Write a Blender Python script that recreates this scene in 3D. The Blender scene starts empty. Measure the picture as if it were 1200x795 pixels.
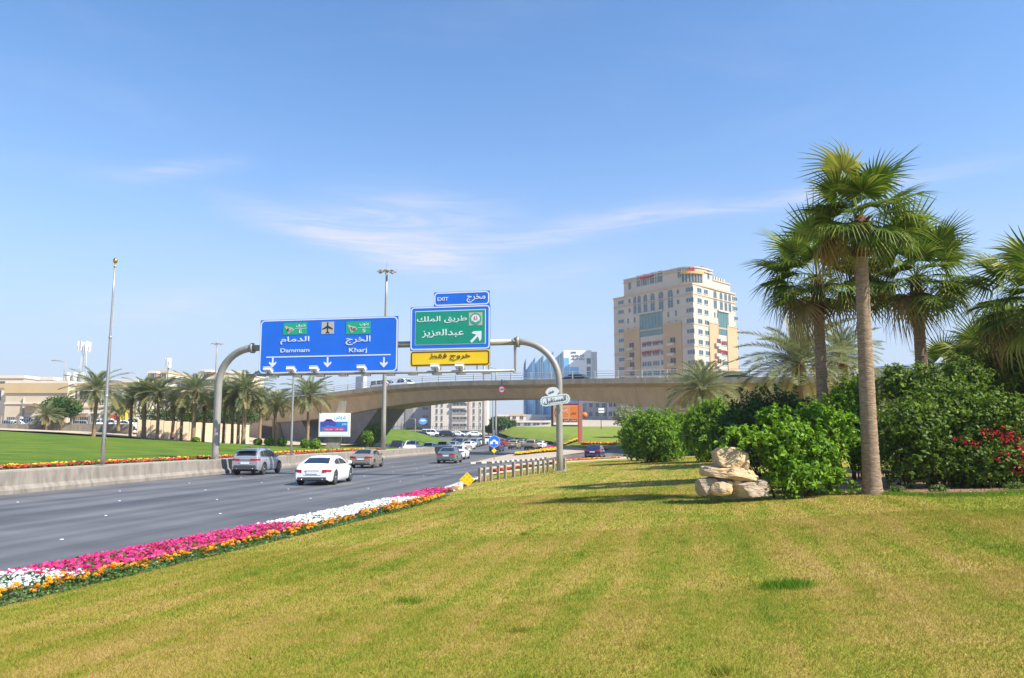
import bpy, bmesh, math, random
import numpy as np
from mathutils import Vector, Matrix
R = math.radians; PI = math.pi
sc = bpy.context.scene
rng = random.Random(7); nr = np.random.RandomState(11)
col = sc.collection

# ------------------------------------------------------------------ camera
F, PITCH, EYE = 900.0, math.atan(110.5/900.0), 2.2
cam = bpy.data.cameras.new('camera'); cam.lens = 27.0; cam.sensor_width = 36.0
cam.clip_start = 0.1; cam.clip_end = 9000
cam_o = bpy.data.objects.new('camera', cam); col.objects.link(cam_o)
cam_o.location = (0, 0, EYE); cam_o.rotation_euler = (PI/2 + PITCH, 0, 0)
sc.camera = cam_o
# ------------------------------------------------------------------ light
SUN_EL, SUN_AZ = R(47), R(118)          # azimuth clockwise from +Y
sd = Vector((math.sin(SUN_AZ)*math.cos(SUN_EL), math.cos(SUN_AZ)*math.cos(SUN_EL), math.sin(SUN_EL)))
sl = bpy.data.lights.new('sun', 'SUN'); sl.energy = 5.0; sl.angle = R(0.53); sl.color = (1, .94, .84)
so = bpy.data.objects.new('sun', sl); col.objects.link(so)
so.rotation_euler = (-sd).to_track_quat('-Z', 'Y').to_euler(); so.location = (60, -20, 90)
W = bpy.data.worlds.new('World'); sc.world = W; W.use_nodes = True
wn, wl = W.node_tree.nodes, W.node_tree.links
wn.clear()
wo = wn.new('ShaderNodeOutputWorld'); wb = wn.new('ShaderNodeBackground')
sky = wn.new('ShaderNodeTexSky'); sky.sky_type = 'NISHITA'; sky.sun_disc = False
sky.sun_elevation = SUN_EL; sky.sun_rotation = SUN_AZ; sky.altitude = 600
sky.air_density = 1.0; sky.dust_density = 0.6; sky.ozone_density = 6.0
wb.inputs['Strength'].default_value = 0.135
def wnode(t, **k):
    n = wn.new(t)
    for a, v in k.items(): setattr(n, a, v)
    return n
def wm(op, a, b=None, c=None):
    n = wn.new('ShaderNodeMath'); n.operation = op
    for i, v in enumerate((a, b, c)):
        if v is None: continue
        if isinstance(v, (int, float)): n.inputs[i].default_value = v
        else: wl.new(v, n.inputs[i])
    return n.outputs[0]
tc = wn.new('ShaderNodeTexCoord'); sx = wn.new('ShaderNodeSeparateXYZ'); wl.new(tc.outputs['Generated'], sx.inputs[0])
# cirrus streaks and the pale air near the horizon, both in azimuth and height angle
az = wm('ARCTAN2', sx.outputs[0], sx.outputs[1]); el = wm('ARCSINE', sx.outputs[2])
cx = wn.new('ShaderNodeCombineXYZ'); wl.new(az, cx.inputs[0]); wl.new(el, cx.inputs[1])
def cirrus(rot, sxy, det, lo, hi, seed, dist=1.2):
    mp = wn.new('ShaderNodeMapping'); mp.inputs['Rotation'].default_value[2] = rot
    mp.inputs['Scale'].default_value = (sxy[0], sxy[1], 1); mp.inputs['Location'].default_value = (0, 0, seed)
    wl.new(cx.outputs[0], mp.inputs[0])
    nz = wn.new('ShaderNodeTexNoise'); nz.inputs['Scale'].default_value = 1; nz.inputs['Detail'].default_value = det
    nz.inputs['Roughness'].default_value = .6; nz.inputs['Distortion'].default_value = dist
    wl.new(mp.outputs[0], nz.inputs['Vector'])
    mr = wn.new('ShaderNodeMapRange'); mr.inputs[1].default_value = lo; mr.inputs[2].default_value = hi
    mr.interpolation_type = 'SMOOTHSTEP'; wl.new(nz.outputs[0], mr.inputs[0]); return mr.outputs[0]
def band(ax, ay, bx, by, wid, soft):
    dx, dy = bx-ax, by-ay; L = math.hypot(dx, dy); dx /= L; dy /= L
    s = wm('ADD', wm('MULTIPLY', wm('SUBTRACT', az, ax), dx), wm('MULTIPLY', wm('SUBTRACT', el, ay), dy))
    t = wm('ADD', wm('MULTIPLY', wm('SUBTRACT', az, ax), -dy), wm('MULTIPLY', wm('SUBTRACT', el, ay), dx))
    g = wm('POWER', 2.718, wm('MULTIPLY', wm('POWER', wm('ABSOLUTE', wm('DIVIDE', t, wid)), 2.0), -1.0))
    a = wm('DIVIDE', s, soft); b = wm('DIVIDE', wm('SUBTRACT', L, s), soft)
    e = wm('MAXIMUM', wm('MINIMUM', wm('MINIMUM', a, b), 1.0), 0.0)
    return wm('MULTIPLY', g, e)
def skyae(px, py):
    d = Vector(((px-600)/F, math.cos(PITCH)+(py-397.5)/F*math.sin(PITCH), math.sin(PITCH)-(py-397.5)/F*math.cos(PITCH))).normalized()
    return math.atan2(d.x, d.y), math.asin(d.z)
tot = None
for (p, q, wid, soft, amp) in [((225, 226), (600, 326), .017, .16, 1.0), ((330, 240), (640, 262), .030, .16, .75), ((480, 302), (860, 226), .014, .2, .8), ((700, 258), (1240, 176), .009, .3, .9),
                               ((400, 285), (600, 300), .03, .1, .5), ((40, 372), (330, 345), .020, .12, .55), ((70, 210), (310, 188), .010, .1, .45), ((520, 340), (760, 300), .02, .1, .3)]:
    a, b = skyae(*p), skyae(*q); c = wm('MULTIPLY', band(a[0], a[1], b[0], b[1], wid, soft), amp); tot = c if tot is None else wm('ADD', tot, c)
nA = cirrus(R(12), (5.5, 60), 10, .30, .72, 3.1, 1.8); nB = cirrus(R(-6), (1.6, 7), 6, .45, .95, 8.2)
cl = wm('MINIMUM', wm('ADD', wm('MULTIPLY', wm('MULTIPLY', tot, wm('ADD', nA, .35)), .62), wm('MULTIPLY', nB, .12)), .85)
low = wm('MINIMUM', wm('MAXIMUM', wm('MULTIPLY', sx.outputs[2], 8.0), 0.0), 1.0)
cl = wm('MULTIPLY', cl, low)
tint = wn.new('ShaderNodeMix'); tint.data_type = 'RGBA'; tint.blend_type = 'MULTIPLY'
tint.inputs[0].default_value = 1; wl.new(sky.outputs[0], tint.inputs[6]); tint.inputs[7].default_value = (.78, .95, 1.0, 1)
hz = wm('POWER', 2.718, wm('MULTIPLY', wm('POWER', wm('DIVIDE', wm('ABSOLUTE', sx.outputs[2]), .235), 2.0), -1.0))
hm_ = wn.new('ShaderNodeMix'); hm_.data_type = 'RGBA'; wl.new(wm('MULTIPLY', hz, .95), hm_.inputs[0]); wl.new(tint.outputs[2], hm_.inputs[6]); hm_.inputs[7].default_value = (2.55, 2.85, 3.50, 1)
mx = wn.new('ShaderNodeMix'); mx.data_type = 'RGBA'
wl.new(cl, mx.inputs[0]); wl.new(hm_.outputs[2], mx.inputs[6]); mx.inputs[7].default_value = (3.5, 3.5, 3.9, 1)
wl.new(mx.outputs[2], wb.inputs['Color']); wl.new(wb.outputs[0], wo.inputs[0])
sc.view_settings.view_transform = 'Standard'; sc.view_settings.look = 'None'
sc.view_settings.gamma = 1; sc.view_settings.use_curve_mapping = False; sc.view_settings.exposure = 0.85
sc.cycles.max_bounces = 6; sc.cycles.transparent_max_bounces = 8
sc.cycles.use_denoising = True

# ------------------------------------------------------------------ helpers
def ray(px, py):
    a, b = (px-600)/F, -(py-397.5)/F
    return Vector((a, math.cos(PITCH)-b*math.sin(PITCH), math.sin(PITCH)+b*math.cos(PITCH)))
def at(px, py, Y):
    d = ray(px, py); return Vector((0, 0, EYE)) + d*(Y/d.y)
def on(px, py, zf=None):
    """where the line of sight meets the ground whose height is zf(x, y)"""
    d = ray(px, py); z = 0.0; zf = zf or (lambda x, y: zroad(y))
    for _ in range(60):
        t = (z-EYE)/d.z if abs(d.z) > 1e-6 else 1e4
        p = Vector((0, 0, EYE))+d*t; z = .5*z+.5*zf(p.x, p.y)
    return Vector((p.x, p.y, zf(p.x, p.y)))
def onplane(px, py, p0, n):
    d = ray(px, py); o = Vector((0, 0, EYE)); t = (p0-o).dot(n)/d.dot(n); return o+d*t
def sm(a, b, x):
    t = max(0., min(1., (x-a)/(b-a))); return t*t*(3-2*t)

def tag(o, label=None, cat=None, group=None, kind=None):
    if label: o['label'] = label
    if cat: o['category'] = cat
    if group: o['group'] = group
    if kind: o['kind'] = kind
    return o
def empty(name, loc, label, cat, group=None, rz=0):
    o = bpy.data.objects.new(name, None); col.objects.link(o); o.location = loc; o.rotation_euler = (0, 0, rz)
    o.empty_display_size = .3
    return tag(o, label, cat, group)
def link(name, me, parent=None, loc=None, rot=None, scale=None):
    o = bpy.data.objects.new(name, me); col.objects.link(o)
    if parent is not None: o.parent = parent
    if loc is not None: o.location = loc
    if rot is not None: o.rotation_euler = rot
    if scale is not None: o.scale = scale if hasattr(scale, '__len__') else (scale,)*3
    return o
def copy_tree(o, parent=None):
    c = o.copy(); col.objects.link(c); c.parent = parent
    for ch in list(o.children): copy_tree(ch, c)
    return c

class MB:
    """collects shapes of one mesh"""
    def __init__(s): s.v = []; s.f = []; s.sm = []
    def add(s, vs, fs, smooth=False):
        b = len(s.v); s.v += [tuple(v) for v in vs]; s.f += [tuple(b+i for i in f) for f in fs]; s.sm += [smooth]*len(fs); return s
    def box(s, x0, x1, y0, y1, z0, z1, m=None):
        v = [(x0,y0,z0),(x1,y0,z0),(x1,y1,z0),(x0,y1,z0),(x0,y0,z1),(x1,y0,z1),(x1,y1,z1),(x0,y1,z1)]
        if m is not None: v = [m @ Vector(p) for p in v]
        return s.add(v, [(0,3,2,1),(4,5,6,7),(0,1,5,4),(1,2,6,5),(2,3,7,6),(3,0,4,7)])
    def bbox(s, x0, x1, y0, y1, z0, z1, c=.02):
        """box with chamfered vertical and top edges"""
        c = min(c, (x1-x0)*.45, (y1-y0)*.45, (z1-z0)*.45)
        def ring(z, d): return [(x0+d+c,y0+d,z),(x1-d-c,y0+d,z),(x1-d,y0+d+c,z),(x1-d,y1-d-c,z),(x1-d-c,y1-d,z),(x0+d+c,y1-d,z),(x0+d,y1-d-c,z),(x0+d,y0+d+c,z)]
        c0 = c; rs = ring(z0+c, 0), ring(z1-c, 0)
        v = ring(z0, c0*.5)+rs[0]+rs[1]+ring(z1, c0*.5)
        f = [tuple(reversed(range(8))), tuple(range(24, 32))]
        for k in range(3):
            for i in range(8): j = (i+1) % 8; f.append((k*8+i, k*8+j, k*8+8+j, k*8+8+i))
        return s.add(v, f)
    def tube(s, pts, rad, n=8, cap=True, smooth=True):
        pts = [Vector(p) for p in pts]; k = len(pts)
        rads = rad if hasattr(rad, '__len__') else [rad]*k
        v = []; ref = None
        for i, p in enumerate(pts):
            d = (pts[min(i+1, k-1)]-pts[max(i-1, 0)]).normalized()
            if ref is None: ref = Vector((0, 0, 1)) if abs(d.z) < .9 else Vector((1, 0, 0))
            a = d.cross(ref).normalized(); b = d.cross(a).normalized(); ref = -b if False else a.cross(d)
            for q in range(n):
                t = 2*PI*q/n; v.append(p+(a*math.cos(t)+b*math.sin(t))*rads[i])
        f = []
        for i in range(k-1):
            for q in range(n):
                r = (q+1) % n; f.append((i*n+q, i*n+r, (i+1)*n+r, (i+1)*n+q))
        s.add(v, f, smooth)
        if cap:
            b = len(s.v)-len(v); s.f.append(tuple(b+q for q in reversed(range(n)))); s.sm.append(False)
            s.f.append(tuple(b+(k-1)*n+q for q in range(n))); s.sm.append(False)
        return s
    def lathe(s, prof, n=16, m=None, smooth=True):
        v = []; f = []
        for (r, z) in prof:
            for q in range(n):
                t = 2*PI*q/n; p = Vector((r*math.cos(t), r*math.sin(t), z)); v.append(m @ p if m is not None else p)
        for i in range(len(prof)-1):
            for q in range(n):
                r = (q+1) % n; f.append((i*n+q, i*n+r, (i+1)*n+r, (i+1)*n+q))
        f.append(tuple(reversed(range(n)))); f.append(tuple((len(prof)-1)*n+q for q in range(n)))
        return s.add(v, f, smooth)
    def prism(s, poly, h, m=None):
        """poly in xz (facing -y), from y=0 back to y=h"""
        n = len(poly); v = [Vector((x, 0, z)) for x, z in poly]+[Vector((x, h, z)) for x, z in poly]
        if m is not None: v = [m @ p for p in v]
        f = [tuple(range(n)), tuple(reversed(range(n, 2*n)))]+[((i+1) % n, i, n+i, n+(i+1) % n) for i in range(n)]
        return s.add(v, f)
    def grid(s, rows, smooth=True, flip=False):
        k, n = len(rows), len(rows[0]); v = [p for r in rows for p in r]; f = []
        for i in range(k-1):
            for j in range(n-1):
                q = (i*n+j, i*n+j+1, (i+1)*n+j+1, (i+1)*n+j); f.append(tuple(reversed(q)) if flip else q)
        return s.add(v, f, smooth)
    def mesh(s, name, m):
        me = bpy.data.meshes.new(name); me.from_pydata([tuple(v) for v in s.v], [], s.f)
        me.polygons.foreach_set('use_smooth', s.sm); me.materials.append(m); me.update(); return me
    def build(s, name, m, parent=None, **k):
        me = s.mesh(name, m); bm = bmesh.new(); bm.from_mesh(me); bmesh.ops.recalc_face_normals(bm, faces=bm.faces); bm.to_mesh(me); bm.free()
        return link(name, me, parent, **k)
def np_mesh(name, verts, faces, m, attr=None):
    """verts (n,3), faces (k,c) arrays; attr = a value per vertex"""
    me = bpy.data.meshes.new(name); verts = np.asarray(verts, np.float32); faces = np.asarray(faces, np.int32)
    k, c = faces.shape
    me.vertices.add(len(verts)); me.vertices.foreach_set('co', verts.ravel())
    me.loops.add(k*c); me.loops.foreach_set('vertex_index', faces.ravel())
    me.polygons.add(k); me.polygons.foreach_set('loop_start', np.arange(0, k*c, c, dtype=np.int32))
    if attr is not None:
        a = me.attributes.new('rnd', 'FLOAT', 'POINT'); a.data.foreach_set('value', np.asarray(attr, np.float32))
    me.materials.append(m); me.update(calc_edges=True); me.validate(); return me

# ------------------------------------------------------------------ materials
MATS = {}
def mat(name, color, rough=.6, metal=0, vary=.0, scale=6, color2=None, bump=0, bscale=40, spec=.5, coat=0, trans=0, coord='Object', fac=(.35, .65), stretch=None, sub=0):
    if name in MATS: return MATS[name]
    m = bpy.data.materials.new(name); m.use_nodes = True; nt = m.node_tree; n, l = nt.nodes, nt.links
    b = n['Principled BSDF']; b.inputs['Roughness'].default_value = rough; b.inputs['Metallic'].default_value = metal
    b.inputs['Base Color'].default_value = (*color, 1); b.inputs['Specular IOR Level'].default_value = spec
    if coat: b.inputs['Coat Weight'].default_value = coat; b.inputs['Coat Roughness'].default_value = .04
    if trans: b.inputs['Transmission Weight'].default_value = trans
    if vary or color2 or bump:
        if coord == 'World':
            g = n.new('ShaderNodeNewGeometry'); src = g.outputs['Position']
        else:
            t = n.new('ShaderNodeTexCoord'); src = t.outputs['Object']
        if stretch:
            mp = n.new('ShaderNodeMapping'); mp.inputs['Scale'].default_value = stretch; l.new(src, mp.inputs[0]); src = mp.outputs[0]
    if vary or color2:
        c2 = color2 or tuple(max(0, c*(1-vary)) for c in color)
        nz = n.new('ShaderNodeTexNoise'); nz.inputs['Scale'].default_value = scale; nz.inputs['Detail'].default_value = 6
        nz.inputs['Roughness'].default_value = .65
        l.new(src, nz.inputs['Vector'])
        r = n.new('ShaderNodeMapRange'); r.inputs[1].default_value = fac[0]; r.inputs[2].default_value = fac[1]; l.new(nz.outputs[0], r.inputs[0])
        x = n.new('ShaderNodeMix'); x.data_type = 'RGBA'; x.inputs[6].default_value = (*color, 1); x.inputs[7].default_value = (*c2, 1)
        l.new(r.outputs[0], x.inputs[0]); l.new(x.outputs[2], b.inputs['Base Color'])
    if bump:
        nb = n.new('ShaderNodeTexNoise'); nb.inputs['Scale'].default_value = bscale; nb.inputs['Detail'].default_value = 5
        l.new(src, nb.inputs['Vector'])
        bp = n.new('ShaderNodeBump'); bp.inputs['Strength'].default_value = bump; bp.inputs['Distance'].default_value = .03
        l.new(nb.outputs[0], bp.inputs['Height']); l.new(bp.outputs[0], b.inputs['Normal'])
    MATS[name] = m; return m
def leaf_mat(name, ramp, trans=.35, rough=.45, nscale=1.2, rndw=.6):
    """leaf colour from a value per leaf and a slow noise; light shines through it"""
    if name in MATS: return MATS[name]
    m = bpy.data.materials.new(name); m.use_nodes = True; nt = m.node_tree; n, l = nt.nodes, nt.links
    b = n['Principled BSDF']; out = n['Material Output']
    at_ = n.new('ShaderNodeAttribute'); at_.attribute_name = 'rnd'
    g = n.new('ShaderNodeNewGeometry'); nz = n.new('ShaderNodeTexNoise'); nz.inputs['Scale'].default_value = nscale; nz.inputs['Detail'].default_value = 3
    l.new(g.outputs['Position'], nz.inputs['Vector'])
    a = n.new('ShaderNodeMath'); a.operation = 'MULTIPLY'; a.inputs[1].default_value = rndw; l.new(at_.outputs['Fac'], a.inputs[0])
    c = n.new('ShaderNodeMath'); c.operation = 'MULTIPLY_ADD'; c.inputs[1].default_value = 1-rndw; l.new(nz.outputs[0], c.inputs[0]); l.new(a.outputs[0], c.inputs[2])
    r = n.new('ShaderNodeValToRGB'); e = r.color_ramp.elements
    e[0].position = ramp[0][0]; e[0].color = (*ramp[0][1], 1); e[1].position = ramp[-1][0]; e[1].color = (*ramp[-1][1], 1)
    for p, cc in ramp[1:-1]: k = e.new(p); k.color = (*cc, 1)
    l.new(c.outputs[0], r.inputs[0]); l.new(r.outputs[0], b.inputs['Base Color'])
    b.inputs['Roughness'].default_value = rough; b.inputs['Specular IOR Level'].default_value = .35
    t = n.new('ShaderNodeBsdfTranslucent'); l.new(r.outputs[0], t.inputs[0])
    x = n.new('ShaderNodeMixShader'); x.inputs[0].default_value = trans
    l.new(b.outputs[0], x.inputs[1]); l.new(t.outputs[0], x.inputs[2]); l.new(x.outputs[0], out.inputs[0])
    MATS[name] = m; return m
conc = mat('concrete', (.38, .33, .27), .85, vary=.22, scale=1.3, bump=.25, bscale=14, color2=(.30, .265, .215), fac=(.4, .72))
conc_light = mat('concrete_light', (.27, .236, .195), .85, color2=(.165, .147, .122), scale=2.2, bump=.2, bscale=18, fac=(.40, .66), stretch=(1, 1, .35))
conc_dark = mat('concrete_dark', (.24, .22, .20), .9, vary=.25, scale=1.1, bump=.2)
steel = mat('galvanised_steel', (.42, .41, .39), .42, .55, vary=.12, scale=3)
steel_paint = mat('grey_painted_steel', (.33, .31, .27), .45, .15, vary=.14, scale=2)
white_p = mat('white_paint', (.80, .80, .78), .45)
dark = mat('dark_metal', (.05, .05, .055), .5)
black_r = mat('black_rubber', (.018, .018, .018), .75)
glass_d = mat('dark_glass', (.02, .03, .035), .06, spec=.9)
glass_b = mat('building_glass', (.10, .15, .18), .12, spec=.9, vary=.3, scale=.4)
chrome = mat('chrome', (.7, .7, .7), .15, 1)
# ------------------------------------------------------------------ ground
def zroad(y):
    if y > 145: return -.62+.035*(y-145) if y < 300 else 4.8+.01*(y-300)
    return -.008*y if y < 66 else -.528-.092*sm(66, 90, y)
EDGE = [Vector((-12.6, -6)), Vector((-10.25, 2.2))]
for p in [(0, 686), (150, 655), (300, 624), (420, 598.5), (525, 574.5), (557, 561.5), (600, 551), (651, 542.5), (700, 539.5), (745, 537.2)]:
    q = on(*p); EDGE.append(Vector((q.x, q.y)))
EDGE += [Vector((25, 98)), Vector((48, 104)), Vector((110, 112))]
EX = np.array([p.x for p in EDGE]); EY = np.array([p.y for p in EDGE])
def edge_at(y):
    return float(np.interp(y, EY, EX))
def edge_dir(y):
    d = Vector((edge_at(y+1)-edge_at(y-1), 2)).normalized(); return d
def perp(x, y):
    """distance right of the road edge"""
    d = edge_dir(y); return (x-edge_at(y))*d.y
def zlawn(x, y):
    p = perp(x, y); r = .063*p
    if p > 14: r = .882+.02*(p-14)
    r *= 1-.35*sm(55, 75, y)
    return zroad(y)+.05+max(r, 0)+.03*math.sin(x*.5+1)*math.cos(y*.33)*sm(2, 6, p)
WALLP = [on(*p) for p in [(0, 578.5), (130, 567.5), (260, 556.5), (340, 549), (455, 537), (520, 531)]]
WALLP += [on(568, 526.7), on(600, 523.4)]
_c = np.polyfit([p.y for p in WALLP], [p.x for p in WALLP], 2)
WY = list(np.arange(28, 140, 2.0)); WX = [float(np.polyval(_c, y)) for y in WY]; _s = (WX[1]-WX[0])/2
WY = [4.0]+WY; WX = [WX[0]-_s*24]+WX; print('wall', _c, WX[:2])
def wall_at(y): return float(np.interp(y, WY, WX))
WH = .92
def zleft(x, y):
    p = wall_at(min(y, 130))-x; k = .062 if y < 75 else .062-.047*sm(75, 110, y)
    return zroad(min(y, 140))+WH-.02+max(0, min(k*max(p-2, 0), 3.2))
def zdirt(x, y): return zleft(x, min(y, 100))+1.15*sm(74, 104, y)*sm(-36, -56, x)
def behind_wall(px, off):
    """depth at which the sight line of px meets the line off metres behind the wall's face"""
    k = ray(px, 540); k = k.x/k.y; y = 40.0
    for _ in range(60): y = .6*y+.4*(wall_at(y)-off)/k
    return y
def sheet(name, xf0, xf1, ys, zf, m, nx=12, kind='structure', parent=None):
    rows = []
    for y in ys:
        a, b = xf0(y), xf1(y)
        rows.append([(a+(b-a)*i/nx, y, zf(a+(b-a)*i/nx, y)) for i in range(nx+1)])
    o = MB().grid(rows, smooth=True).build(name, m, parent)
    return tag(o, kind=kind) if not parent else o
def poly_sheet(name, pts, zf, m, step=2.0, h=0.0, parent=None):
    """filled outline draped over zf, skirt of height h round it"""
    bm = bmesh.new(); vs = [bm.verts.new((p[0], p[1], 0)) for p in pts]; f = bm.faces.new(vs)
    bmesh.ops.triangulate(bm, faces=[f])
    for _ in range(4):
        es = [e for e in bm.edges if e.calc_length() > step]
        if not es: break
        bmesh.ops.subdivide_edges(bm, edges=es, cuts=1); bmesh.ops.triangulate(bm, faces=bm.faces)
    for v in bm.verts: v.co.z = zf(v.co.x, v.co.y)+h
    if h > 0:
        r = bmesh.ops.extrude_edge_only(bm, edges=[e for e in bm.edges if e.is_boundary])
        for g in r['geom']:
            if isinstance(g, bmesh.types.BMVert): g.co.z -= h+.05
    bmesh.ops.recalc_face_normals(bm, faces=bm.faces)
    me = bpy.data.meshes.new(name); bm.to_mesh(me); bm.free(); me.materials.append(m)
    return tag(link(name, me, parent), kind=None if parent else 'structure')

# asphalt with tyre-polished bands running along the road
def asphalt():
    m = bpy.data.materials.new('asphalt'); m.use_nodes = True; n, l = m.node_tree.nodes, m.node_tree.links
    b = n['Principled BSDF']; g = n.new('ShaderNodeNewGeometry')
    mp = n.new('ShaderNodeMapping'); mp.inputs['Rotation'].default_value[2] = R(9); l.new(g.outputs['Position'], mp.inputs[0])
    m2 = n.new('ShaderNodeMapping'); m2.inputs['Scale'].default_value = (1.0, .012, 1); l.new(mp.outputs[0], m2.inputs[0])
    a = n.new('ShaderNodeTexNoise'); a.inputs['Scale'].default_value = 1.1; a.inputs['Detail'].default_value = 4; l.new(m2.outputs[0], a.inputs['Vector'])
    c = n.new('ShaderNodeTexNoise'); c.inputs['Scale'].default_value = .35; c.inputs['Detail'].default_value = 6; l.new(g.outputs['Position'], c.inputs['Vector'])
    d = n.new('ShaderNodeTexNoise'); d.inputs['Scale'].default_value = 45; d.inputs['Detail'].default_value = 3; l.new(g.outputs['Position'], d.inputs['Vector'])
    s = n.new('ShaderNodeMath'); s.operation = 'MULTIPLY_ADD'; s.inputs[1].default_value = .62; l.new(a.outputs[0], s.inputs[0])
    s2 = n.new('ShaderNodeMath'); s2.operation = 'MULTIPLY'; s2.inputs[1].default_value = .3; l.new(c.outputs[0], s2.inputs[0]); l.new(s2.outputs[0], s.inputs[2])
    s3 = n.new('ShaderNodeMath'); s3.operation = 'MULTIPLY_ADD'; s3.inputs[1].default_value = .12; l.new(d.outputs[0], s3.inputs[0]); l.new(s.outputs[0], s3.inputs[2])
    r = n.new('ShaderNodeValToRGB'); e = r.color_ramp.elements
    e[0].position = .38; e[0].color = (.050, .050, .052, 1); e[1].position = .66; e[1].color = (.158, .154, .152, 1)
    k = e.new(.52); k.color = (.098, .097, .099, 1)
    l.new(s3.outputs[0], r.inputs[0]); l.new(r.outputs[0], b.inputs['Base Color'])
    b.inputs['Roughness'].default_value = .62; b.inputs['Specular IOR Level'].default_value = .5
    bp = n.new('ShaderNodeBump'); bp.inputs['Strength'].default_value = .2; bp.inputs['Distance'].default_value = .01
    l.new(d.outputs[0], bp.inputs['Height']); l.new(bp.outputs[0], b.inputs['Normal']); return m
asph = asphalt()
def lawn_mat(name, stops, stripes, blade=False, head=14):
    m = bpy.data.materials.new(name); m.use_nodes = True; n, l = m.node_tree.nodes, m.node_tree.links
    b = n['Principled BSDF']; g = n.new('ShaderNodeNewGeometry')
    mp = n.new('ShaderNodeMapping'); mp.inputs['Rotation'].default_value[2] = R(head); l.new(g.outputs['Position'], mp.inputs[0])
    m2 = n.new('ShaderNodeMapping'); m2.inputs['Scale'].default_value = (1.0, .07, 0); l.new(mp.outputs[0], m2.inputs[0])
    def nz(src, sc_, det, dist=0):
        a = n.new('ShaderNodeTexNoise'); a.inputs['Scale'].default_value = sc_; a.inputs['Detail'].default_value = det; a.inputs['Distortion'].default_value = dist
        l.new(src, a.inputs['Vector']); return a.outputs[0]
    def ma(a, k, c):
        s = n.new('ShaderNodeMath'); s.operation = 'MULTIPLY_ADD'; l.new(a, s.inputs[0]); s.inputs[1].default_value = k
        if isinstance(c, (int, float)): s.inputs[2].default_value = c
        else: l.new(c, s.inputs[2])
        return s.outputs[0]
    f = ma(nz(m2.outputs[0], 2.1, 3, .4), stripes, 0.0)
    f = ma(nz(g.outputs['Position'], .40, 6), .42, f)
    f = ma(nz(g.outputs['Position'], 4.5, 5), .34, f)
    f = ma(nz(g.outputs['Position'], 60, 2), .18, f)
    if blade:
        at_ = n.new('ShaderNodeAttribute'); at_.attribute_name = 'rnd'; f = ma(at_.outputs['Fac'], .2, f); f = ma(f, 1, -.10)
    f = ma(f, 1, -(stripes+.94-1)/2)
    r = n.new('ShaderNodeValToRGB'); e = r.color_ramp.elements
    e[0].position = stops[0][0]; e[0].color = (*stops[0][1], 1); e[1].position = stops[-1][0]; e[1].color = (*stops[-1][1], 1)
    for p, cc in stops[1:-1]: k = e.new(p); k.color = (*cc, 1)
    l.new(f, r.inputs[0]); l.new(r.outputs[0], b.inputs['Base Color']); b.inputs['Roughness'].default_value = .8; b.inputs['Specular IOR Level'].default_value = .15
    if not blade:
        bn = n.new('ShaderNodeTexNoise'); bn.inputs['Scale'].default_value = 30; bn.inputs['Detail'].default_value = 6; l.new(g.outputs['Position'], bn.inputs['Vector'])
        bp = n.new('ShaderNodeBump'); bp.inputs['Strength'].default_value = .8; bp.inputs['Distance'].default_value = .04
        l.new(bn.outputs[0], bp.inputs['Height']); l.new(bp.outputs[0], b.inputs['Normal'])
    else:
        t = n.new('ShaderNodeBsdfTranslucent'); l.new(r.outputs[0], t.inputs[0]); x = n.new('ShaderNodeMixShader'); x.inputs[0].default_value = .3
        l.new(b.outputs[0], x.inputs[1]); l.new(t.outputs[0], x.inputs[2]); l.new(x.outputs[0], n['Material Output'].inputs[0])
    MATS[name] = m; return m
DRY = [(.25, (.10, .175, .012)), (.36, (.17, .22, .018)), (.46, (.255, .25, .030)), (.56, (.345, .27, .055)), (.68, (.42, .295, .10))]
GREEN = [(.3, (.04, .095, .008)), (.48, (.08, .145, .010)), (.6, (.14, .18, .016)), (.78, (.20, .19, .03))]
FARG = [(.3, (.10, .16, .015)), (.5, (.17, .22, .025)), (.75, (.25, .25, .045))]
lawn_m = lawn_mat('lawn_dry', DRY, .52); blade_m = lawn_mat('lawn_blades', DRY, .52, True)
green_m = lawn_mat('lawn_green', GREEN, .45); farg_m = lawn_mat('lawn_far', FARG, .2)
sand = mat('sand', (.50, .40, .28), .95, color2=(.36, .29, .20), scale=.6, bump=.4, bscale=6, coord='World')
pave = mat('paving', (.44, .36, .28), .9, color2=(.34, .28, .22), scale=.9, bump=.2, bscale=20, coord='World')
soil = mat('soil', (.17, .11, .07), .95, color2=(.26, .17, .10), scale=5, bump=.8, bscale=30, coord='World')

# wide base ground
gys = [-60, 0, 60, 100, 130, 145, 170, 200, 240, 300, 400, 700, 1500, 3500]
def zbase(x, y):
    z = zroad(y)-.16
    return z
g = sheet('ground', lambda y: -3500, lambda y: 3500, gys, zbase, sand, 4)
# road
ys = [-40, -10]+list(np.arange(0, 145, 3.0))+[150, 170, 200, 240, 290]
def rleft(y): return wall_at(y)-.3 if y < 128 else -40
def rright(y): return edge_at(y) if y < 80 else edge_at(y)+1 if y < 112 else 30
road = sheet('road', lambda y: wall_at(y)-.25 if y < 84 else -34.0-(y-84)*.1, lambda y: edge_at(y) if y < 92 else 26, ys, lambda x, y: zroad(y), asph, 10)
ramp = poly_sheet('slip_road', [(14, 90), (26, 90), (60, 97), (110, 104), (110, 112), (60, 107), (26, 104), (14, 100)], lambda x, y: zroad(y)+.006, asph, 6)

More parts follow.
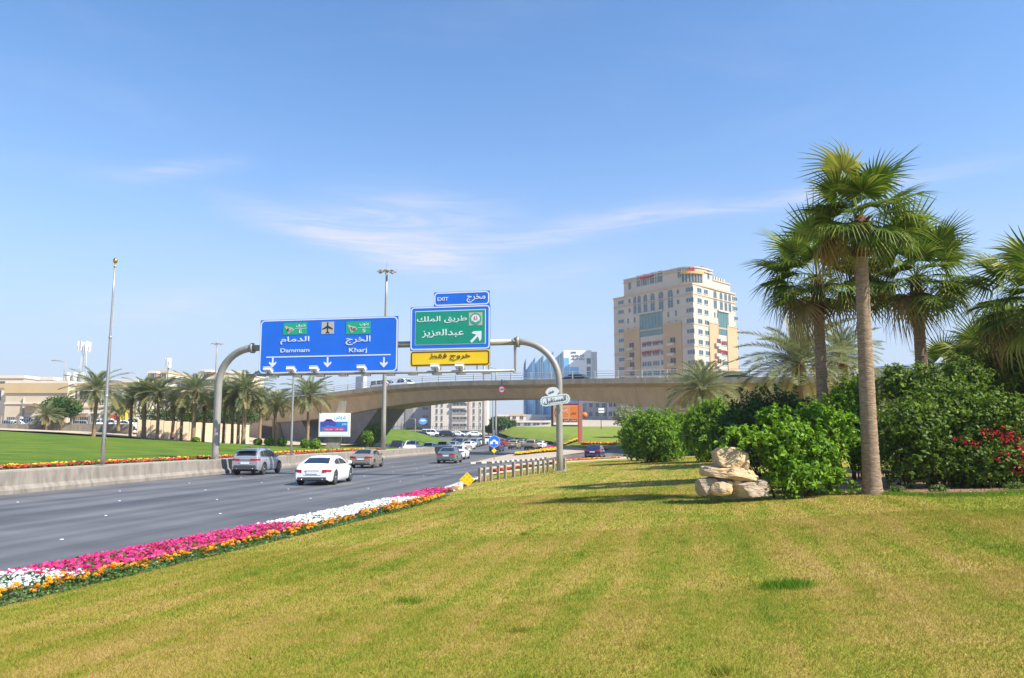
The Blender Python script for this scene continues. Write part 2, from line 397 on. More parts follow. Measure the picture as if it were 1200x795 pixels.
# ---- near lawn with kerb, flower bed
BED = 2.5
BY = [0, 22, 27, 32.5, 45, 90]; BWD = [2.25, 2.15, 1.9, .9, .6, .5]
def bedw(y): return float(np.interp(y, BY, BWD))
ly = [-14, -8, -4]+list(np.arange(-2, 60, .8))+list(np.arange(60, 91, 2.))
lawn = sheet('lawn', lambda y: edge_at(y)+bedw(y), lambda y: 75 if y > 30 else 45, ly, zlawn, lawn_m, 46)
bedys = list(np.arange(-6, 91, 1.2))
bed = sheet('flower_bed_soil', lambda y: edge_at(y)+.2, lambda y: edge_at(y)+bedw(y)+.25, bedys, lambda x, y: zroad(y)+.075+.04*max(0, perp(x, y)-.2), soil, 6)
# kerb stones
kerb = None
kmeshes = []
kb = MB().bbox(-.12, .12, .01, .97, -.1, .11, .02); kme = kb.mesh('kerb_stone', conc_light)
kroot = empty('kerb', (edge_at(12), 12, zroad(12)), None, None); kroot['kind'] = 'structure'
y = -3.0; cnt = 0
while y < 90:
    x = edge_at(y); d = edge_dir(y+.5)
    o = link('kerb_stone', kme, kroot); o.rotation_euler = (0, 0, -math.atan2(d.x, d.y))
    o.location = (x+.1-kroot.location.x, y-kroot.location.y, zroad(y)-kroot.location.z); y += .985*d.y; cnt += 1
gut = sheet('gutter', lambda y: edge_at(y)-.5, lambda y: edge_at(y), bedys, lambda x, y: zroad(y)+.008, mat('gutter_concrete', (.40, .36, .30), .9, color2=(.25, .235, .21), scale=1.5, coord='World'), 2)

# ---- grass blades on the near lawn
def blades(n, y0, y1, h, wdt, seed):
    r = np.random.RandomState(seed)
    yy = np.sqrt(r.rand(n)*(y1**2-y0**2)+y0**2)
    hw = yy*.72+.6; xx = (r.rand(n)*2-1)*hw
    e = np.interp(yy, EY, EX); keep = (xx > e+BED*.97+.05); xx, yy = xx[keep], yy[keep]
    zf = np.array([zlawn(a, b) for a, b in zip(xx, yy)]) if len(xx) < 60000 else None
    return xx, yy
def zlawn_np(x, y):
    e = np.interp(y, EY, EX); dx = np.interp(y+1, EY, EX)-np.interp(y-1, EY, EX); cy = 2/np.sqrt(dx*dx+4)
    p = (x-e)*cy; r = np.where(p > 14, .882+.02*(p-14), .063*p)
    s = np.clip((y-55)/20, 0, 1); s = s*s*(3-2*s); r = r*(1-.35*s)
    zr = np.where(y < 66, -.008*y, -.528-.092*(np.clip((y-66)/24, 0, 1)**2*(3-2*np.clip((y-66)/24, 0, 1))))
    q = np.clip((p-2)/4, 0, 1); q = q*q*(3-2*q)
    return zr+.05+np.maximum(r, 0)+.03*np.sin(x*.5+1)*np.cos(y*.33)*q
def make_blades(specs):
    V, A = [], []
    for (n, y0, y1, h, w) in specs:
        r = nr
        yy = np.sqrt(r.rand(n)*(y1**2-y0**2)+y0**2); xx = (r.rand(n)*2-1)*(yy*.72+.6)
        e = np.interp(yy, EY, EX); k = xx > e+np.interp(yy, BY, BWD); k &= ~((yy > 19.2) & (xx > .27*yy)); xx, yy = xx[k], yy[k]; n = len(xx)
        zz = zlawn_np(xx, yy); hh = h*(.5+r.rand(n)*.9); az = r.rand(n)*2*PI; lean = .25+.65*r.rand(n); la = r.rand(n)*2*PI
        p = np.stack([xx, yy, zz-.004], 1); dx = np.stack([np.cos(az)*w, np.sin(az)*w, 0*az], 1)
        tip = p+np.stack([np.cos(la)*lean*hh, np.sin(la)*lean*hh, hh*(1-.35*lean)], 1)
        V.append(np.stack([p-dx, p+dx, tip], 1).reshape(-1, 3)); A.append(np.repeat(r.rand(n), 3))
    V = np.concatenate(V); A = np.concatenate(A)
    me = np_mesh('grass', V, np.arange(len(V)).reshape(-1, 3), blade_m, A)
    return tag(link('grass', me), 'short dry yellow green mown grass covering the near lawn', 'grass', kind='stuff')
make_blades([(330000, 3.6, 8, .030, .0028), (300000, 8, 14, .034, .0045), (240000, 14, 26, .04, .008), (190000, 26, 66, .05, .016)])

# ---- left: retaining barrier, verge, lawn
bar = empty('barrier_wall', (wall_at(40), 40, zroad(40)), 'long low concrete barrier wall along the left side of the road', 'barrier')
sides = []
y = 11.0; segs = []
while y < 126:
    L = 5.2; y2 = min(y+L, 127); segs.append((y, y2)); y = y2
for (y0, y1) in segs:
    a = Vector((wall_at(y0), y0, zroad(y0))); b = Vector((wall_at(y1), y1, zroad(y1))); d = (b-a); Ls = d.length; d.normalize()
    nrm = Vector((-d.y, d.x, 0))
    prof = [(.16, -.05), (.16, .16), (.03, .34), (0, WH-.03), (-.03, WH), (-.42, WH), (-.45, -.3), ]
    m = MB(); g0 = .008
    va = [a+d*g0-nrm*p[0]+Vector((0, 0, p[1])) for p in prof]; vb = [b-d*g0-nrm*p[0]+Vector((0, 0, p[1])) for p in prof]
    n = len(prof); m.add(va+vb, [tuple(range(n)), tuple(reversed(range(n, 2*n)))]+[(i, (i+1) % n, n+(i+1) % n, n+i) for i in range(n)])
    o = m.build('wall_segment', conc_light, bar)
    o.matrix_parent_inverse = bar.matrix_world.inverted() if False else Matrix.Translation(-bar.location)
ysl = list(np.arange(10, 111, 3.0))
verge = sheet('verge', lambda y: wall_at(y)-1.9, lambda y: wall_at(y)-.40, ysl, lambda x, y: zleft(x, y)+.0, pave, 2)
lx0 = lambda y: float(np.interp(y, [10, 75, 84, 92, 98, 104, 111], [-62, -58, -50, -43, -35.5, -30, -24]))
lawnL = sheet('green_lawn', lx0, lambda y: wall_at(y)-1.9, list(np.arange(10, 104, 2.0)), zleft, green_m, 16)
dirt = sheet('sandy_ground', lambda y: -260, lambda y: lx0(min(y, 111)) if y <= 111 else -24, [10, 30, 50, 65, 75, 80, 84, 88, 92, 95, 98, 101, 104, 108, 111, 125, 150, 200, 300, 420], lambda x, y: zdirt(x, y), sand, 24)

def ribbon_flowers(name, pts, wid, hh, n, cols, label, size=.05, zf=None):
    """low flowers massed along a line: leaf tufts and small petals of a given colour"""
    objs = []
    P = [Vector(p) for p in pts]; seg = [(P[i+1]-P[i]).length for i in range(len(P)-1)]; T = sum(seg); cs = np.cumsum([0]+seg)
    def sample(k):
        s = nr.rand(k)*T; i = np.clip(np.searchsorted(cs, s)-1, 0, len(seg)-1); f = (s-cs[i])/np.array(seg)[i]
        A = np.array([p[:2] for p in P]); p = A[i]+(A[i+1]-A[i])*f[:, None]; d = (A[i+1]-A[i])/np.array(seg)[i][:, None]
        o = (nr.rand(k)-.5)*wid; return p[:, 0]+d[:, 1]*o, p[:, 1]-d[:, 0]*o, np.abs(o)/(wid/2)
    def quads(k, sz, z0, z1, tilt):
        x, y, e = sample(k); g = np.array([zf(a, b) for a, b in zip(x, y)]) 
        z = g+z0+(z1-z0)*nr.rand(k)*(1-.45*e**2)
        c = np.stack([x, y, z], 1); a = nr.randn(k, 3)*tilt+np.array([0, -.25, 1.]); a /= np.linalg.norm(a, axis=1)[:, None]
        t = np.cross(a, nr.randn(k, 3)); t /= np.linalg.norm(t, axis=1)[:, None]; b = np.cross(a, t); s = sz*(.6+.8*nr.rand(k))[:, None]
        v = np.stack([c-t*s, c-b*s+a*s*.15, c+t*s, c+b*s+a*s*.15], 1).reshape(-1, 3)
        return v, np.arange(4*k).reshape(-1, 4), np.repeat(nr.rand(k), 4)
    root = None
    v, f, a = quads(int(n*2.6), size*.95, 0, hh*1.0, .7)
    o = link(name, np_mesh('leaves', v, f, leaf_mat('bed_leaves', [(.2, (.03, .085, .012)), (.8, (.08, .17, .03))], .25), a)); tag(o, label, 'flowers', kind='stuff')
    v, f, a = quads(n, size, hh*.7, hh*1.12, .45)
    link('petals', np_mesh('petals', v, f, cols, a), o)
    return o
pink_m = leaf_mat('petal_pink', [(.25, (.42, .008, .05)), (.42, (.62, .015, .14)), (.6, (.72, .03, .24)), (.8, (.75, .10, .36))], .3, .6, 2.5)
whitef_m = leaf_mat('petal_white', [(.2, (.78, .78, .74)), (.8, (.86, .86, .86))], .3, .6)
orange_m = leaf_mat('petal_orange', [(.2, (.75, .20, .005)), (.8, (.90, .42, .02))], .25, .6)
yellow_m = leaf_mat('petal_yellow', [(.2, (.85, .45, .01)), (.8, (.9, .62, .04))], .25, .6)
redf_m = leaf_mat('petal_red', [(.2, (.62, .02, .02)), (.8, (.80, .07, .10))], .25, .6)
def zbed(x, y): return zroad(y)+.075+.04*max(0, perp(x, y)-.2)
def edge_line(y0, y1, off, step=1.0):
    k = max(2, int((y1-y0)/step)); return [(edge_at(y0+(y1-y0)*i/k)+off*bedw(y0+(y1-y0)*i/k)/2.5, y0+(y1-y0)*i/k, 0) for i in range(k+1)]
ribbon_flowers('petunia_bed', edge_line(6, 12.0, .95), 1.5, .16, 2300, whitef_m, 'white petunias massed at the near left end of the roadside bed', .027, zbed)
ribbon_flowers('petunia_bed', edge_line(11.6, 18.7, .95), 1.55, .16, 4200, pink_m, 'long bright pink petunia band along the kerb before the white stretch', .027, zbed)
ribbon_flowers('petunia_bed', edge_line(18.4, 26.6, .92), 1.35, .17, 3000, whitef_m, 'long white petunia stretch between two pink ones beside the road', .033, zbed)
ribbon_flowers('petunia_bed', edge_line(26.3, 31.9, .9), 1.15, .17, 1500, pink_m, 'pink petunias of the bed next to the yellow diamond sign', .04, zbed)
ribbon_flowers('petunia_bed', edge_line(31.8, 40.5, 1.3), .4, .14, 560, whitef_m, 'white petunias on the road side of the guard rail start', .05, zbed)
ribbon_flowers('petunia_bed', edge_line(47, 60, 2.2), .5, .3, 1500, redf_m, 'crimson flowers seen through the guard rail', .06, zbed)
ribbon_flowers('petunia_bed', edge_line(60, 66, 2.2), .5, .22, 500, whitef_m, 'small white flower patch behind the far end of the guard rail', .06, zbed)
ribbon_flowers('petunia_bed', edge_line(66, 78, 2.2), .6, .25, 900, pink_m, 'pink flowers along the slip road past the sign gantry', .07, zbed)
ribbon_flowers('marigold_bed', edge_line(66, 84, 3.4), .7, .22, 1000, orange_m, 'orange flower strip along the slip road past the sign gantry', .07, lambda x, y: zlawn(x, y))
# marigold row: each plant a bushy clump with its heads
def marigold(seed):
    r = random.Random(seed); n_ = np.random.RandomState(seed); k = 90
    c = n_.randn(k, 3)*np.array([.085, .085, .035])+np.array([0, 0, .075]); c[:, 2] = np.clip(c[:, 2], .01, .16)
    a = n_.randn(k, 3)+np.array([0, 0, .8]); a /= np.linalg.norm(a, axis=1)[:, None]; t = np.cross(a, n_.randn(k, 3)); t /= np.linalg.norm(t, axis=1)[:, None]; b = np.cross(a, t)
    s = .022; v = np.stack([c-t*s, c-b*s*.5, c+t*s*1.2, c+b*s*.5], 1).reshape(-1, 3)
    lm = np_mesh('foliage', v, np.arange(4*k).reshape(-1, 4), MATS['bed_leaves'], np.repeat(n_.rand(k), 4)); heads = []
    for i in range(r.choice([4, 5, 6, 7])):
        heads.append((r.uniform(-.12, .12), r.uniform(-.1, .1), r.uniform(.09, .17), r.uniform(.75, 1.1)))
    return lm, heads
hm = MB()
for (rr, z_, n_, ph) in ((.036, 0, 9, 0), (.030, .011, 8, .3), (.019, .021, 6, .1)):
    for i in range(n_):
        t = 2*PI*i/n_+ph; c, s_ = math.cos(t), math.sin(t); w_ = rr*.36
        hm.add([(c*.004, s_*.004, z_), (c*rr*.7+s_*w_, s_*rr*.7-c*w_, z_+.007), (c*rr, s_*rr, z_+.001), (c*rr*.7-s_*w_, s_*rr*.7+c*w_, z_+.007)], [(0, 1, 2, 3)])
flat_orange = mat('marigold_orange', (.92, .48, .015), .6, color2=(.85, .30, .006), scale=30)
head_me = hm.mesh('flower_head', flat_orange)
mvar = [marigold(100+i) for i in range(7)]
y = 8.6; i = 0
while i < 190 and y < 26:
    lm, heads = mvar[i % 7]; x = edge_at(y)+2.12*bedw(y)/2.5+rng.uniform(-.13, .13)
    t = empty('marigold_plant', (x, y, zbed(x, y)), 'orange marigold clump in the edging row between petunias and lawn', 'flower', 'marigolds in the edging row', rng.uniform(0, 6.28))
    s = rng.uniform(.9, 1.25)*(1 if y < 20 else 1.25); t.scale = (s, s, s)
    link('foliage', lm, t)
    for (hx, hy, hz, hs) in heads: link('flower_head', head_me, t, (hx, hy, hz), (rng.uniform(-.3, .3), rng.uniform(-.3, .3), 0), hs)
    y += rng.uniform(.12, .20)*(1 if y < 20 else 1.4); i += 1
ribbon_flowers('marigold_bed', edge_line(8, 29, 2.35), .25, .07, 900, leaf_mat('bed_leaves2', [(.2, (.06, .14, .015)), (.8, (.13, .26, .035))], .3), 'low green marigold leaves edging the lawn', .02, zbed)
ribbon_flowers('marigold_bed', edge_line(22, 28.6, 2.15), .3, .13, 800, orange_m, 'far end of the orange marigold edging beside the lawn', .035, zbed)
# path stones between petunias and marigolds
sb = MB().bbox(-.2, .2, -.11, .11, 0, .035, .015); sme = sb.mesh('paving_stone', conc_light)
for k, yy in enumerate(np.arange(9.5, 30, .62)):
    o = link('paving_stone', sme, bed, (edge_at(yy)+1.74*bedw(yy)/2.5, yy, zbed(edge_at(yy)+1.74, yy)+.0), (0, 0, R(74)+rng.uniform(-.15, .15)), (1, rng.uniform(.8, 1.1), 1))
# verge flowers left: red then yellow
def lf(y0, y1, off, wid, m, lab, h=.13, n=900):
    pts = [(wall_at(y)-off, y, 0) for y in np.linspace(y0, y1, 14)]
    return ribbon_flowers('flower_strip', pts, wid, h, n, m, lab, .075, zleft)
lf(24, 62, 2.0, .4, redf_m, 'red flower strip between the barrier verge and the green lawn')
lf(24, 62, 2.6, .4, yellow_m, 'yellow flower strip behind the red one along the green lawn')
lf(62, 92, 2.3, 1.0, redf_m, 'red flowers at the far end of the green lawn by the slim lamp post', n=500)
lf(66, 90, 3.6, .6, yellow_m, 'yellow flowers behind the red ones near the billboard', n=400)
# ------------------------------------------------------------------ lettering
AF = {'ا':'FE8D FE8E - -','ب':'FE8F FE90 FE91 FE92','ت':'FE95 FE96 FE97 FE98','ج':'FE9D FE9E FE9F FEA0','خ':'FEA5 FEA6 FEA7 FEA8','د':'FEA9 FEAA - -','ر':'FEAD FEAE - -','ز':'FEAF FEB0 - -','س':'FEB1 FEB2 FEB3 FEB4','ط':'FEC1 FEC2 FEC3 FEC4','ع':'FEC9 FECA FECB FECC','ف':'FED1 FED2 FED3 FED4','ق':'FED5 FED6 FED7 FED8','ك':'FED9 FEDA FEDB FEDC','ل':'FEDD FEDE FEDF FEE0','م':'FEE1 FEE2 FEE3 FEE4','ن':'FEE5 FEE6 FEE7 FEE8','و':'FEED FEEE - -','ي':'FEF1 FEF2 FEF3 FEF4','ش':'FEB5 FEB6 FEB7 FEB8','ض':'FEBD FEBE FEBF FEC0'}
def shape_ar(s):
    if not any(c in AF for c in s): return s
    out = []
    for i, c in enumerate(s):
        if c not in AF: out.append(c); continue
        f = AF[c].split(); p = i > 0 and s[i-1] in AF and AF[s[i-1]].split()[2] != '-'; n = i+1 < len(s) and s[i+1] in AF and f[2] != '-'
        out.append(chr(int(f[3 if p and n else 2 if n else 1 if p else 0], 16)))
    return ''.join(reversed(out))
_dg = None
def text(s, x0, x1, z0, z1, y, m, parent, name='lettering', bold=.018, depth=.012, rot=0, keep=False):
    """letters filling the box x0..x1, z0..z1 of parent's xz plane, facing -y"""
    cu = bpy.data.curves.new('t', 'FONT'); cu.body = shape_ar(s); cu.offset = bold*.32; cu.extrude = .02; cu.resolution_u = 3
    o = bpy.data.objects.new('t', cu); col.objects.link(o); bpy.context.view_layer.update()
    me = bpy.data.meshes.new_from_object(o.evaluated_get(bpy.context.evaluated_depsgraph_get())); bpy.data.objects.remove(o)
    n = len(me.vertices); c = np.empty(n*3, np.float32); me.vertices.foreach_get('co', c); c = c.reshape(-1, 3)
    a, b = c.min(0), c.max(0); s_ = (c-a)/(b-a+1e-9)
    px = x0+s_[:, 0]*(x1-x0); pz = z0+s_[:, 1]*(z1-z0)
    if keep:
        k = (z1-z0)/(b[1]-a[1]); px = (x0+x1)/2+(c[:, 0]-(a[0]+b[0])/2)*k
    py = y-depth*s_[:, 2]
    if rot:
        mx_, mz = (x0+x1)/2, (z0+z1)/2; cr, sr = math.cos(rot), math.sin(rot); px, pz = mx_+(px-mx_)*cr-(pz-mz)*sr, mz+(px-mx_)*sr+(pz-mz)*cr
    me.vertices.foreach_set('co', np.stack([px, py, pz], 1).astype(np.float32).ravel())
    me.materials.clear(); me.materials.append(m); me.update()
    return link(name, me, parent)
def rrect(x0, x1, z0, z1, r, n=6):
    p = []
    for cx_, cz, a in ((x1-r, z1-r, 0), (x0+r, z1-r, 90), (x0+r, z0+r, 180), (x1-r, z0+r, 270)):
        for i in range(n+1): t = R(a+90*i/n); p.append((cx_+r*math.cos(t), cz+r*math.sin(t)))
    return p
def ring(m, po, pi, y, h):
    n = len(po); v = [(x, y, z) for x, z in po]+[(x, y, z) for x, z in pi]+[(x, y+h, z) for x, z in po]+[(x, y+h, z) for x, z in pi]; f = []
    for i in range(n):
        j = (i+1) % n; f += [(i, j, n+j, n+i), (2*n+i, i, j, 2*n+j) if False else (i, 2*n+i, 2*n+j, j), (n+i, n+j, 3*n+j, 3*n+i)]
    return m.add(v, f)
def plate(poly, y, h, m, parent, name):
    return MB().prism([(x, z) for x, z in poly], h, Matrix.Translation((0, y, 0))).build(name, m, parent)
s_blue = mat('sign_blue', (.008, .17, .80), .45, vary=.12, scale=.5)
s_green = mat('sign_green', (.0, .33, .20), .45, vary=.12, scale=.6)
s_green2 = mat('sign_green_light', (.01, .42, .22), .45)
s_yel = mat('sign_yellow', (1.0, .66, .006), .45, vary=.06, scale=.7)
s_white = mat('sign_white', (.82, .84, .86), .45)
s_beige = mat('sign_beige', (.55, .50, .42), .5)
s_black = mat('sign_black', (.02, .02, .02), .5)
s_brown = mat('sign_brown', (.10, .03, .01), .5)
s_red = mat('sign_red', (.62, .02, .03), .5)

# ------------------------------------------------------------------ overhead sign gantry
_y = behind_wall(252, .40); PL = Vector((at(252, 540, _y).x, _y, 0)); print('post', PL); _q = on(656, 553, zlawn); print('right post', _q); _yr = min(max(_q.y, 44.4), 46.5); PR = Vector((at(656, 553, _yr).x, _yr, 0))
gd = (PR-PL).normalized(); gn = Vector((-gd.y, gd.x, 0)); yaw = math.atan2(gd.y, gd.x)
gbase = zleft(PL.x, PL.y)
gan = empty('sign_gantry', (PL.x, PL.y, gbase), 'tall curved grey tube gantry carrying the big road signs over the carriageway', 'sign gantry', rz=yaw)
def G(px, py, off=0.0):
    """sight line -> gantry frame (u along the beam, z above its base), off = metres in front"""
    p = onplane(px, py, PL-gn*off, gn); d = p-PL; return d.dot(gd), p.z-gbase
gl = (PR-PL).length; zR = zlawn(PR.x, PR.y)-gbase
zb = G(450, 404.5)[1]
def arc(cx_, cz, r, a0, a1, n=9): return [(cx_+r*math.cos(R(a0+(a1-a0)*i/n)), 0, cz+r*math.sin(R(a0+(a1-a0)*i/n))) for i in range(n+1)]
rl = 2.35
MB().tube([(0, 0, -.3), (0, 0, .5), (0, 0, 2.5)]+arc(rl, zb-rl, rl, 180, 90, 10), .235, 14).build('post', steel_paint, gan)
MB().tube([(gl, 0, zR-.3), (gl, 0, zR+1)]+arc(gl-2.5, zb-2.5, 2.5, 0, 90, 10), .195, 14).build('post', steel_paint, gan)
MB().tube([(rl, 0, zb), (gl-2.5, 0, zb)], .2, 12).build('beam', steel_paint, gan)
for u_ in (rl, gl-2.5): MB().tube([(u_-.09, 0, zb), (u_+.09, 0, zb)], .34, 14).build('flange', steel_paint, gan)
for u_, z_ in ((0, -.02), (gl, zR)):
    m = MB().bbox(u_-.37, u_+.37, -.37, .37, z_-.02, z_+.06, .02)
    for a, b in ((-.3, -.3), (.3, -.3), (-.3, .3), (.3, .3)): m.tube([(u_+a, b, z_), (u_+a, b, z_+.16)], .03, 6)
    m.build('base_plate', steel_paint, gan)
zav = (G(290, 438, 1.0)[1]+G(603, 436.5, 1.0)[1])/2
for a_ in (301, 600):
    u0, z0 = G(a_, 437, 1.0)[0], zav; m = MB().box(u0-.07, u0+.07, -.14, 0, z0-.05, zb+.25); m.box(u0-.05, u0+.05, -1.15, -.14, z0-.06, z0+.02)
    m.box(u0-.05, u0+.05, -1.05, -.14, zb-.05, zb+.03) if a_ == 600 else None
    m.build('hanger', steel_paint, gan)
ua, za = G(290, 438, 1.0)[0], zav; ub = G(603, 436.5, 1.0)[0]
MB().tube([(ua, -1.02, za), (ub, -1.02, za)], .085, 8).build('service_rail', steel_paint, gan)
MB().box(ua+.3, ub-.3, -.92, -.62, za-.05, za-.02).build('cable_tray', steel_paint, gan)
lamp_p = mat('lamp_white', (.75, .76, .76), .4)
for a_ in (314.5, 341.5, 368.4, 424, 510, 538.7):
    u0, z0 = G(a_, 431, 1.2)[0], zav+.28; m = MB(); M_ = Matrix.Translation((u0, -1.25, z0-.02)) @ Matrix.Rotation(R(-32), 4, 'X')
    m.box(-.24, .24, -.19, .19, -.07, .10, M_); m.box(-.28, .28, -.23, .23, .10, .125, M_); o = m.build('sign_lamp', lamp_p, gan)
    m = MB(); m.box(u0-.045, u0+.045, -1.30, -1.1, z0-.22, z0-.04); m.build('bracket', steel_paint, o)
for a_ in (321.7, 348.6, 375.5, 402.7, 429.3, 457.8, 484, 512, 540, 570.5):
    u0, z0 = G(a_, 439, 1.0)[0], zav-.08; m = MB().box(u0-.26, u0+.26, -1.2, -.86, z0-.1, z0+.0); m.box(u0-.06, u0+.06, -1.1, -.96, z0, z0+.1); m.build('clamp_plate', steel_paint, gan)
def board(name, x0, y0, x1, y1, mface, label, bord, inset, rr, extra=None, off=.42):
    a, z1_ = G(x0, y0, off); b, z0_ = G(x1, y1, off)
    zt_ = G((x0+x1)/2, y0, off)[1]; zb_ = G((x0+x1)/2, y1, off)[1]
    o = empty(name, gan.matrix_basis @ Vector((0, 0, 0)) if False else (PL.x-gn.x*off+gd.x*a, PL.y-gn.y*off+gd.y*a, gbase+zb_), label, 'road sign', rz=yaw)
    w, h = b-a, zt_-zb_
    MB().bbox(0, w, 0, .06, 0, h, .01).build('back_panel', mat('sign_back', (.12, .16, .20), .5, .4), o)
    plate(rrect(.01, w-.01, .01, h-.01, .02), -.012, .011, mface if extra is None else extra, o, 'face')
    m = MB(); ring(m, rrect(inset, w-inset, inset, h-inset, rr), rrect(inset+.07, w-inset-.07, inset+.07, h-inset-.07, max(.02, rr-.07)), -.022, .012); m.build('border', bord, o)
    def L(px, py): u_, z_ = G(px, py, off); return u_-a, z_-zb_
    m = MB()
    for k in range(int(w/1.6)+1):
        uu = .25+k*(w-.5)/int(w/1.6); m.box(uu-.04, uu+.04, .06, .14, .05, h-.05)
    m.box(.1, w-.1, .14, .2, h*.5-.05, h*.5+.05); m.build('back_rib', steel_paint, o)
    return o, L, w, h
def tbox(L, sx0, sy0, sx1, sy1): a = L(sx0, sy1); b = L(sx1, sy0); return a[0], b[0], a[1], b[1]
Z1 = lambda X, Y: (290+X/6.316, 330+Y/6.316)
bs, L, w, h = board('direction_sign', 305.6, 373, 465.6, 437.2, s_blue, 'wide blue overhead sign reading Dammam and Kharj with three white lane arrows', s_white, .03, .3)
def tt(s, X0, Y0, X1, Y1, m, par, LL, ZF, y=-.022, **k):
    a = ZF(X0, Y0); b = ZF(X1, Y1); c = tbox(LL, a[0], a[1], b[0], b[1]); return text(s, c[0], c[1], c[2], c[3], y, m, par, **k)
tt('الدمام', 245, 405, 460, 468, s_white, bs, L, Z1, bold=.03)
tt('Dammam', 245, 492, 460, 527, s_white, bs, L, Z1, bold=.022)
tt('الخرج', 728, 400, 912, 472, s_white, bs, L, Z1, bold=.03)
tt('Kharj', 752, 490, 885, 535, s_white, bs, L, Z1, bold=.022)
a = L(*Z1(140, 556)); b = L(*Z1(1060, 548)); MB().box(a[0], b[0], -.024, -.012, (a[1]+b[1])/2-.035, (a[1]+b[1])/2+.035).build('dividing_line', s_white, bs)
def arrow_poly(cx_, cz, s, ang):
    p = [(-.13, 1), (.13, 1), (.13, .05), (.62, .30), (.62, .02), (0, -1 if False else -.62), (-.62, .02), (-.62, .30), (-.13, .05)]
    return [(cx_+s*(x*math.cos(ang)-z*math.sin(ang)), cz+s*(x*math.sin(ang)+z*math.cos(ang))) for x, z in p]
for X in (187, 593, 1010):
    c = L(*Z1(X, 600)); plate(arrow_poly(c[0], c[1]-.07, .40, 0), -.024, .012, s_white, bs, 'lane_arrow')
def route_panel(X0, Y0, X1, Y1, num, ar, en):
    a = Z1(X0, Y0); b = Z1(X1, Y1); x0, x1, z0, z1 = tbox(L, a[0], a[1], b[0], b[1]); W_, H_ = x1-x0, z1-z0
    o = plate([(x1, z0), (x1, z1), (x0, z1), (x0, z0)], -.026, .014, s_green2, bs, 'route_panel')
    kp = [(.06, .72), (.14, .74), (.22, .62), (.36, .60), (.46, .42), (.44, .34), (.34, .26), (.24, .10), (.20, .16), (.14, .40), (.10, .55)]
    plate([(x0+W_*x, z0+H_*z) for x, z in kp][::-1], -.036, .01, s_beige, o, 'map_shape')
    text(num, x0+W_*.16, x0+W_*.40, z0+H_*.30, z0+H_*.54, -.037, s_black, o, bold=.02)
    MB().box(x0+W_*.5, x1-W_*.03, -.034, -.026, z0+H_*.49, z0+H_*.52).build('panel_line', s_white, o)
    text(ar, x0+W_*.56, x1-W_*.06, z0+H_*.58, z0+H_*.88, -.027, s_white, o, bold=.01); text(en, x0+W_*.68, x0+W_*.80, z0+H_*.12, z0+H_*.40, -.027, s_white, o, bold=.02)
route_panel(265, 303, 442, 396, '٤٠', 'شرق', 'E'); route_panel(730, 293, 912, 392, '٦٥', 'جنوب', 'S')
a = Z1(548, 298); b = Z1(642, 390); x0, x1, z0, z1 = tbox(L, a[0], a[1], b[0], b[1])
ap = plate([(x1, z0), (x1, z1), (x0, z1), (x0, z0)], -.026, .014, s_beige, bs, 'airport_panel')
half = [(0, .46), (.045, .40), (.05, .16), (.42, -.06), (.42, -.13), (.05, -.02), (.04, -.27), (.15, -.36), (.15, -.42), (0, -.38)]
pl = half+[(-x, z) for x, z in half[1:-1]][::-1]; cxm, czm, S_ = (x0+x1)/2, (z0+z1)/2, (x1-x0)
plate([(cxm+x*S_, czm+z*S_) for x, z in pl], -.036, .01, s_black, ap, 'aeroplane_symbol')
Z2 = lambda X, Y: (470+X/6.623, 330+Y/6.623)
ys_ = lambda y: 330+y/6.623
t1, L1, w, h = board('exit_number_sign', 508.6, ys_(78), 573.8, ys_(188), s_blue, 'small blue sign reading EXIT on top of the green board', s_white, .03, .22)
tt('EXIT', 283, 122, 368, 153, s_white, t1, L1, Z2, bold=.02); tt('مخرج', 510, 98, 655, 165, s_white, t1, L1, Z2, bold=.03)
t2, L2, w, h = board('exit_direction_sign', 481.3, ys_(190), 574.4, ys_(531), s_blue, 'green overhead sign in a blue border with Arabic road name and slanting arrow', s_white, .03, .2)
a = tbox(L2, *Z2(107, 215), *Z2(658, 497)); go = plate([(a[1], a[2]), (a[1], a[3]), (a[0], a[3]), (a[0], a[2])], -.024, .012, s_white, t2, 'inner_border')
plate([(a[1]-.04, a[2]+.04), (a[1]-.04, a[3]-.04), (a[0]+.04, a[3]-.04), (a[0]+.04, a[2]+.04)], -.034, .010, s_green, t2, 'green_field')
tt('طريق الملك', 125, 262, 512, 330, s_white, t2, L2, Z2, y=-.036, bold=.028); tt('عبدالعزيز', 162, 366, 488, 440, s_white, t2, L2, Z2, y=-.036, bold=.028)
c = L2(*Z2(594, 418)); plate(arrow_poly(c[0]-.0, c[1]-.0, .58, R(135)), -.044, .01, s_white, t2, 'exit_arrow')
a = tbox(L2, *Z2(527, 240), *Z2(632, 343)); pn = plate([(a[1], a[2]), (a[1], a[3]), (a[0], a[3]), (a[0], a[2])], -.044, .01, s_beige, t2, 'route_emblem')
cxm, czm, S_ = (a[0]+a[1])/2, (a[2]+a[3])/2, (a[1]-a[0])
circ = lambda r, k=20, s=1: [(cxm+r*S_*math.cos(2*PI*i/k), czm+r*S_*s*math.sin(2*PI*i/k)) for i in range(k)]
m = MB(); ring(m, circ(.44), circ(.35), -.052, .008); m.build('emblem_ring', s_green2, pn); plate(circ(.31), -.052, .008, s_white, pn, 'emblem_disc')
m = MB(); wr = [(cxm+.33*S_*math.cos(t), czm+.33*S_*math.sin(t)) for t in np.linspace(R(205), R(335), 9)]; wi = [(cxm+.2*S_*math.cos(t), czm-.04*S_+.2*S_*math.sin(t)) for t in np.linspace(R(205), R(335), 9)]
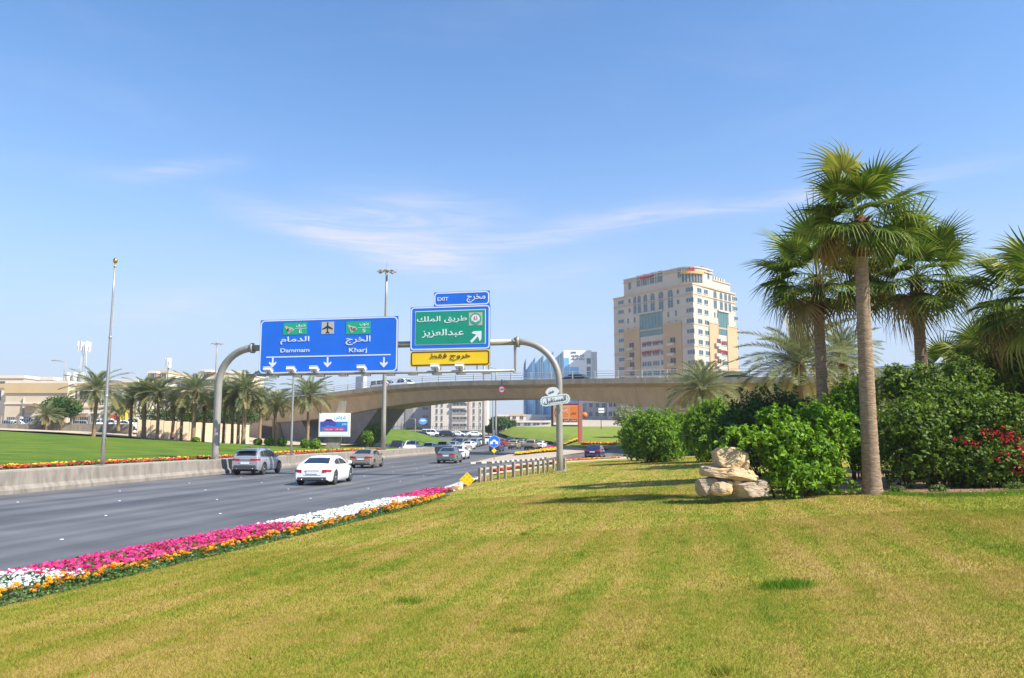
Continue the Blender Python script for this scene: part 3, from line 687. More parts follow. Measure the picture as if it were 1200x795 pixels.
for i in range(8): m.add([(wr[i][0], -.057, wr[i][1]), (wr[i+1][0], -.057, wr[i+1][1]), (wi[i+1][0], -.057, wi[i+1][1]), (wi[i][0], -.057, wi[i][1])], [(0, 1, 2, 3)])
m.build('emblem_wreath', s_green2, pn)
text('٤١', cxm-.12*S_, cxm+.14*S_, czm-.06*S_, czm+.2*S_, -.053, s_red, pn, bold=.03)
t3, L3, w, h = board('exit_only_sign', 481.0, ys_(534), 574.4, ys_(657), s_yel, 'yellow sign with dark Arabic lettering beneath the green board', s_brown, .05, .16)
tt('خروج فقط', 222, 553, 540, 617, s_brown, t3, L3, Z2, bold=.032)
m = MB()
for X in (120, 305, 490, 588, 678):
    u_, z_ = L3(*Z2(X, 655)); m.box(u_-.03, u_+.03, .02, .1, -.32, .05)
m.build('support_strut', steel_paint, t3)

# street name plate clamped on the right post
np_ = empty('street_name_plate', (PR.x-gn.x*.36, PR.y-gn.y*.36, 0), 'white scalloped street name plate with Arabic lettering on the right gantry post', 'street sign', rz=yaw)
def SN(px, py): p = onplane(px, py, PR-gn*.36, gn); return (p-PR).dot(gd), p.z
c0 = SN(650.5, 469); tl = R(7)
def rotp(p): return [(c0[0]+x*math.cos(tl)-z*math.sin(tl), c0[1]+x*math.sin(tl)+z*math.cos(tl)) for x, z in p]
def scallop(w_, h_, k=7):
    p = []
    base = rrect(-w_, w_, -h_, h_, h_*.9, 8)
    for i, (x, z) in enumerate(base): f = 1+.045*math.cos(i*2.2); p.append((x*f, z*f))
    return p
np_me = plate(rotp(scallop(.88, .29)), -.03, .03, s_white, np_, 'plate'); 
plate([(x-.16, z+.50) for x, z in rotp([(.40*math.cos(2*PI*i/24)*(1+.04*math.cos(6*PI*i/12)), .27*math.sin(2*PI*i/24)) for i in range(24)])], -.02, .025, s_white, np_, 'cap_plate')
m = MB(); ring(m, rotp(rrect(-.79, .79, -.22, .22, .19)), rotp(rrect(-.765, .765, -.195, .195, .17)), -.034, .004); m.build('plate_line', s_green, np_)
text('المستقبل', c0[0]-.64, c0[0]+.66, c0[1]-.19, c0[1]+.18, -.031, s_black, np_, bold=.012, rot=tl)
text('طريق', c0[0]-.38, c0[0]-.04, c0[1]+.38, c0[1]+.58, -.021, s_black, np_, bold=.01, rot=tl)
m = MB()
for z_ in (-.15, .2): m.lathe([(.27, c0[1]+z_), (.27, c0[1]+z_+.06)], 14, Matrix.Translation((0, .36, 0)))
m.build('clamp', steel, np_)

# ------------------------------------------------------------------ poles
def pole(name, px, py, Y, ztop, r0, r1, label, cat, zbase=None, n=10, segs=6, matl=None):
    b = at(px, py, Y); z0 = b.z if zbase is None else zbase
    o = empty(name, (b.x, b.y, z0), label, cat); H = ztop-z0
    MB().tube([(0, 0, H*i/segs) for i in range(segs+1)], [r0+(r1-r0)*i/segs for i in range(segs+1)], n).build('pole', matl or steel, o)
    return o, H
YF = behind_wall(120, .9); b = at(120, 541, YF); zt_ = at(120, 303, YF).z
o, H = pole('flagpole', 120, 541, YF, zt_-.25, .11, .04, 'tall slim silver flagpole with a golden ball on top behind the barrier', 'flagpole', zbase=zleft(b.x, b.y))
MB().lathe([(.01, H-.02), (.09, H+.02), (.115, H+.10), (.11, H+.17), (.06, H+.25), (.01, H+.28)], 14).build('ball', mat('gold', (.62, .42, .10), .25, 1), o)
MB().lathe([(.01, H-.26), (.07, H-.22), (.07, H-.16), (.01, H-.12)], 12).build('pulley', mat('gold', (1, 1, 1)), o)
MB().bbox(-.22, .22, -.22, .22, -.02, .05).build('base_plate', conc_light, o)
m = MB(); m.tube([(.13, -.05, .9), (.10, -.04, H*.5), (.06, -.03, H-.3)], .008, 4); m.box(.10, .15, -.07, -.03, 1.3, 1.42); m.build('halyard', steel, o)
for z_ in (H*.33, H*.62): MB().lathe([(.115-.06*z_/H, z_), (.125-.06*z_/H, z_+.02), (.125-.06*z_/H, z_+.1), (.11-.06*z_/H, z_+.12)], 10).build('collar', steel, o)
# high mast by the barrier
YH = behind_wall(449, 1.3); b = at(449, 526, YH); zt_ = at(449, 318, YH).z
o, H = pole('high_mast_light', 449, 526, YH, zt_, .30, .13, 'tall high mast light with a ring of lamps rising behind the blue sign', 'high mast light', zbase=zleft(b.x, b.y), n=12, matl=steel_paint)
def mast_head(o, H, rr_=1.0, k=8, s=1):
    MB().lathe([(.12*s, H-.1), (.3*s, H), (.3*s, H+.16*s), (.1*s, H+.3*s), (.02, H+.5*s)], 12).build('mast_head', steel_paint, o)
    m = MB(); m.tube([(rr_*.62*math.cos(2*PI*i/16), rr_*.62*math.sin(2*PI*i/16), H) for i in range(17)], .035*s, 6); m.build('lamp_ring', steel_paint, o)
    for i in range(k):
        t = 2*PI*i/k+.2; M_ = Matrix.Translation((0, 0, H+.02)) @ Matrix.Rotation(t, 4, 'Z')
        m = MB(); m.box(.25*s, rr_*.7, -.03*s, .03*s, -.03, .03, M_); m2 = M_ @ Matrix.Translation((rr_*.78, 0, -.02)) @ Matrix.Rotation(R(14), 4, 'Y')
        m.box(-.05*s, .38*s, -.15*s, .15*s, -.07*s, .07*s, m2); L_ = m.build('floodlight', steel_paint, o)
mast_head(o, H)
MB().tube([(0, 0, H+.4), (0, 0, H+1.15)], .015, 5).build('lightning_rod', dark, o)
# slim lamp post before the billboard
b = at(341, 530, 64)
o, H = pole('lamp_post', 341, 530, 64, at(341, 400, 64).z, .10, .06, 'slim pale lamp post between the median and the palms, its head behind the blue sign', 'lamp post', zbase=zleft(b.x, b.y))
m = MB(); m.tube([(0, 0, H-.1), (.5, 0, H+.12), (1.1, 0, H+.15)], .04, 6); m.box(.9, 1.5, -.14, .14, H+.09, H+.2); m.build('lamp_arm', steel, o)
MB().bbox(-.28, .28, -.28, .28, 0, .16).build('footing', conc_light, o)
def streetlamp(px, pyb, Y, pyt, label, kind='lamp', r=.09, zb_=None):
    zt_ = at(px, pyt, Y).z; b = at(px, pyb, Y)
    o, H = pole('lamp_post' if kind != 'mast' else 'high_mast_light', px, pyb, Y, zt_, r*1.5, r*.8, label, 'lamp post' if kind != 'mast' else 'high mast light', zbase=zb_ if zb_ is not None else b.z, n=8, matl=steel_paint)
    if kind == 'mast': mast_head(o, H, 1.2, 6, 1.2)
    else:
        m = MB(); m.tube([(0, 0, H-.1), (-.6, 0, H+.1), (-1.3, 0, H+.14)], .05, 5); m.box(-1.9, -1.1, -.16, .16, H+.08, H+.2); m.build('lamp_arm', steel_paint, o)
    return o
streetlamp(250, 497, 170, 403, 'distant high mast light above the palms left of the gantry post', 'mast', .16)
streetlamp(71, 497, 110, 424, 'thin lamp post in front of the round tree and cream houses', r=.06)
streetlamp(158, 497, 120, 438, 'short armed lamp post above the palms before the white house', r=.07)

# ------------------------------------------------------------------ flyover
TOPS = [(120, 492), (220, 480), (300, 470), (345, 465), (385, 460.3), (440, 453.3), (500, 448.2), (540, 446.6), (600, 445.6), (660, 444.4), (720, 443.4), (800, 442.6), (880, 442), (1050, 442), (1200, 443.5), (1290, 446)]
BOT = [(300, 496), (345, 493), (385, 487.5), (410, 482.2), (445, 476), (480, 471.5), (520, 468.6), (590, 467), (625, 467.6), (660, 469.4), (700, 472), (740, 476.5), (780, 481), (830, 484), (900, 478), (1000, 470), (1200, 468)]
def bplan(px, off=0.0):
    """point on the flyover's near edge, moved off metres across it"""
    k = ray(px, 450); k = Vector((k.x/k.y, 1)); t = (101+off/.8)/(1+.75*k.x); return k.x*t, t
fly = empty('flyover', (0, 101, zroad(101)), 'long tan concrete flyover crossing above the road on slanted piers', 'bridge')
fl = Vector(fly.location); bn = Vector((.6, .8, 0)); bt = Vector((.8, -.6, 0))
tx = [p[0] for p in TOPS]; ty = [p[1] for p in TOPS]; bx_ = [p[0] for p in BOT]; by_ = [p[1] for p in BOT]
st = []
for px in [120, 180, 240, 300, 325, 345, 365, 385, 400, 420, 440, 460, 480, 500, 520, 545, 570, 600, 630, 660, 690, 720, 750, 780, 805, 830, 870, 920, 980, 1050, 1120, 1200, 1290]:
    x, y = bplan(px); s = (x*.8-(y-101)*.6)
    zt_ = at(px, float(np.interp(px, tx, ty)), y).z
    x2, y2 = bplan(px, 2.5); zb_ = at(px, float(np.interp(px, bx_, by_)), y2).z if px >= 300 else zt_-2.6
    st.append((s, zt_, min(zb_, zt_-2.2)))
SS = [a[0] for a in st]; ST = [a[1] for a in st]; SB = [a[2] for a in st]
ztop = lambda s: float(np.interp(s, SS, ST)); zbot = lambda s: float(np.interp(s, SS, SB))
def bp_(s, n, z): return Vector((.8*s+.6*n, 101-.6*s+.8*n, z))-fl
beam_m = mat('flyover_concrete', (.58, .44, .285), .85, color2=(.40, .305, .20), scale=.9, bump=.12, bscale=8, fac=(.34, .78), coord='World', stretch=(1, 1, .12))
fasc_m = mat('flyover_edge', (.54, .43, .30), .85, color2=(.33, .265, .18), scale=1.1, fac=(.38, .72), coord='World', stretch=(1, 1, .15))
DW = 11.5
seg_len = 3.6; s = SS[0]; k = 0
while s < SS[-1]-.1:
    s2 = min(s+seg_len, SS[-1]); g_ = .012
    m = MB(); vv = []
    for q in (s+g_, s2-g_):
        zt_, zb_ = ztop(q), zbot(q)
        vv += [bp_(q, 1.5, zt_-1.0), bp_(q, 2.5, zb_), bp_(q, DW-2.5, zb_), bp_(q, DW-1.5, zt_-1.0)]
    m.add(vv, [(0, 1, 5, 4), (1, 2, 6, 5), (2, 3, 7, 6), (3, 0, 4, 7), (0, 3, 2, 1), (4, 5, 6, 7)]); m.build('girder_segment', beam_m, fly)
    m = MB(); vv = []
    for q in (s+.006, s2-.006):
        zt_ = ztop(q); vv += [bp_(q, 0, zt_), bp_(q, 0, zt_-.62), bp_(q, 1.5, zt_-1.0), bp_(q, DW-1.5, zt_-1.0), bp_(q, DW, zt_-.62), bp_(q, DW, zt_), bp_(q, DW-.3, zt_), bp_(q, DW-.3, zt_-.5), bp_(q, .3, zt_-.5), bp_(q, .3, zt_)]
    n = 10; m.add(vv, [(i, (i+1) % n, n+(i+1) % n, n+i) for i in range(n)]+[(0, 9, 8, 1), (1, 8, 2), (2, 8, 7, 3), (3, 7, 4), (4, 7, 6, 5)]); m.build('parapet', fasc_m, fly); s = s2
s = SS[0]
rail_m = mat('rail_steel', (.55, .56, .57), .4, .4)
while s < SS[-1]-3.2:
    for n_ in (.14, DW-.15):
        if n_ > 1 and s > 60: continue
        z0, z1 = ztop(s), ztop(s+3.2)
        MB().box(-.05, .05, -.06, .06, 0, .95).build('rail_post', rail_m, fly, loc=bp_(s, n_, z0), rot=(0, 0, math.atan2(-.6, .8)))
        for h_ in (.32, .60, .90): MB().tube([bp_(s, n_, z0+h_), bp_(s+3.2, n_, z1+h_)], .035, 6, False).build('rail', rail_m, fly)
    s += 3.2
def leg(poly_top, poly_bot, name, n0, n1, m_=None, ztopf=None, zg=-.8):
    (a0, a1), (b0, b1) = poly_top, poly_bot
    m = MB(); v = []
    for n_ in (n0, n1): v += [bp_(a0, n_, zbot(a0)+.4), bp_(a1, n_, zbot(a1)+.4), bp_(b1, n_, zg), bp_(b0, n_, zg)]
    m.add(v, [(0, 1, 2, 3), (7, 6, 5, 4), (0, 4, 5, 1), (1, 5, 6, 2), (2, 6, 7, 3), (3, 7, 4, 0)]); return m.build(name, m_ or beam_m, fly)
def s_of(px, off=2.6): x, y = bplan(px, off); return x*.8-(y-101)*.6-0.0
leg((s_of(402), s_of(446)), (s_of(372), s_of(408)), 'pier_leg', 2.8, DW-2.8, conc_dark)  # this leg and the next: face shade put into a darker concrete colour
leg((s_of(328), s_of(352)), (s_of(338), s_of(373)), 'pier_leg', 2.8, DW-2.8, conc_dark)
leg((s_of(772), s_of(800)), (s_of(806), s_of(830)), 'pier_leg', 2.8, DW-2.8)
leg((s_of(850), s_of(885)), (s_of(826), s_of(850)), 'pier_leg', 2.8, DW-2.8)
leg((s_of(150), s_of(326)), (s_of(150), s_of(328)), 'abutment', 1.6, DW-1.6)
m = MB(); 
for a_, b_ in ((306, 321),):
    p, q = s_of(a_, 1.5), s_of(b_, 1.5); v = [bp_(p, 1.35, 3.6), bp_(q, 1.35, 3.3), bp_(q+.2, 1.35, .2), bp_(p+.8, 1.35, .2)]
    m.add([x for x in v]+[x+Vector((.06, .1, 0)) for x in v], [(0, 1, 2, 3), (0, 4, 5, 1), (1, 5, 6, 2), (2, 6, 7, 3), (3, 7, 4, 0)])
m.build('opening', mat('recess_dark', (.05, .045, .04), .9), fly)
leg((s_of(950), s_of(1285)), (s_of(950), s_of(1285)), 'abutment', 1.6, DW-1.6)
# round limit sign hung on the parapet
p = at(588, 456.5, bplan(588)[1]-.5); o = empty('limit_sign', tuple(p), 'small round white limit sign with red rim hanging on the flyover edge', 'traffic sign', rz=math.atan2(-.6, .8)*.5)
cc = lambda r, k=24: [(r*math.cos(2*PI*i/k), r*math.sin(2*PI*i/k)) for i in range(k)]
plate(cc(.46), 0, .03, s_white, o, 'face'); m = MB(); ring(m, cc(.48), cc(.36), -.012, .012); m.build('red_rim', s_red, o); text('100', -.27, .27, -.14, .15, -.001, s_black, o, bold=.03)
MB().box(-.06, .06, .03, .09, -.4, 1.35).build('bracket', dark, o)

# ------------------------------------------------------------------ digital billboard on the median
p = at(392, 527, 90); zg = zleft(p.x, 90)
bb = empty('median_billboard', (p.x, 90, zg), 'bright blue and white car advertisement board on a slanted concrete stem', 'billboard', rz=R(6))
def B9(px, py): q = at(px, py, 90); return q.x-p.x, q.z-zg
x0, z1 = B9(374.3, 484.3); x1, z0 = B9(410, 512.3)
xa, za_ = B9(380, 530); xb, _ = B9(397, 530); xc, zc = B9(399, 470); xd, _ = B9(404, 470)
MB().prism([(xa, -.3), (xb, -.3), (xd+.1, zc*1.0), (xc-.1, zc)], .9, Matrix.Translation((0, .12, 0))).build('stem', conc_light, bb)
MB().bbox(x0, x1, -.25, .12, z0, z1, .05).build('frame', mat('frame_grey', (.62, .60, .58), .5), bb)
BB = lambda X, Y: B9(365+X/17.67, 475+Y/17.67)
def bq(X0, Y0, X1, Y1, m_, name, y=-.262, par=None): a = BB(X0, Y0); b = BB(X1, Y1); return MB().box(a[0], b[0], y, y+.011, b[1], a[1]).build(name, m_, par or bb)
ad_b = mat('ad_blue', (.02, .09, .42), .4, color2=(.01, .22, .6), scale=.8)
scr = bq(195, 170, 745, 630, s_white, 'poster'); bq(195, 340, 745, 550, ad_b, 'blue_band', -.272, scr)
bq(250, 478, 690, 525, s_red, 'red_bar', -.282, scr); bq(225, 560, 745, 620, mat('ad_pale', (.66, .76, .86), .5), 'pale_band', -.271, scr)
def bt_(s_, X0, Y0, X1, Y1, m_, y, bold=.01): a = BB(X0, Y0); b = BB(X1, Y1); text(s_, a[0], b[0], b[1], a[1], y, m_, scr, bold=bold)
bt_('عروض', 480, 200, 720, 315, mat('ad_cyan', (.05, .35, .62), .5), -.264, .03); bt_('٤٩٩', 640, 380, 725, 415, s_white, -.274, .02); bt_('تملك الان', 500, 488, 660, 518, s_white, -.284); bt_('عرض لفترة', 270, 488, 450, 518, s_white, -.284)
prof = [(205, 400), (215, 350), (270, 335), (320, 290), (420, 290), (470, 330), (520, 350), (525, 410), (480, 435), (430, 415), (330, 415), (290, 438), (240, 432)]
plate([BB(*q) for q in prof][::-1], -.290, .008, mat('ad_car', (.06, .05, .38), .4), scr, 'car_picture')
plate([BB(*q) for q in [(300, 330), (330, 300), (415, 300), (450, 330)]][::-1], -.294, .003, s_black, scr, 'car_window_picture')
# ------------------------------------------------------------------ far right terrain
MRY = [60, 80, 100, 140, 150, 160, 172, 185, 205, 240, 300]; MRX = [-6, on(554, 543.5).x, .3, 6.6, 7.4, 5, -.5, -4.5, -6.5, -7, -8]
def mr(y): return float(np.interp(y, MRY, MRX))
def ramp_r(y): return 0 if y < 82 else .055*(y-82) if y < 102 else 1.1+.0135*(y-102)
def zright(x, y): return zroad(y)+ramp_r(y)*sm(mr(y)+.5, mr(y)+7, x)+.02
far_r = sheet('far_field', lambda y: mr(y)+(3 if y > 98 else 6), lambda y: 150, [97, 100, 103, 106, 110, 118, 126, 135, 145, 160, 180, 205], zright, farg_m, 40)
back_r = sheet('far_pavement', lambda y: mr(y)+3, lambda y: 260, [205, 215, 240, 300, 420], zright, pave, 12)
sl_near = [on(x, y, zright) for x, y in [(668, 542), (700, 540), (745, 537), (800, 534)]]
slip_pts = [on(x, y, zright) for x, y in [(600, 548), (651, 544), (700, 541), (760, 538.5), (860, 534), (860, 522), (740, 524.3), (700, 529.5), (669, 533), (640, 538), (600, 542)]]
bpy.data.objects.remove(ramp)
slip = poly_sheet('slip_road', [(p.x, p.y) for p in slip_pts], zright, asph, 2.5, .012)
isl_pts = [on(x, y, zright) for x, y in [(554, 543.6), (575, 543), (600, 541), (640, 537.3), (668, 532), (690, 529), (676, 525.5), (650, 526.5), (620, 529.8), (600, 533), (575, 538.5)]]
isl = poly_sheet('traffic_island', [(p.x, p.y) for p in isl_pts], lambda x, y: zright(x, y), pave, 2.5, .14)
# black and white kerb stones along the island nose
kw = MB().bbox(-.3, .3, -.09, .09, 0, .165, .02); kme2 = kw.mesh('kerb_stone', mat('kerb_white', (.50, .46, .40), .8)); kme3 = kme2.copy(); kme3.materials[0] = mat('kerb_black', (.06, .06, .06), .8)
def kerbline(pts, zoff=.0, alt=True):
    P = [Vector((p[0], p[1])) for p in pts]; i = 0; carry = 0
    for a, b in zip(P, P[1:]):
        L_ = (b-a).length; d = (b-a)/L_; t = carry
        while t < L_:
            q = a+d*t; z = zright(q.x, q.y)
            link('kerb_stone', kme3 if (i % 2 and alt) else kme2, isl, (q.x, q.y, z-.02+zoff), (0, 0, math.atan2(d.y, d.x))); t += .62; i += 1
        carry = t-L_
kerbline([(p.x, p.y) for p in isl_pts[:4]])
def patch_flowers(cx_, cy_, rx, ry, m_, lab, n, hh=.3, size=.07, zf=zright):
    n_pts = 12; pts = [(cx_-rx+2*rx*i/n_pts, cy_, 0) for i in range(n_pts+1)]
    return ribbon_flowers('flower_patch', pts, ry*2, hh, n, m_, lab, size, zf)
p = on(630, 532, zright); patch_flowers(p.x, p.y, 2.7, 2.0, yellow_m, 'yellow flower patch on the traffic island left of the gantry post', 2200, .45, .09)
p = on(667, 520, zright); patch_flowers(p.x, p.y, 1.6, 2.0, yellow_m, 'yellow flowers on the far field beside the orange billboard post', 700, .4, .1)
p = on(715, 521.5, zright); patch_flowers(p.x, p.y, 4.0, .8, orange_m, 'orange flower strip at the foot of the far field behind the blue car', 1100, .35, .1)
p = on(645, 526, zright); patch_flowers(p.x, p.y, 2.2, .9, pink_m, 'pink flower patch beyond the traffic island near the pickup', 700, .4, .09)
kerb_f = poly_sheet('far_kerb', [(q.x, q.y) for q in [on(x, y, zright) for x, y in [(690, 527.5), (720, 525.3), (770, 522), (770, 520.6), (720, 523.2), (690, 524.8)]]], zright, conc_light, 3, .12)
# gravel shoulder between slip road and lawn
sh = poly_sheet('gravel_shoulder', [(q.x, q.y) for q in [on(x, y, zright) for x, y in [(664, 543.2), (700, 541.0), (745, 538.6), (790, 537), (800, 534), (745, 534.8), (715, 537.3), (690, 539.8), (664, 541.5)]]], lambda x, y: max(zright(x, y), zroad(y)+.1), sand, 2, .06)

# far left embankment beyond the flyover
def zemb(x, y): return zroad(y)+.05+2.6*sm(132, 165, y)*sm(-14, -26, x)
emb = sheet('far_embankment', lambda y: -70, lambda y: -14+(y-118)*.12, [112, 118, 124, 130, 136, 142, 148, 154, 160, 168, 178], zemb, green_m, 18)
# asphalt beyond: far road where queues stand
fr = sheet('far_road', lambda y: -150, lambda y: mr(y)+2, [172, 185, 200, 215, 232], lambda x, y: zroad(y)+.04, asph, 8)

# ------------------------------------------------------------------ small signs
def gpost(o, h, r=.035): MB().tube([(0, 0, -.1), (0, 0, h)], r, 8).build('post', steel, o)
p = on(579, 540.5, zright); o = empty('keep_either_side_sign', (p.x, p.y, p.z+.1), 'round blue sign with white chevron arrows on the island nose', 'traffic sign')
ztp = at(578, 511, p.y).z-p.z-.1; gpost(o, ztp)
c_ = [(.56*math.cos(2*PI*i/28), ztp-.56+.56*math.sin(2*PI*i/28)) for i in range(28)]; f = plate(c_, -.06, .03, s_blue, o, 'disc')
ci = [(x*1.04, (z-ztp+.56)*1.04+ztp-.56) for x, z in c_]; m = MB(); ring(m, ci, c_, -.062, .02); m.build('rim', s_white, o)
for sg in (-1, 1):
    q = [(sg*.04, .22), (sg*.30, -.05), (sg*.40, .04), (sg*.40, -.30), (sg*.08, -.26), (sg*.17, -.17), (sg*-.0, .02)]; q = [(x, z+ztp-.54) for x, z in q]; q = q if sg < 0 else q[::-1]
    plate(q, -.072, .012, s_white, o, 'white_arrow')
dm = [(0, ztp-1.72), (.26, ztp-1.46), (0, ztp-1.2), (-.26, ztp-1.46)]; plate(dm, -.06, .02, s_yel, o, 'yellow_diamond')
def zl(x, y): return zlawn(x, y)
p = at(547.3, 575, 35.5); zg = zlawn(p.x, 35.5); o = empty('diamond_marker_sign', (p.x, 35.5, zg), 'yellow diamond marker with nine reflectors where the guard rail starts', 'traffic sign')
zc = at(547.3, 562.5, 35.5).z-zg; gpost(o, zc+.1)
dd = .345; dmo = plate([(0, zc-dd), (dd, zc), (0, zc+dd), (-dd, zc)], -.06, .02, s_yel, o, 'diamond')
refl = mat('reflector_amber', (.85, .36, .02), .2)
for i in range(-1, 2):
    for j in range(-1, 2):
        a, b = (i+j)*.12, (i-j)*.12; plate([(a+.045*math.cos(2*PI*k/8), zc+b+.045*math.sin(2*PI*k/8)) for k in range(8)], -.068, .008, refl, dmo, 'reflector')
# ------------------------------------------------------------------ guard rail
g0 = at(558, 566, 38.0); g1 = at(652, 552, 47.2); gr = empty('guard_rail', (g0.x, 38, zlawn(g0.x, 38)), 'low cream two beam guard rail on wooden-looking posts beside the gantry', 'guard rail')
A = Vector((g0.x, 38.0, 0)); Bv = Vector((g1.x, 47.2, 0)); d = (Bv-A).normalized(); Lg = (Bv-A).length; gyaw = math.atan2(d.y, d.x)
gr.rotation_euler = (0, 0, gyaw)
rail_c = mat('guard_rail_cream', (.46, .41, .34), .6, vary=.15, scale=3); rail_p = mat('guard_post', (.34, .28, .20), .75, color2=(.22, .18, .13), scale=5)
pxs = [562, 568, 575.5, 584, 592, 602, 611, 618, 625, 631, 637, 642, 649]
for k, px in enumerate(pxs):
    q = onplane(px, 560, A, Vector((-d.y, d.x, 0))); u_ = (Vector((q.x, q.y, 0))-A).dot(d); zz_ = zlawn(A.x+d.x*u_, A.y+d.y*u_)-gr.location.z
    w_ = .055 if k != 5 else .09
    MB().bbox(u_-w_, u_+w_, -.07, .06, zz_-.1, zz_+.74+(.08 if k == 5 else 0), .015).build('post', rail_p if k != 5 else conc_light, gr)
    if k: 
        for h_ in (.30, .58): MB().bbox(pu+.01, u_-.01, .07, .12, min(pz, zz_)+h_, min(pz, zz_)+h_+.10, .015).build('rail', rail_c, gr)
    pu, pz = u_, zz_
# rail carrying on behind the gantry post
MB().bbox(pu, pu+2.2, .07, .12, pz+.44, pz+.58, .015).build('rail', rail_c, gr); MB().bbox(pu+1.6, pu+1.8, -.1, .06, pz-.2, pz+.75, .015).build('post', rail_p, gr)

# ------------------------------------------------------------------ orange billboard beyond
p = on(679.5, 520, zright); Yb = p.y
ob = empty('street_billboard', (p.x, p.y, p.z), 'red framed orange and beige advertisement board on one tall post', 'billboard', rz=R(-3))
def OB(px, py): q = at(px, py, Yb); return q.x-p.x, q.z-p.z
Z7 = lambda X, Y: (620+X/7.175, 440+Y/7.175)
x0, z1 = OB(*Z7(185, 238)); x1, z0 = OB(*Z7(418, 430)); xp0, _ = OB(*Z7(412, 300)); xp1, _ = OB(*Z7(447, 300)); zt_ = OB(679, 474)[1]
redp = mat('billboard_red', (.50, .04, .03), .5)
MB().bbox(xp0, xp1, -.1, .35, -.3, zt_, .03).build('post', mat('billboard_post', (.40, .17, .13), .6), ob)
MB().box(xp0-.06, xp0+.1, -.14, -.1, .2, zt_).build('post_strip', redp, ob)
MB().bbox(x0, xp0+.05, -.15, .35, z0, z1, .05).build('frame', mat('billboard_dark', (.07, .04, .035), .5), ob)
m = MB(); m.box(x0, xp0+.1, -.20, -.152, z1-.14, z1+.06); m.build('top_trim', redp, ob)
pa = (x0+.35, x1-.15, z0+.28, z1-.25); po = MB().box(pa[0], pa[1], -.18, -.155, pa[2], pa[3]).build('poster', mat('poster_beige', (.55, .36, .22), .6), ob)
Wp, Hp = pa[1]-pa[0], pa[3]-pa[2]; orng = mat('poster_orange', (.72, .20, .03), .6); drd = mat('poster_darkred', (.35, .03, .02), .6)
def pq(a, b, c, d_, m_, nm, y=-.188): MB().box(pa[0]+a*Wp, pa[0]+b*Wp, y, y+.007, pa[2]+c*Hp, pa[2]+d_*Hp).build(nm, m_, po)
pq(.32, .62, .38, .88, orng, 'orange_block'); pq(.68, .98, .35, .95, orng, 'orange_block'); pq(.25, .98, .14, .30, drd, 'red_band'); pq(0, 1, -.02, .10, s_white, 'white_band', -.187)
m = MB(); o1 = [(pa[0]+Wp*(.15+.11*math.cos(2*PI*i/20)), pa[2]+Hp*(.62+.28*math.sin(2*PI*i/20))) for i in range(20)]; o2 = [(pa[0]+Wp*(.15+.065*math.cos(2*PI*i/20)), pa[2]+Hp*(.62+.19*math.sin(2*PI*i/20))) for i in range(20)]; ring(m, o1, o2, -.186, .006); m.build('oval_mark', drd, po)
text('خصم', pa[0]+.36*Wp, pa[0]+.6*Wp, pa[2]+.62*Hp, pa[2]+.84*Hp, -.189, s_white, po); text('عروض', pa[0]+.72*Wp, pa[0]+.95*Wp, pa[2]+.5*Hp, pa[2]+.66*Hp, -.189, s_black, po); text('عروض اليوم', pa[0]+.45*Wp, pa[0]+.95*Wp, pa[2]+.16*Hp, pa[2]+.28*Hp, -.189, s_white, po, bold=.01)
MB().lathe([(.02, -.12), (.42, -.1), (.42, .1), (.02, .12)], 8, Matrix.Translation((xp1+.35, .1, z1-1.7)) @ Matrix.Rotation(PI/2, 4, 'X')).build('orange_disc', orng, ob)
MB().box(xp1, xp1+.35, .06, .14, z1-1.75, z1-1.65).build('disc_arm', dark, ob)

# ------------------------------------------------------------------ buildings
def bwin(parent, fme, pme, loc, rot=None):
    f = link('window', fme, parent, loc, rot); link('pane', pme, f, (0, 0, 0)); return f
WC = {}
def wmesh(w, h, frame, glass, d=.12, mull=1, arch=False):
    key = (round(w, 2), round(h, 2), frame.name, glass.name, mull, arch, d)
    if key in WC: return WC[key]
    t = max(.06, w*.045); m = MB()
    if arch:
        n = 10; po = [(w/2, 0)]+[(w/2*math.cos(PI*i/n), h-w/2+w/2*math.sin(PI*i/n)) for i in range(n+1)]+[(-w/2, 0)]
        pi_ = [(w/2-t, t)]+[((w/2-t)*math.cos(PI*i/n), h-w/2+(w/2-t)*math.sin(PI*i/n)) for i in range(n+1)]+[(-w/2+t, t)]
        ring(m, po, pi_, -.05, d+.05); m.box(-t*.35, t*.35, -.03, 0, t, h-t); m.box(-w/2+t, w/2-t, -.028, 0, h*.45, h*.45+t*.8); p_ = MB().prism(pi_, .02, Matrix.Translation((0, -.012, 0)))
    else:
        ring(m, [(-w/2, 0), (w/2, 0), (w/2, h), (-w/2, h)], [(-w/2+t, t), (w/2-t, t), (w/2-t, h-t), (-w/2+t, h-t)], -.05, d+.05)
        m.box(-w/2-t, w/2+t, -.14, .0, -t*1.3, 0)
        for i in range(mull): x_ = -w/2+w*(i+1)/(mull+1); m.box(x_-t*.35, x_+t*.35, -.03, 0, t, h-t)
        p_ = MB().box(-w/2+t, w/2-t, -.012, .008, t, h-t)
    WC[key] = (m.mesh('window', frame), p_.mesh('pane', glass)); return WC[key]
cream = mat('plaster_cream', (.62, .52, .38), .9, color2=(.54, .45, .33), scale=.25)
cream2 = mat('plaster_pale', (.70, .62, .52), .9, color2=(.62, .54, .45), scale=.25)
tan = mat('plaster_tan', (.56, .42, .24), .9, color2=(.50, .37, .21), scale=.3)
pinkp = mat('plaster_pink', (.62, .50, .44), .9, color2=(.55, .44, .38), scale=.3)
brownp = mat('plaster_brown', (.30, .20, .15), .9)
whitep = mat('plaster_white', (.74, .70, .66), .9, color2=(.66, .62, .58), scale=.3)
gla = mat('dim_glass', (.07, .09, .11), .15, spec=.8)
frm = mat('window_frame', (.45, .42, .38), .6)
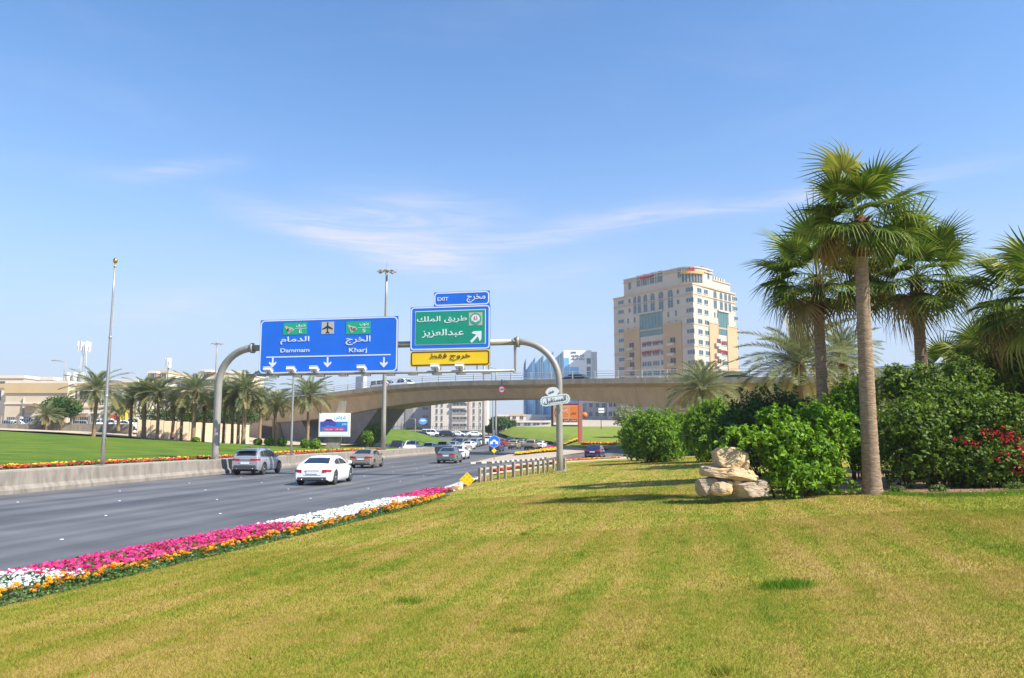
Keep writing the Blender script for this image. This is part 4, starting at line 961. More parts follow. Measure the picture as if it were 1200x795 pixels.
def house(name, px0, px1, pyt, Y, depth, m_, label, zg=None, cat='house', rows=2, cols=3, wsz=(1.3, 1.5), band=None, yawd=0, skip=(), pyb=None, gl_=None, top=True):
    a = at(px0, pyt, Y); b = at(px1, pyt, Y); W_ = b.x-a.x; zg = zg if zg is not None else zbase(0, Y)+.1
    if pyb: zg = at(px0, pyb, Y).z
    H = a.z-zg
    o = empty(name, (a.x, Y, zg), label, cat, rz=R(yawd))
    MB().box(0, W_, 0, depth, -1, H).build('wall', m_, o)
    m = MB(); m.box(-.15, W_+.15, -.15, 0, H-.35, H+.25); m.box(-.15, 0, 0, depth, H-.35, H+.25); m.box(W_, W_+.15, 0, depth, H-.35, H+.25); m.box(0, W_, depth, depth+.15, H-.35, H+.25)
    if band: m.box(-.1, W_+.1, -.12, 0, H*band, H*band+.22)
    m.build('cornice', cream2 if m_ is not cream2 else tan, o)
    fm, pm = wmesh(wsz[0], wsz[1], frm, gl_ or gla)
    for r in range(rows):
        for c_ in range(cols):
            if (r, c_) in skip: continue
            xx = W_*(c_+.5)/cols+((r*7+c_*5) % 3-1)*.12; zz_ = H*(r+.32)/rows+.1
            bwin(o, fm, pm, (xx, 0, zz_))
    return o, W_, H
# left residential quarter
ZL = 2.35
o, W_, H = house('villa', 8, 80, 448.5, 110, 18, cream, 'long low cream villa with a yellow roof band at the far left', zg=zdirt(-60, 110), rows=2, cols=4, wsz=(1.2, .8), band=.55, skip=[(1, 0), (1, 1), (1, 2), (1, 3)])
MB().box(-.2, W_+.1, -.18, -.02, H*.78, H*.99).build('parapet_band', tan, o); MB().box(W_*.36, W_*.56, -1.0, 0, H*.50, H*.55).build('canopy', brownp, o)
for k, xx in enumerate((2.2, 4.1, 6.0)): MB().box(xx, xx+.7, -.4, 0, H*.22, H*.22+.5).build('air_conditioner', white_p, o)
MB().box(W_*.3, W_*.31, -.25, 0, 0, H*.7).build('downpipe', frm, o)
MB().box(1, W_-.8, -.9, -.02, H*.10, H*.2).build('canopy', brownp, o)
o, W_, H = house('villa', 80, 160, 451.5, 112, 16, cream2, 'pale pinkish villa behind the single palm left of the palm row', zg=zdirt(-60, 112), rows=2, cols=6, wsz=(1.3, 1.4), band=.5)
MB().box(.3, W_*.35, -1.1, 0, H*.30, H*.36).build('canopy', brownp, o); MB().box(W_*.62, W_*.74, -1.1, -.1, 1.2, 2.3).build('awning', s_red, o)
MB().box(W_*.82, W_*.9, -.7, 0, 1.0, 3.4).build('shop_sign', s_yel, o)
house('villa', -60, 8, 452, 112, 16, cream2, 'cream villa cut by the left edge of the picture', zg=zdirt(-60, 112), rows=2, cols=3)
house('apartment_house', -20, 28, 441.5, 150, 18, cream, 'cream upper floors rising behind the long villa at far left', zg=2.3, rows=3, cols=3)
house('apartment_house', 48, 62, 443.5, 145, 12, pinkp, 'brick red roofed block peeking over the villa roof band', zg=2.3, rows=3, cols=2)
house('apartment_house', 62, 78, 445.5, 147, 12, tan, 'small tan roof block beside the red roofed one', zg=2.3, rows=3, cols=2)
house('apartment_house', 125, 160, 446, 135, 16, whitep, 'white rounded villa seen between the flagpole and the palm row', zg=2.3, rows=3, cols=4)
house('apartment_house', 174, 183, 436, 190, 14, brownp, 'grey brown tower block just above the palm crowns', cat='building', zg=2.3, rows=5, cols=1)
house('apartment_house', 183, 196, 435.5, 192, 14, cream2, 'cream tower block left of the slender telecom mast', cat='building', zg=2.3, rows=5, cols=2)
house('apartment_house', 198, 232, 445, 185, 18, cream, 'wide cream block right of the slender telecom mast', cat='building', zg=2.3, rows=4, cols=5)
house('apartment_house', 226, 254, 443, 175, 20, pinkp, 'grey pink block behind the palms left of the gantry post', cat='building', zg=2.3, rows=4, cols=4)
house('apartment_house', 258, 282, 436, 168, 16, cream, 'plain cream block rising right of the gantry post', cat='building', zg=2.3, rows=4, cols=2, skip=[(3, 0), (3, 1)])
house('apartment_house', 236, 247, 434.5, 196, 10, brownp, 'small stair tower on the skyline left of the gantry post', cat='building', zg=2.3, rows=5, cols=1)
# tan perimeter wall
a = at(160, 512, 96); pw = empty('perimeter_wall', (a.x, 96, a.z-.4), 'plain sandy perimeter wall behind the palm row', 'wall'); b = at(292, 512, 104)
dv = Vector((b.x-a.x, 8, 0)); n_ = 9; hw_ = at(160, 493, 96).z-a.z+.5
for i in range(n_):
    q0 = dv*(i/n_); q1 = dv*((i+1)/n_); yw = math.atan2(dv.y, dv.x); m = MB().bbox(.02, dv.length/n_-.02, 0, .3, -1.5, hw_-.035*i*2, .02)
    m.build('wall_panel', mat('sandy_wall', (.66, .50, .34), .9, color2=(.58, .43, .29), scale=.4), pw, loc=tuple(q0), rot=(0, 0, yw))
pw2 = empty('perimeter_wall', (at(0, 500, 108).x, 104, zdirt(-60, 104)), 'pale railed wall in front of the villas at far left', 'wall')
x1_ = at(155, 500, 104).x-pw2.location.x; m = MB().bbox(-12, x1_, 0, .25, -.5, .9, .02); m.build('base_wall', conc_light, pw2)
for i in range(int((x1_+12)/2.4)): MB().box(-12+i*2.4, -12+i*2.4+.3, -.03, .28, .9, 2.0).build('pillar', conc_light, pw2)
m = MB()
for i in range(int((x1_+12)/.3)): m.box(-12+i*.3, -12+i*.3+.03, .1, .13, .9, 1.85)
m.build('railing', mat('rail_grey', (.35, .36, .36), .6), pw2)
# telecom masts
def telecom(px, Y, pyb, pyt, label, lat=True):
    b = at(px, pyb, Y); t = at(px, pyt, Y); H = t.z-b.z; o = empty('telecom_mast', tuple(b), label, 'telecom mast')
    lt = mat('mast_grey', (.50, .51, .52), .6); r0, r1 = (.55, .28) if lat else (.16, .12); m = MB()
    if lat:
        for k in range(3):
            t0 = 2*PI*k/3; t1 = 2*PI*(k+1)/3; m.tube([(r0*math.cos(t0), r0*math.sin(t0), 0), (r1*math.cos(t0), r1*math.sin(t0), H)], .05, 5)
            for i in range(9):
                f0, f1 = i/9, (i+1)/9; ra, rb = r0+(r1-r0)*f0, r0+(r1-r0)*f1
                m.tube([(ra*math.cos(t0), ra*math.sin(t0), H*f0), (rb*math.cos(t1), rb*math.sin(t1), H*f1)], .025, 4, False)
        for sx_ in (-1, 1): m.tube([(sx_*.3, 0, H*.5), (sx_*2.6, 0, 0)], .03, 4)
        m.build('lattice', lt, o)
    else: MB().tube([(0, 0, 0), (0, 0, H)], .13, 8).build('pole', mat('mast_dark', (.2, .2, .19), .6), o)
    for k in range(6):
        t0 = 2*PI*k/6+.3; rr_ = .85 if lat else .5; z_ = H*.80 if lat else H*.74; m = MB(); M_ = Matrix.Rotation(t0, 4, 'Z')
        m.box(rr_-.12, rr_+.06, -.15, .15, z_, z_+(1.5 if lat else 1.9), M_); m.build('antenna', s_white if k % 2 else lt, o)
        m = MB(); m.box(.1, rr_-.1, -.03, .03, z_+.5, z_+.56, M_); m.build('antenna_arm', lt, o)
    return o
telecom(96, 116, 452, 402, 'lattice telecom mast with white antennas on the villa roof')
telecom(196, 150, 452, 424, 'slender dark telecom mast rising above the palm row', False)
m = MB()
for i, (dx_, r_) in enumerate(((-1.6, .4), (-.6, .45), (.5, .5))): m.lathe([(r_, 0), (r_, 1.7), (r_*.3, 2.0)], 10, Matrix.Translation((dx_, 0, 0)))
b = at(92, 452, 114.5); o = m.build('roof_tank', mat('tank_grey', (.5, .5, .48), .6), None, loc=tuple(b)); tag(o, 'cluster of white roof tanks under the lattice mast', 'water tank')

# blocks seen beneath the flyover
greyp = mat('panel_grey', (.46, .41, .38), .8, color2=(.40, .36, .34), scale=.2)
bluegl = mat('blue_glass', (.05, .13, .19), .15, spec=.9, vary=.3, scale=.3)
o, W_, H = house('office_block', 440, 454, 457, 262, 20, whitep, 'narrow white and blue glass block at the left end under the flyover', cat='building', pyb=503, rows=5, cols=1, wsz=(2.2, 2.0), gl_=bluegl)
MB().box(0, W_*.42, -.3, 0, 0, H).build('glass_strip', bluegl, o)
o, W_, H = house('office_block', 454.5, 505, 456, 258, 24, greyp, 'broad grey panelled block with a blue glass strip beneath the flyover', cat='building', pyb=503, rows=5, cols=4, wsz=(2.0, 1.0), skip=[(a_, b_) for a_ in (1, 2, 4) for b_ in range(3)], gl_=mat('shade_glass', (.16, .17, .18), .3))
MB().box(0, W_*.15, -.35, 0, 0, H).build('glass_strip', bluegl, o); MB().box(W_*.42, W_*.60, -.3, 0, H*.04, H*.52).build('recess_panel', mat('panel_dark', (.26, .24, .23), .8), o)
for i in range(1, 9): MB().box(W_*(.15+.105*i)-.06, W_*(.15+.105*i)+.06, -.1, 0, 0, H).build('pilaster', greyp, o)
o, W_, H = house('office_block', 505.5, 571, 455.5, 250, 22, cream2, 'cream twin towered block with paired windows beneath the flyover', cat='building', pyb=504, rows=6, cols=1, skip=[(a_, 0) for a_ in range(6)])
fm, pm = wmesh(.7, 1.5, frm, gla)
for r in range(6):
    z_ = H*(r+.35)/6
    for fx in (.10, .19, .76, .87): bwin(o, fm, pm, (W_*fx, 0, z_))
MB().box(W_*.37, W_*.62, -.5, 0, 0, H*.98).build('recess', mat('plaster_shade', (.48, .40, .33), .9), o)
for r in range(6): 
    if r > 2: MB().box(W_*.37, W_*.62, -.9, -.5, H*r/6+.2, H*r/6+.9).build('balcony', cream2, o)
    fm2, pm2 = wmesh(2.6, 1.1, frm, gla); bwin(o, fm2, pm2, (W_*.45, -.5, H*(r+.42)/6)); bwin(o, fm2, pm2, (W_*.57, -.5, H*(r+.42)/6))
MB().box(W_*.67, W_*.71, -.25, 0, 0, H).build('pilaster', pinkp, o)
a = at(432, 513, 216); o = empty('retaining_wall', (a.x, 216, a.z), 'long beige retaining wall with coping behind the queue of cars', 'wall'); W_ = at(572, 513, 216).x-a.x; Hh = at(432, 505, 216).z-a.z
for i in range(14): MB().bbox(W_*i/14+.02, W_*(i+1)/14-.02, 0, .5, -1, Hh, .03).build('wall_panel', cream, o)
MB().box(0, W_, -.1, .6, Hh+.003, Hh+.25).build('coping', conc, o)
m = MB()
for i in range(60): m.box(W_*i/60, W_*i/60+.06, .2, .26, Hh+.25, Hh+1.2)
m.box(0, W_, .2, .26, Hh+1.2, Hh+1.28); m.build('railing', dark, o)
house('low_house', 583, 600, 487, 270, 14, pinkp, 'brownish low house left of the blue glass bank', cat='building', pyb=503, rows=2, cols=2)
house('low_house', 598, 616, 486.5, 262, 14, cream2, 'cream low house touching the blue glass bank', cat='building', pyb=503, rows=2, cols=2)
o, W_, H = house('pavilion', 601, 645, 494, 236, 8, mat('panel_teal', (.30, .34, .36), .7), 'low grey showroom in front of the blue glass bank', cat='building', pyb=503, rows=1, cols=4, wsz=(2.2, 1.4))
house('office_block', 688, 712, 471, 270, 16, greyp, 'grey office block right of the orange billboard under the flyover', cat='building', pyb=502, rows=3, cols=3)
house('office_block', 712, 724, 470, 268, 16, whitep, 'pale office block between the grey and the brown ones', cat='building', pyb=502, rows=3, cols=2)
house('office_block', 724, 737, 468, 262, 16, mat('plaster_ochre', (.45, .33, .24), .9), 'brown block seen left of the round shrub under the flyover', cat='building', pyb=502, rows=4, cols=2)
house('office_block', 737, 800, 470, 266, 16, greyp, 'long grey block behind the big round shrub', cat='building', pyb=502, rows=4, cols=5)

# ---- blue glass bank
Yk = 285; K = lambda px, py: at(px, py, Yk)
b0 = K(612, 503); bank = empty('bank_building', tuple(b0), 'white and sky blue glass bank with saw tooth wings and dark lettering', 'building')
def BK(px, py): q = K(px, py); return q.x-b0.x, q.z-b0.z
skyg = mat('sky_blue_glass', (.24, .55, .82), .22, spec=.9, vary=.25, scale=.15); deepg = mat('deep_blue_glass', (.10, .26, .44), .2, spec=.9, vary=.3, scale=.2); slate = mat('slate_panel', (.42, .50, .58), .5, vary=.12, scale=.2)
pal = mat('bank_white', (.80, .81, .82), .7)
Z6 = lambda X, Y: (600+X/7.954, 400+Y/7.954)
x0, zt_ = BK(*Z6(480, 85)); x1, _ = BK(*Z6(740, 85)); x2, _ = BK(*Z6(795, 95))
MB().box(x0, x1, 0, 22, 0, zt_).build('wall', pal, bank)
MB().box(x1, x2, 1.2, 22, 0, zt_*.985).build('side_wall', mat('bank_grey', (.66, .66, .68), .7), bank)
for (X0, Y0, X1, Y1) in ((483, 155, 540, 830), (541, 240, 630, 830)):
    a = BK(*Z6(X0, Y0)); b = BK(*Z6(X1, Y1)); z0 = 0
    nx_ = 3
    for i in range(nx_):
        for j in range(8):
            w_ = (b[0]-a[0])/nx_; h_ = (a[1]-z0)/8; MB().box(a[0]+i*w_+.06, a[0]+(i+1)*w_-.06, -.14, 0, z0+j*h_+.06, z0+(j+1)*h_-.06).build('glass_panel', skyg, bank)
for (X0, Y0, X1, Y1) in ((695, 158, 735, 210), (695, 238, 735, 335)):
    a = BK(*Z6(X0, Y0)); b = BK(*Z6(X1, Y1)); fm, pm = wmesh(b[0]-a[0], a[1]-b[1], frm, glass_b, mull=2); bwin(bank, fm, pm, ((a[0]+b[0])/2, 0, b[1]))
for j in range(3): a = BK(*Z6(695, 380+j*70)); fm, pm = wmesh(1.8, 1.6, frm, glass_b); bwin(bank, fm, pm, (a[0]+.9, 0, a[1]-1.6))
# saw tooth wings: (left x, right x, low top y, high top y)
for k, (X0, X1, YA, YB, ma) in enumerate(((110, 128, 215, 165, deepg), (128, 215, 270, 150, skyg), (215, 292, 205, 130, slate), (292, 385, 190, 95, skyg), (385, 480, 170, 90, slate))):
    a = BK(*Z6(X0, YA)); b = BK(*Z6(X1, YB)); y0_ = 1.0+k*.4
    m = MB().add([(a[0], y0_, 0), (b[0], y0_-2.4, 0), (b[0], y0_-2.4, b[1]), (a[0], y0_, a[1]), (a[0], 22, 0), (b[0], 22, 0), (b[0], 22, b[1]), (a[0], 22, a[1])], [(0, 1, 2, 3), (5, 4, 7, 6), (1, 5, 6, 2), (4, 0, 3, 7), (3, 2, 6, 7), (0, 4, 5, 1)]); w_ = m.build('wing', ma, bank)
    for j in range(1, 4):
        f_ = j/4; xx = a[0]+(b[0]-a[0])*f_; yy = y0_-2.4*f_; MB().box(xx-.07, xx+.07, yy-.16, yy+.05, 0, a[1]+(b[1]-a[1])*f_).build('fin', slate if ma is skyg else deepg, w_)
    for j in range(1, 9): zz_ = a[1]*j/9; m = MB().add([(a[0], y0_-.04, zz_), (b[0], y0_-2.44, zz_), (b[0], y0_-2.44, zz_+.14), (a[0], y0_-.04, zz_+.14)], [(0, 1, 2, 3)]); m.build('floor_line', slate, w_)
lb = mat('lettering_dark', (.06, .10, .16), .5)
for s_, X0, Y0, X1, Y1 in (('BANK', 550, 97, 600, 112), ('ALBILAD', 550, 128, 672, 144), ('بنك البلاد', 550, 152, 675, 178)):
    a = BK(*Z6(X0, Y0)); b = BK(*Z6(X1, Y1)); text(s_, a[0], b[0], b[1], a[1], -.05, lb, bank, depth=.1, bold=.02)
a = BK(*Z6(0, 760)); b = BK(*Z6(0, 900)); MB().box(-4, x0, -6, 1.2, 0, 5.2).build('podium', mat('podium_grey', (.36, .38, .40), .7), bank)
MB().box(x0*.55, x0*.72, -6.1, -6, .2, 4.4).build('entrance', deepg, bank); MB().box(x0*.74, x0*.98, -6.1, -6, .6, 4.6).build('glass_panel', skyg, bank)
# white boards on poles right of the billboard
p = at(704.5, 503, 190); o = empty('pole_sign', tuple(p), 'small white board on a thin pole right of the orange billboard', 'sign'); MB().tube([(0, 0, -1), (0, 0, at(704, 480, 190).z-p.z)], .1, 6).build('pole', dark, o)
a = at(701.2, 478.5, 190); b = at(708, 484, 190); MB().bbox(a.x-p.x, b.x-p.x, -.2, 0, b.z-p.z, a.z-p.z).build('board', s_white, o)
m = MB(); 
for i in range(4): m.box(a.x-p.x+.15+i*.33, a.x-p.x+.35+i*.33, -.22, -.2, (a.z+b.z)/2-p.z-.15, (a.z+b.z)/2-p.z+.1)
m.build('markings', s_black, o)
p = at(479, 503, 230); o = empty('pole_sign', tuple(p), 'blue and white oval sign in front of the grey panelled block', 'sign')
a = at(491, 496, 230); b = at(500, 503, 230); m = MB(); MB().prism([((a.x+b.x)/2-p.x+1.25*math.cos(2*PI*i/20), 2.3+1.0*math.sin(2*PI*i/20)) for i in range(20)], .3).build('board', mat('sky_sign', (.12, .36, .75), .5), o)
MB().prism([((a.x+b.x)/2-p.x+.8*math.cos(2*PI*i/20), 2.5+.3*math.sin(2*PI*i/20)) for i in range(20)], .1, Matrix.Translation((0, -.06, 0))).build('white_mark', s_white, o)
MB().box((a.x+b.x)/2-p.x-.1, (a.x+b.x)/2-p.x+.1, .1, .2, -1, 2).build('pole', dark, o)
# lamp posts beyond the flyover
for (px, pyb, Y, pyt, r_, lab, kd) in ((566.5, 521, 150, 425, .2, 'dark high mast light rising beyond the flyover right of the yellow sign', 'mast'), (581, 512, 165, 432, .16, 'pale thick lamp post beyond the flyover right of the dark mast', 'lamp'), (577.5, 512, 176, 449, .1, 'thin lamp post between the dark mast and the pale one', 'lamp'), (561.5, 513, 200, 474, .1, 'short thin lamp post just left of the dark mast', 'lamp'), (486.5, 512, 200, 491, .09, 'short lamp post before the grey panelled block', 'lamp'), (471, 508, 210, 487, .09, 'short lamp post left of the one before the grey block', 'lamp'), (456.8, 507, 215, 485, .09, 'short lamp post at the blue glass strip', 'lamp')):
    streetlamp(px, pyb, Y, pyt, lab, kd, r_)
# pale monument-like kiosk on the flyover
x, y = bplan(421, .8); p = Vector((x, y, at(421, 456, y).z)); o = MB().bbox(-.9, .9, 0, .8, 0, 2.0, .05).build('kiosk_box', mat('kiosk', (.42, .45, .52), .6), None, loc=tuple(p), rot=(0, 0, R(-36))); tag(o, 'grey blue cabinet standing behind the flyover railing', 'cabinet')
# ------------------------------------------------------------------ hotel tower
Z9 = lambda X, Y: (715+X/5.303, 300+Y/5.303)
hA = at(814.4, 430, 243); hL = at(720.3, 430, 272); hR = at(864.2, 430, 262)
HZ0 = zbase(0, 250); hA.z = hL.z = hR.z = HZ0; hC = hL+hR-hA
hot = empty('hotel_tower', tuple(hA), 'tall cream hotel tower with tan panels, arched windows and red lettering on its rounded top', 'hotel')
dL = (hA-hL).normalized(); nL = Vector((-dL.y, dL.x, 0)); dR = (hR-hA).normalized(); nR = Vector((-dR.y, dR.x, 0))
class Face:
    def __init__(s, o, d, n): s.o, s.d, s.n = o, d, n; s.yaw = math.atan2(d.y, d.x); s.M = Matrix.Translation(o-hA) @ Matrix.Rotation(s.yaw, 4, 'Z')
    def __call__(s, X, Y):
        p = onplane(*Z9(X, Y), s.o, s.n)-s.o; return p.dot(s.d), p.z
    def put(s, o): o.parent = hot; o.matrix_local = s.M @ o.matrix_basis; return o
FL, FR = Face(hL, dL, nL), Face(hA, dR, nR)
hcr = mat('hotel_cream', (.53, .46, .385), .9, color2=(.47, .405, .335), scale=.12); htn = mat('hotel_tan', (.49, .33, .185), .9, color2=(.44, .295, .165), scale=.15); hln = mat('hotel_band', (.50, .37, .24), .9)
hgl = mat('hotel_glass', (.05, .10, .11), .1, spec=1.0, vary=.35, scale=.5); hgl2 = mat('hotel_green_glass', (.08, .17, .16), .1, spec=1, vary=.25, scale=.3); hfr = mat('hotel_frame', (.42, .42, .40), .5); hrd = mat('hotel_red', (.45, .03, .04), .5)
LL = (hA-hL).length; LR = (hR-hA).length
zS = FL(40, 266)[1]; zP = FL(95, 150)[1]; zM = FR(645, 150)[1]
def prismz(pts, z0, z1, m_, name, par=hot):
    n = len(pts); m = MB(); m.add([(p.x-hA.x, p.y-hA.y, z0) for p in pts]+[(p.x-hA.x, p.y-hA.y, z1) for p in pts], [tuple(reversed(range(n))), tuple(range(n, 2*n))]+[(i, (i+1) % n, n+(i+1) % n, n+i) for i in range(n)]); return m.build(name, m_, par)
prismz([hL, hA, hR, hC], 0, zS, hcr, 'wall')
# penthouse: rounded corner
uP = FL(85, 200)[0]; vP = FR(636, 140)[0]; vM = FR(745, 190)[0]
def rounded(r, off=0.0):
    a = hA-dL*r; b = hA+dR*r; c = a+(b-hA); pts = []
    for i in range(11):
        t = i/10; p = a*(1-t)**2+hA*2*t*(1-t)+b*t*t; pts.append(p)
    return pts
rc = rounded(7.5)
back = -nL  # towards viewer is -n; inside is +n
inL = nL*14; inR = nR*12
ph = [hL+dL*uP]+rc+[hA+dR*vP, hA+dR*vP+nR*12, hL+dL*uP+nL*14]
prismz(ph, zS+.003, zP, hcr, 'penthouse')
prismz([hA+dR*(vP+.003), hA+dR*vM, hA+dR*vM+nR*12, hA+dR*(vP+.003)+nR*12], zS+.003, zM, hcr, 'penthouse')
def offs(p, k):
    return p
def bandp(pts, z0, z1, out, m_, name, par=hot):
    """strip standing out along an open outline"""
    m = MB(); v = []; n = len(pts)
    for i, p in enumerate(pts):
        a = pts[max(i-1, 0)]; b = pts[min(i+1, n-1)]; d = (b-a).normalized(); q = Vector((d.y, -d.x, 0))
        for (k, z) in ((out, z0), (out, z1), (-.05, z1), (-.05, z0)): v.append((p.x+q.x*k-hA.x, p.y+q.y*k-hA.y, z))
    f = [(0, 1, 2, 3), tuple((n-1)*4+i for i in (3, 2, 1, 0))]
    for i in range(n-1):
        for j in range(4): k = (j+1) % 4; f.append((i*4+j, i*4+k, (i+1)*4+k, (i+1)*4+j))
    m.add(v, f); return m.build(name, m_, par)
outl = [hL+dL*uP]+rc+[hA+dR*vP]
bandp(outl, zP-1.3, zP-.9, .35, hln, 'cornice'); bandp(outl, zP-.25, zP+.2, .3, hcr, 'cornice')
for a_, b_ in ((hL, hL+dL*uP), (hA+dR*(vP+.1), hR)): bandp([a_, b_], zS-.3, zS+.25, .35, hln, 'cornice')
bandp([hL+dL*uP, hA, hA+dR*vP], zS-.2, zS+.25, .4, hln, 'cornice'); bandp([hA+dR*vP, hA+dR*vM], zM-.3, zM+.1, .25, hln, 'cornice')
rowz = [FL(487, 210+64.9*k)[1] for k in range(13)]
for z_ in (rowz[1]+1.9, rowz[4]+2.3, rowz[6]+1.9):
    bandp([hL, hA, hR], z_-.15, z_+.15, .22, hln, 'string_course')
for r in range(13):
    bandp([hL, hA, hR], rowz[r]-2.0, rowz[r]-1.93, .06, hln, 'joint_line')
def fwin(fc, X, Y, w, h, mull=1, arch=False, gl_=None, zc=None, out=.0):
    u_, z_ = fc(X, Y); z_ = zc if zc is not None else z_
    fm, pm = wmesh(w, h, hfr, gl_ or hgl, mull=mull, arch=arch); f = link('window', fm, hot, (u_, -.02-out, z_-h/2)); link('pane', pm, f); fc.put(f); return f
def fbox(fc, u0, u1, y0, y1, z0, z1, m_, name): return fc.put(MB().box(u0, u1, y0, y1, z0, z1).build(name, m_, hot))
zt1 = FL(445, 412)[1]; 
for fc, rng_ in ((FL, ((88, 186), (331, 445))), (FR, ((612, 669), (723, 785)))):
    for (Xa, Xb) in rng_:
        ua, ub = fc(Xa, 450)[0], fc(Xb, 450)[0]; fbox(fc, ua, ub, -.30, .02, 0, zt1, htn, 'tan_panel'); fbox(fc, ua-.1, ub+.1, -.42, .02, zt1+.003, zt1+.4, hln, 'panel_cap')
# left face
for k in range(12):
    fwin(FL, 62, 0, 3.0, 1.5, 2, zc=rowz[k]); fwin(FL, 487, 0, 3.2, 1.55, 2, zc=rowz[k])
    fwin(FR, 547, 0, 2.7, 1.7, 1, zc=rowz[k]); fwin(FR, 587, 0, 2.5, 1.6, 1, zc=rowz[k])
    fwin(FR, 768, 0, 2.6, 1.5, 1, zc=rowz[k])
for X in (115, 415): 
    for k in (0, 1): fwin(FL, X, 0, 1.1, 1.5, 0, zc=rowz[k])
for X in (105, 145, 353, 400):
    for k in (2, 3): fwin(FL, X, 0, .85, 1.9, 0, zc=rowz[k]-.2)
for X in (638, 655):
    for k in (2, 3): fwin(FR, X, 0, .9, 1.7, 0, zc=rowz[k]-.2)
for X, w_ in ((148, 1.5), (175, 1.7), (213, 1.9), (258, 2.0), (310, 2.2), (368, 2.4)):
    fwin(FL, X, 0, w_, 6.2, 0, True, zc=(rowz[0]+rowz[1])/2-.2)
for X, w_ in ((643, 2.1), (680, 2.0), (708, 1.9), (732, 1.8)): fwin(FR, X, 0, w_, 6.2, 0, True, zc=(rowz[0]+rowz[1])/2-.2)
fwin(FR, 752, 0, .9, 1.6, 0, zc=rowz[0]); fwin(FR, 752, 0, .9, 1.6, 0, zc=rowz[1])
def curtain(fc, Xa, Xb, z0, z1, n):
    ua, ub = fc(Xa, 410)[0], fc(Xb, 410)[0]; w_ = (ub-ua)/n
    for i in range(n): fbox(fc, ua+i*w_+.07, ua+(i+1)*w_-.07, -.1, -.02, z0, z1, hgl2, 'glass_panel')
    fbox(fc, ua-.3, ub+.3, -.5, -.02, z1+.003, z1+.5, hcr, 'lintel'); fbox(fc, ua-.1, ub+.1, -.16, -.1, z0+(z1-z0)*.3, z0+(z1-z0)*.3+.12, hfr, 'transom')
zg1 = rowz[2]+1.2; zg0 = rowz[4]+.2
curtain(FL, 183, 326, zg0, zg1, 7); curtain(FR, 672, 736, zg0, zg1, 4)
for k in range(5, 12):
    zc = rowz[k]+.9
    for X, w_, ml in ((200, 2.0, 1), (230, 2.0, 1), (272, 3.0, 2), (315, 2.0, 1)): fwin(FL, X, 0, w_, 1.7, ml, zc=zc)
    for X, w_ in ((686, 2.4), (707, 2.4), (722, 1.6)): fwin(FR, X, 0, w_, 1.7, 1, zc=zc)
    for fc, X, w_ in ((FL, 128, 2.4), (FL, 380, 2.5), (FR, 652, 2.6), (FR, 762, 2.6)):
        if fc is FR and X == 762: continue
        z_ = zc-.3; u_ = fc(X, 400)[0]; fwin(fc, X, 0, w_, 2.0, 1, zc=z_+.5, gl_=mat('balcony_dark', (.05, .035, .025), .5), out=.31)
        fbox(fc, u_-w_/2-.1, u_+w_/2+.1, -1.1, -.31, z_-1.3, z_-.3, hcr, 'balcony')
def ftext(fc, s_, X0, Y0, X1, Y1, m_=hrd, out=.3):
    a = fc(X0, Y1 if fc is FL else Y1); b = fc(X1, Y0); zc = fc((X0+X1)/2, (Y0+Y1)/2)[1]; h = abs(Y1-Y0)/5.303*258/900
    o = text(s_, a[0], b[0], zc-h/2, zc+h/2, -out, m_, hot, name='lettering', depth=.25, bold=.02); return fc.put(o)
ftext(FL, 'Marriott', 196, 120, 270, 142, out=.5)
ftext(FL, 'ماريوت للشقق', 205, 532, 318, 551); ftext(FL, 'EXECUTIVE', 205, 590, 315, 606)
ftext(FR, 'ماريوت', 675, 530, 716, 546); ftext(FR, 'EXECUTIVE', 675, 590, 725, 604)
for X, w_ in ((172, 1.6), (191, .6), (211, 2.1), (233, .6), (257, 2.2), (281, .6), (306, 2.4)): fwin(FL, X, 0, w_, 3.9, 1 if w_ > 1 else 0, zc=zS+4.6)
fwin(FL, 118, 0, 1.4, 2.6, 0, zc=zS+3.6); fwin(FL, 428, 0, 1.7, 2.8, 1, zc=zS+4.3); fwin(FR, 606, 0, 1.3, 2.6, 0, zc=zS+4.3)
# rounded corner glazing, orange sill and emblem
zc0 = FL(500, 152)[1]
cs = rc[2:10]
bandp(cs, zc0, zc0+2.6, .18, hgl, 'corner_glazing'); bandp(cs, zc0+2.6, zc0+3.4, .8, mat('hotel_orange', (.62, .34, .10), .7), 'corner_band')
for i in range(8):
    p = cs[i]; fbx = MB().box(-.12, .12, -.32, .1, zc0, zc0+2.6).build('mullion', hcr, hot, loc=(p.x-hA.x, p.y-hA.y, 0), rot=(0, 0, (FL.yaw+FR.yaw)/2))
p = rc[5]; fy = (FL.yaw+FR.yaw)/2; m = MB()
def bar_(x0, z0, x1, z1, w_): m.add([(x0, -.6, z0), (x0+w_, -.6, z0), (x1+w_, -.6, z1), (x1, -.6, z1), (x0, -.3, z0), (x0+w_, -.3, z0), (x1+w_, -.3, z1), (x1, -.3, z1)], [(0, 1, 2, 3), (7, 6, 5, 4), (0, 4, 5, 1), (1, 5, 6, 2), (2, 6, 7, 3), (3, 7, 4, 0)])
bar_(-1.2, 0, -.7, 2.4, .5); bar_(-.7, 2.4, -.1, .5, .4); bar_(-.1, .5, .5, 2.4, .4); bar_(.5, 2.4, .9, 0, .5)
m.build('emblem', hrd, hot, loc=(p.x-hA.x, p.y-hA.y, FL(505, 107)[1]), rot=(0, 0, fy))
for q_, s_ in ((hL+dL*(uP+14)+nL*5, 1.2), (rc[5]+nL*6, 1.0)): m = MB(); m.lathe([(1.2*s_, 0), (1.0*s_, .8), (.3*s_, 1.3)], 10); m.build('roof_fan', conc_dark, hot, loc=(q_.x-hA.x, q_.y-hA.y, zP))
m = MB()
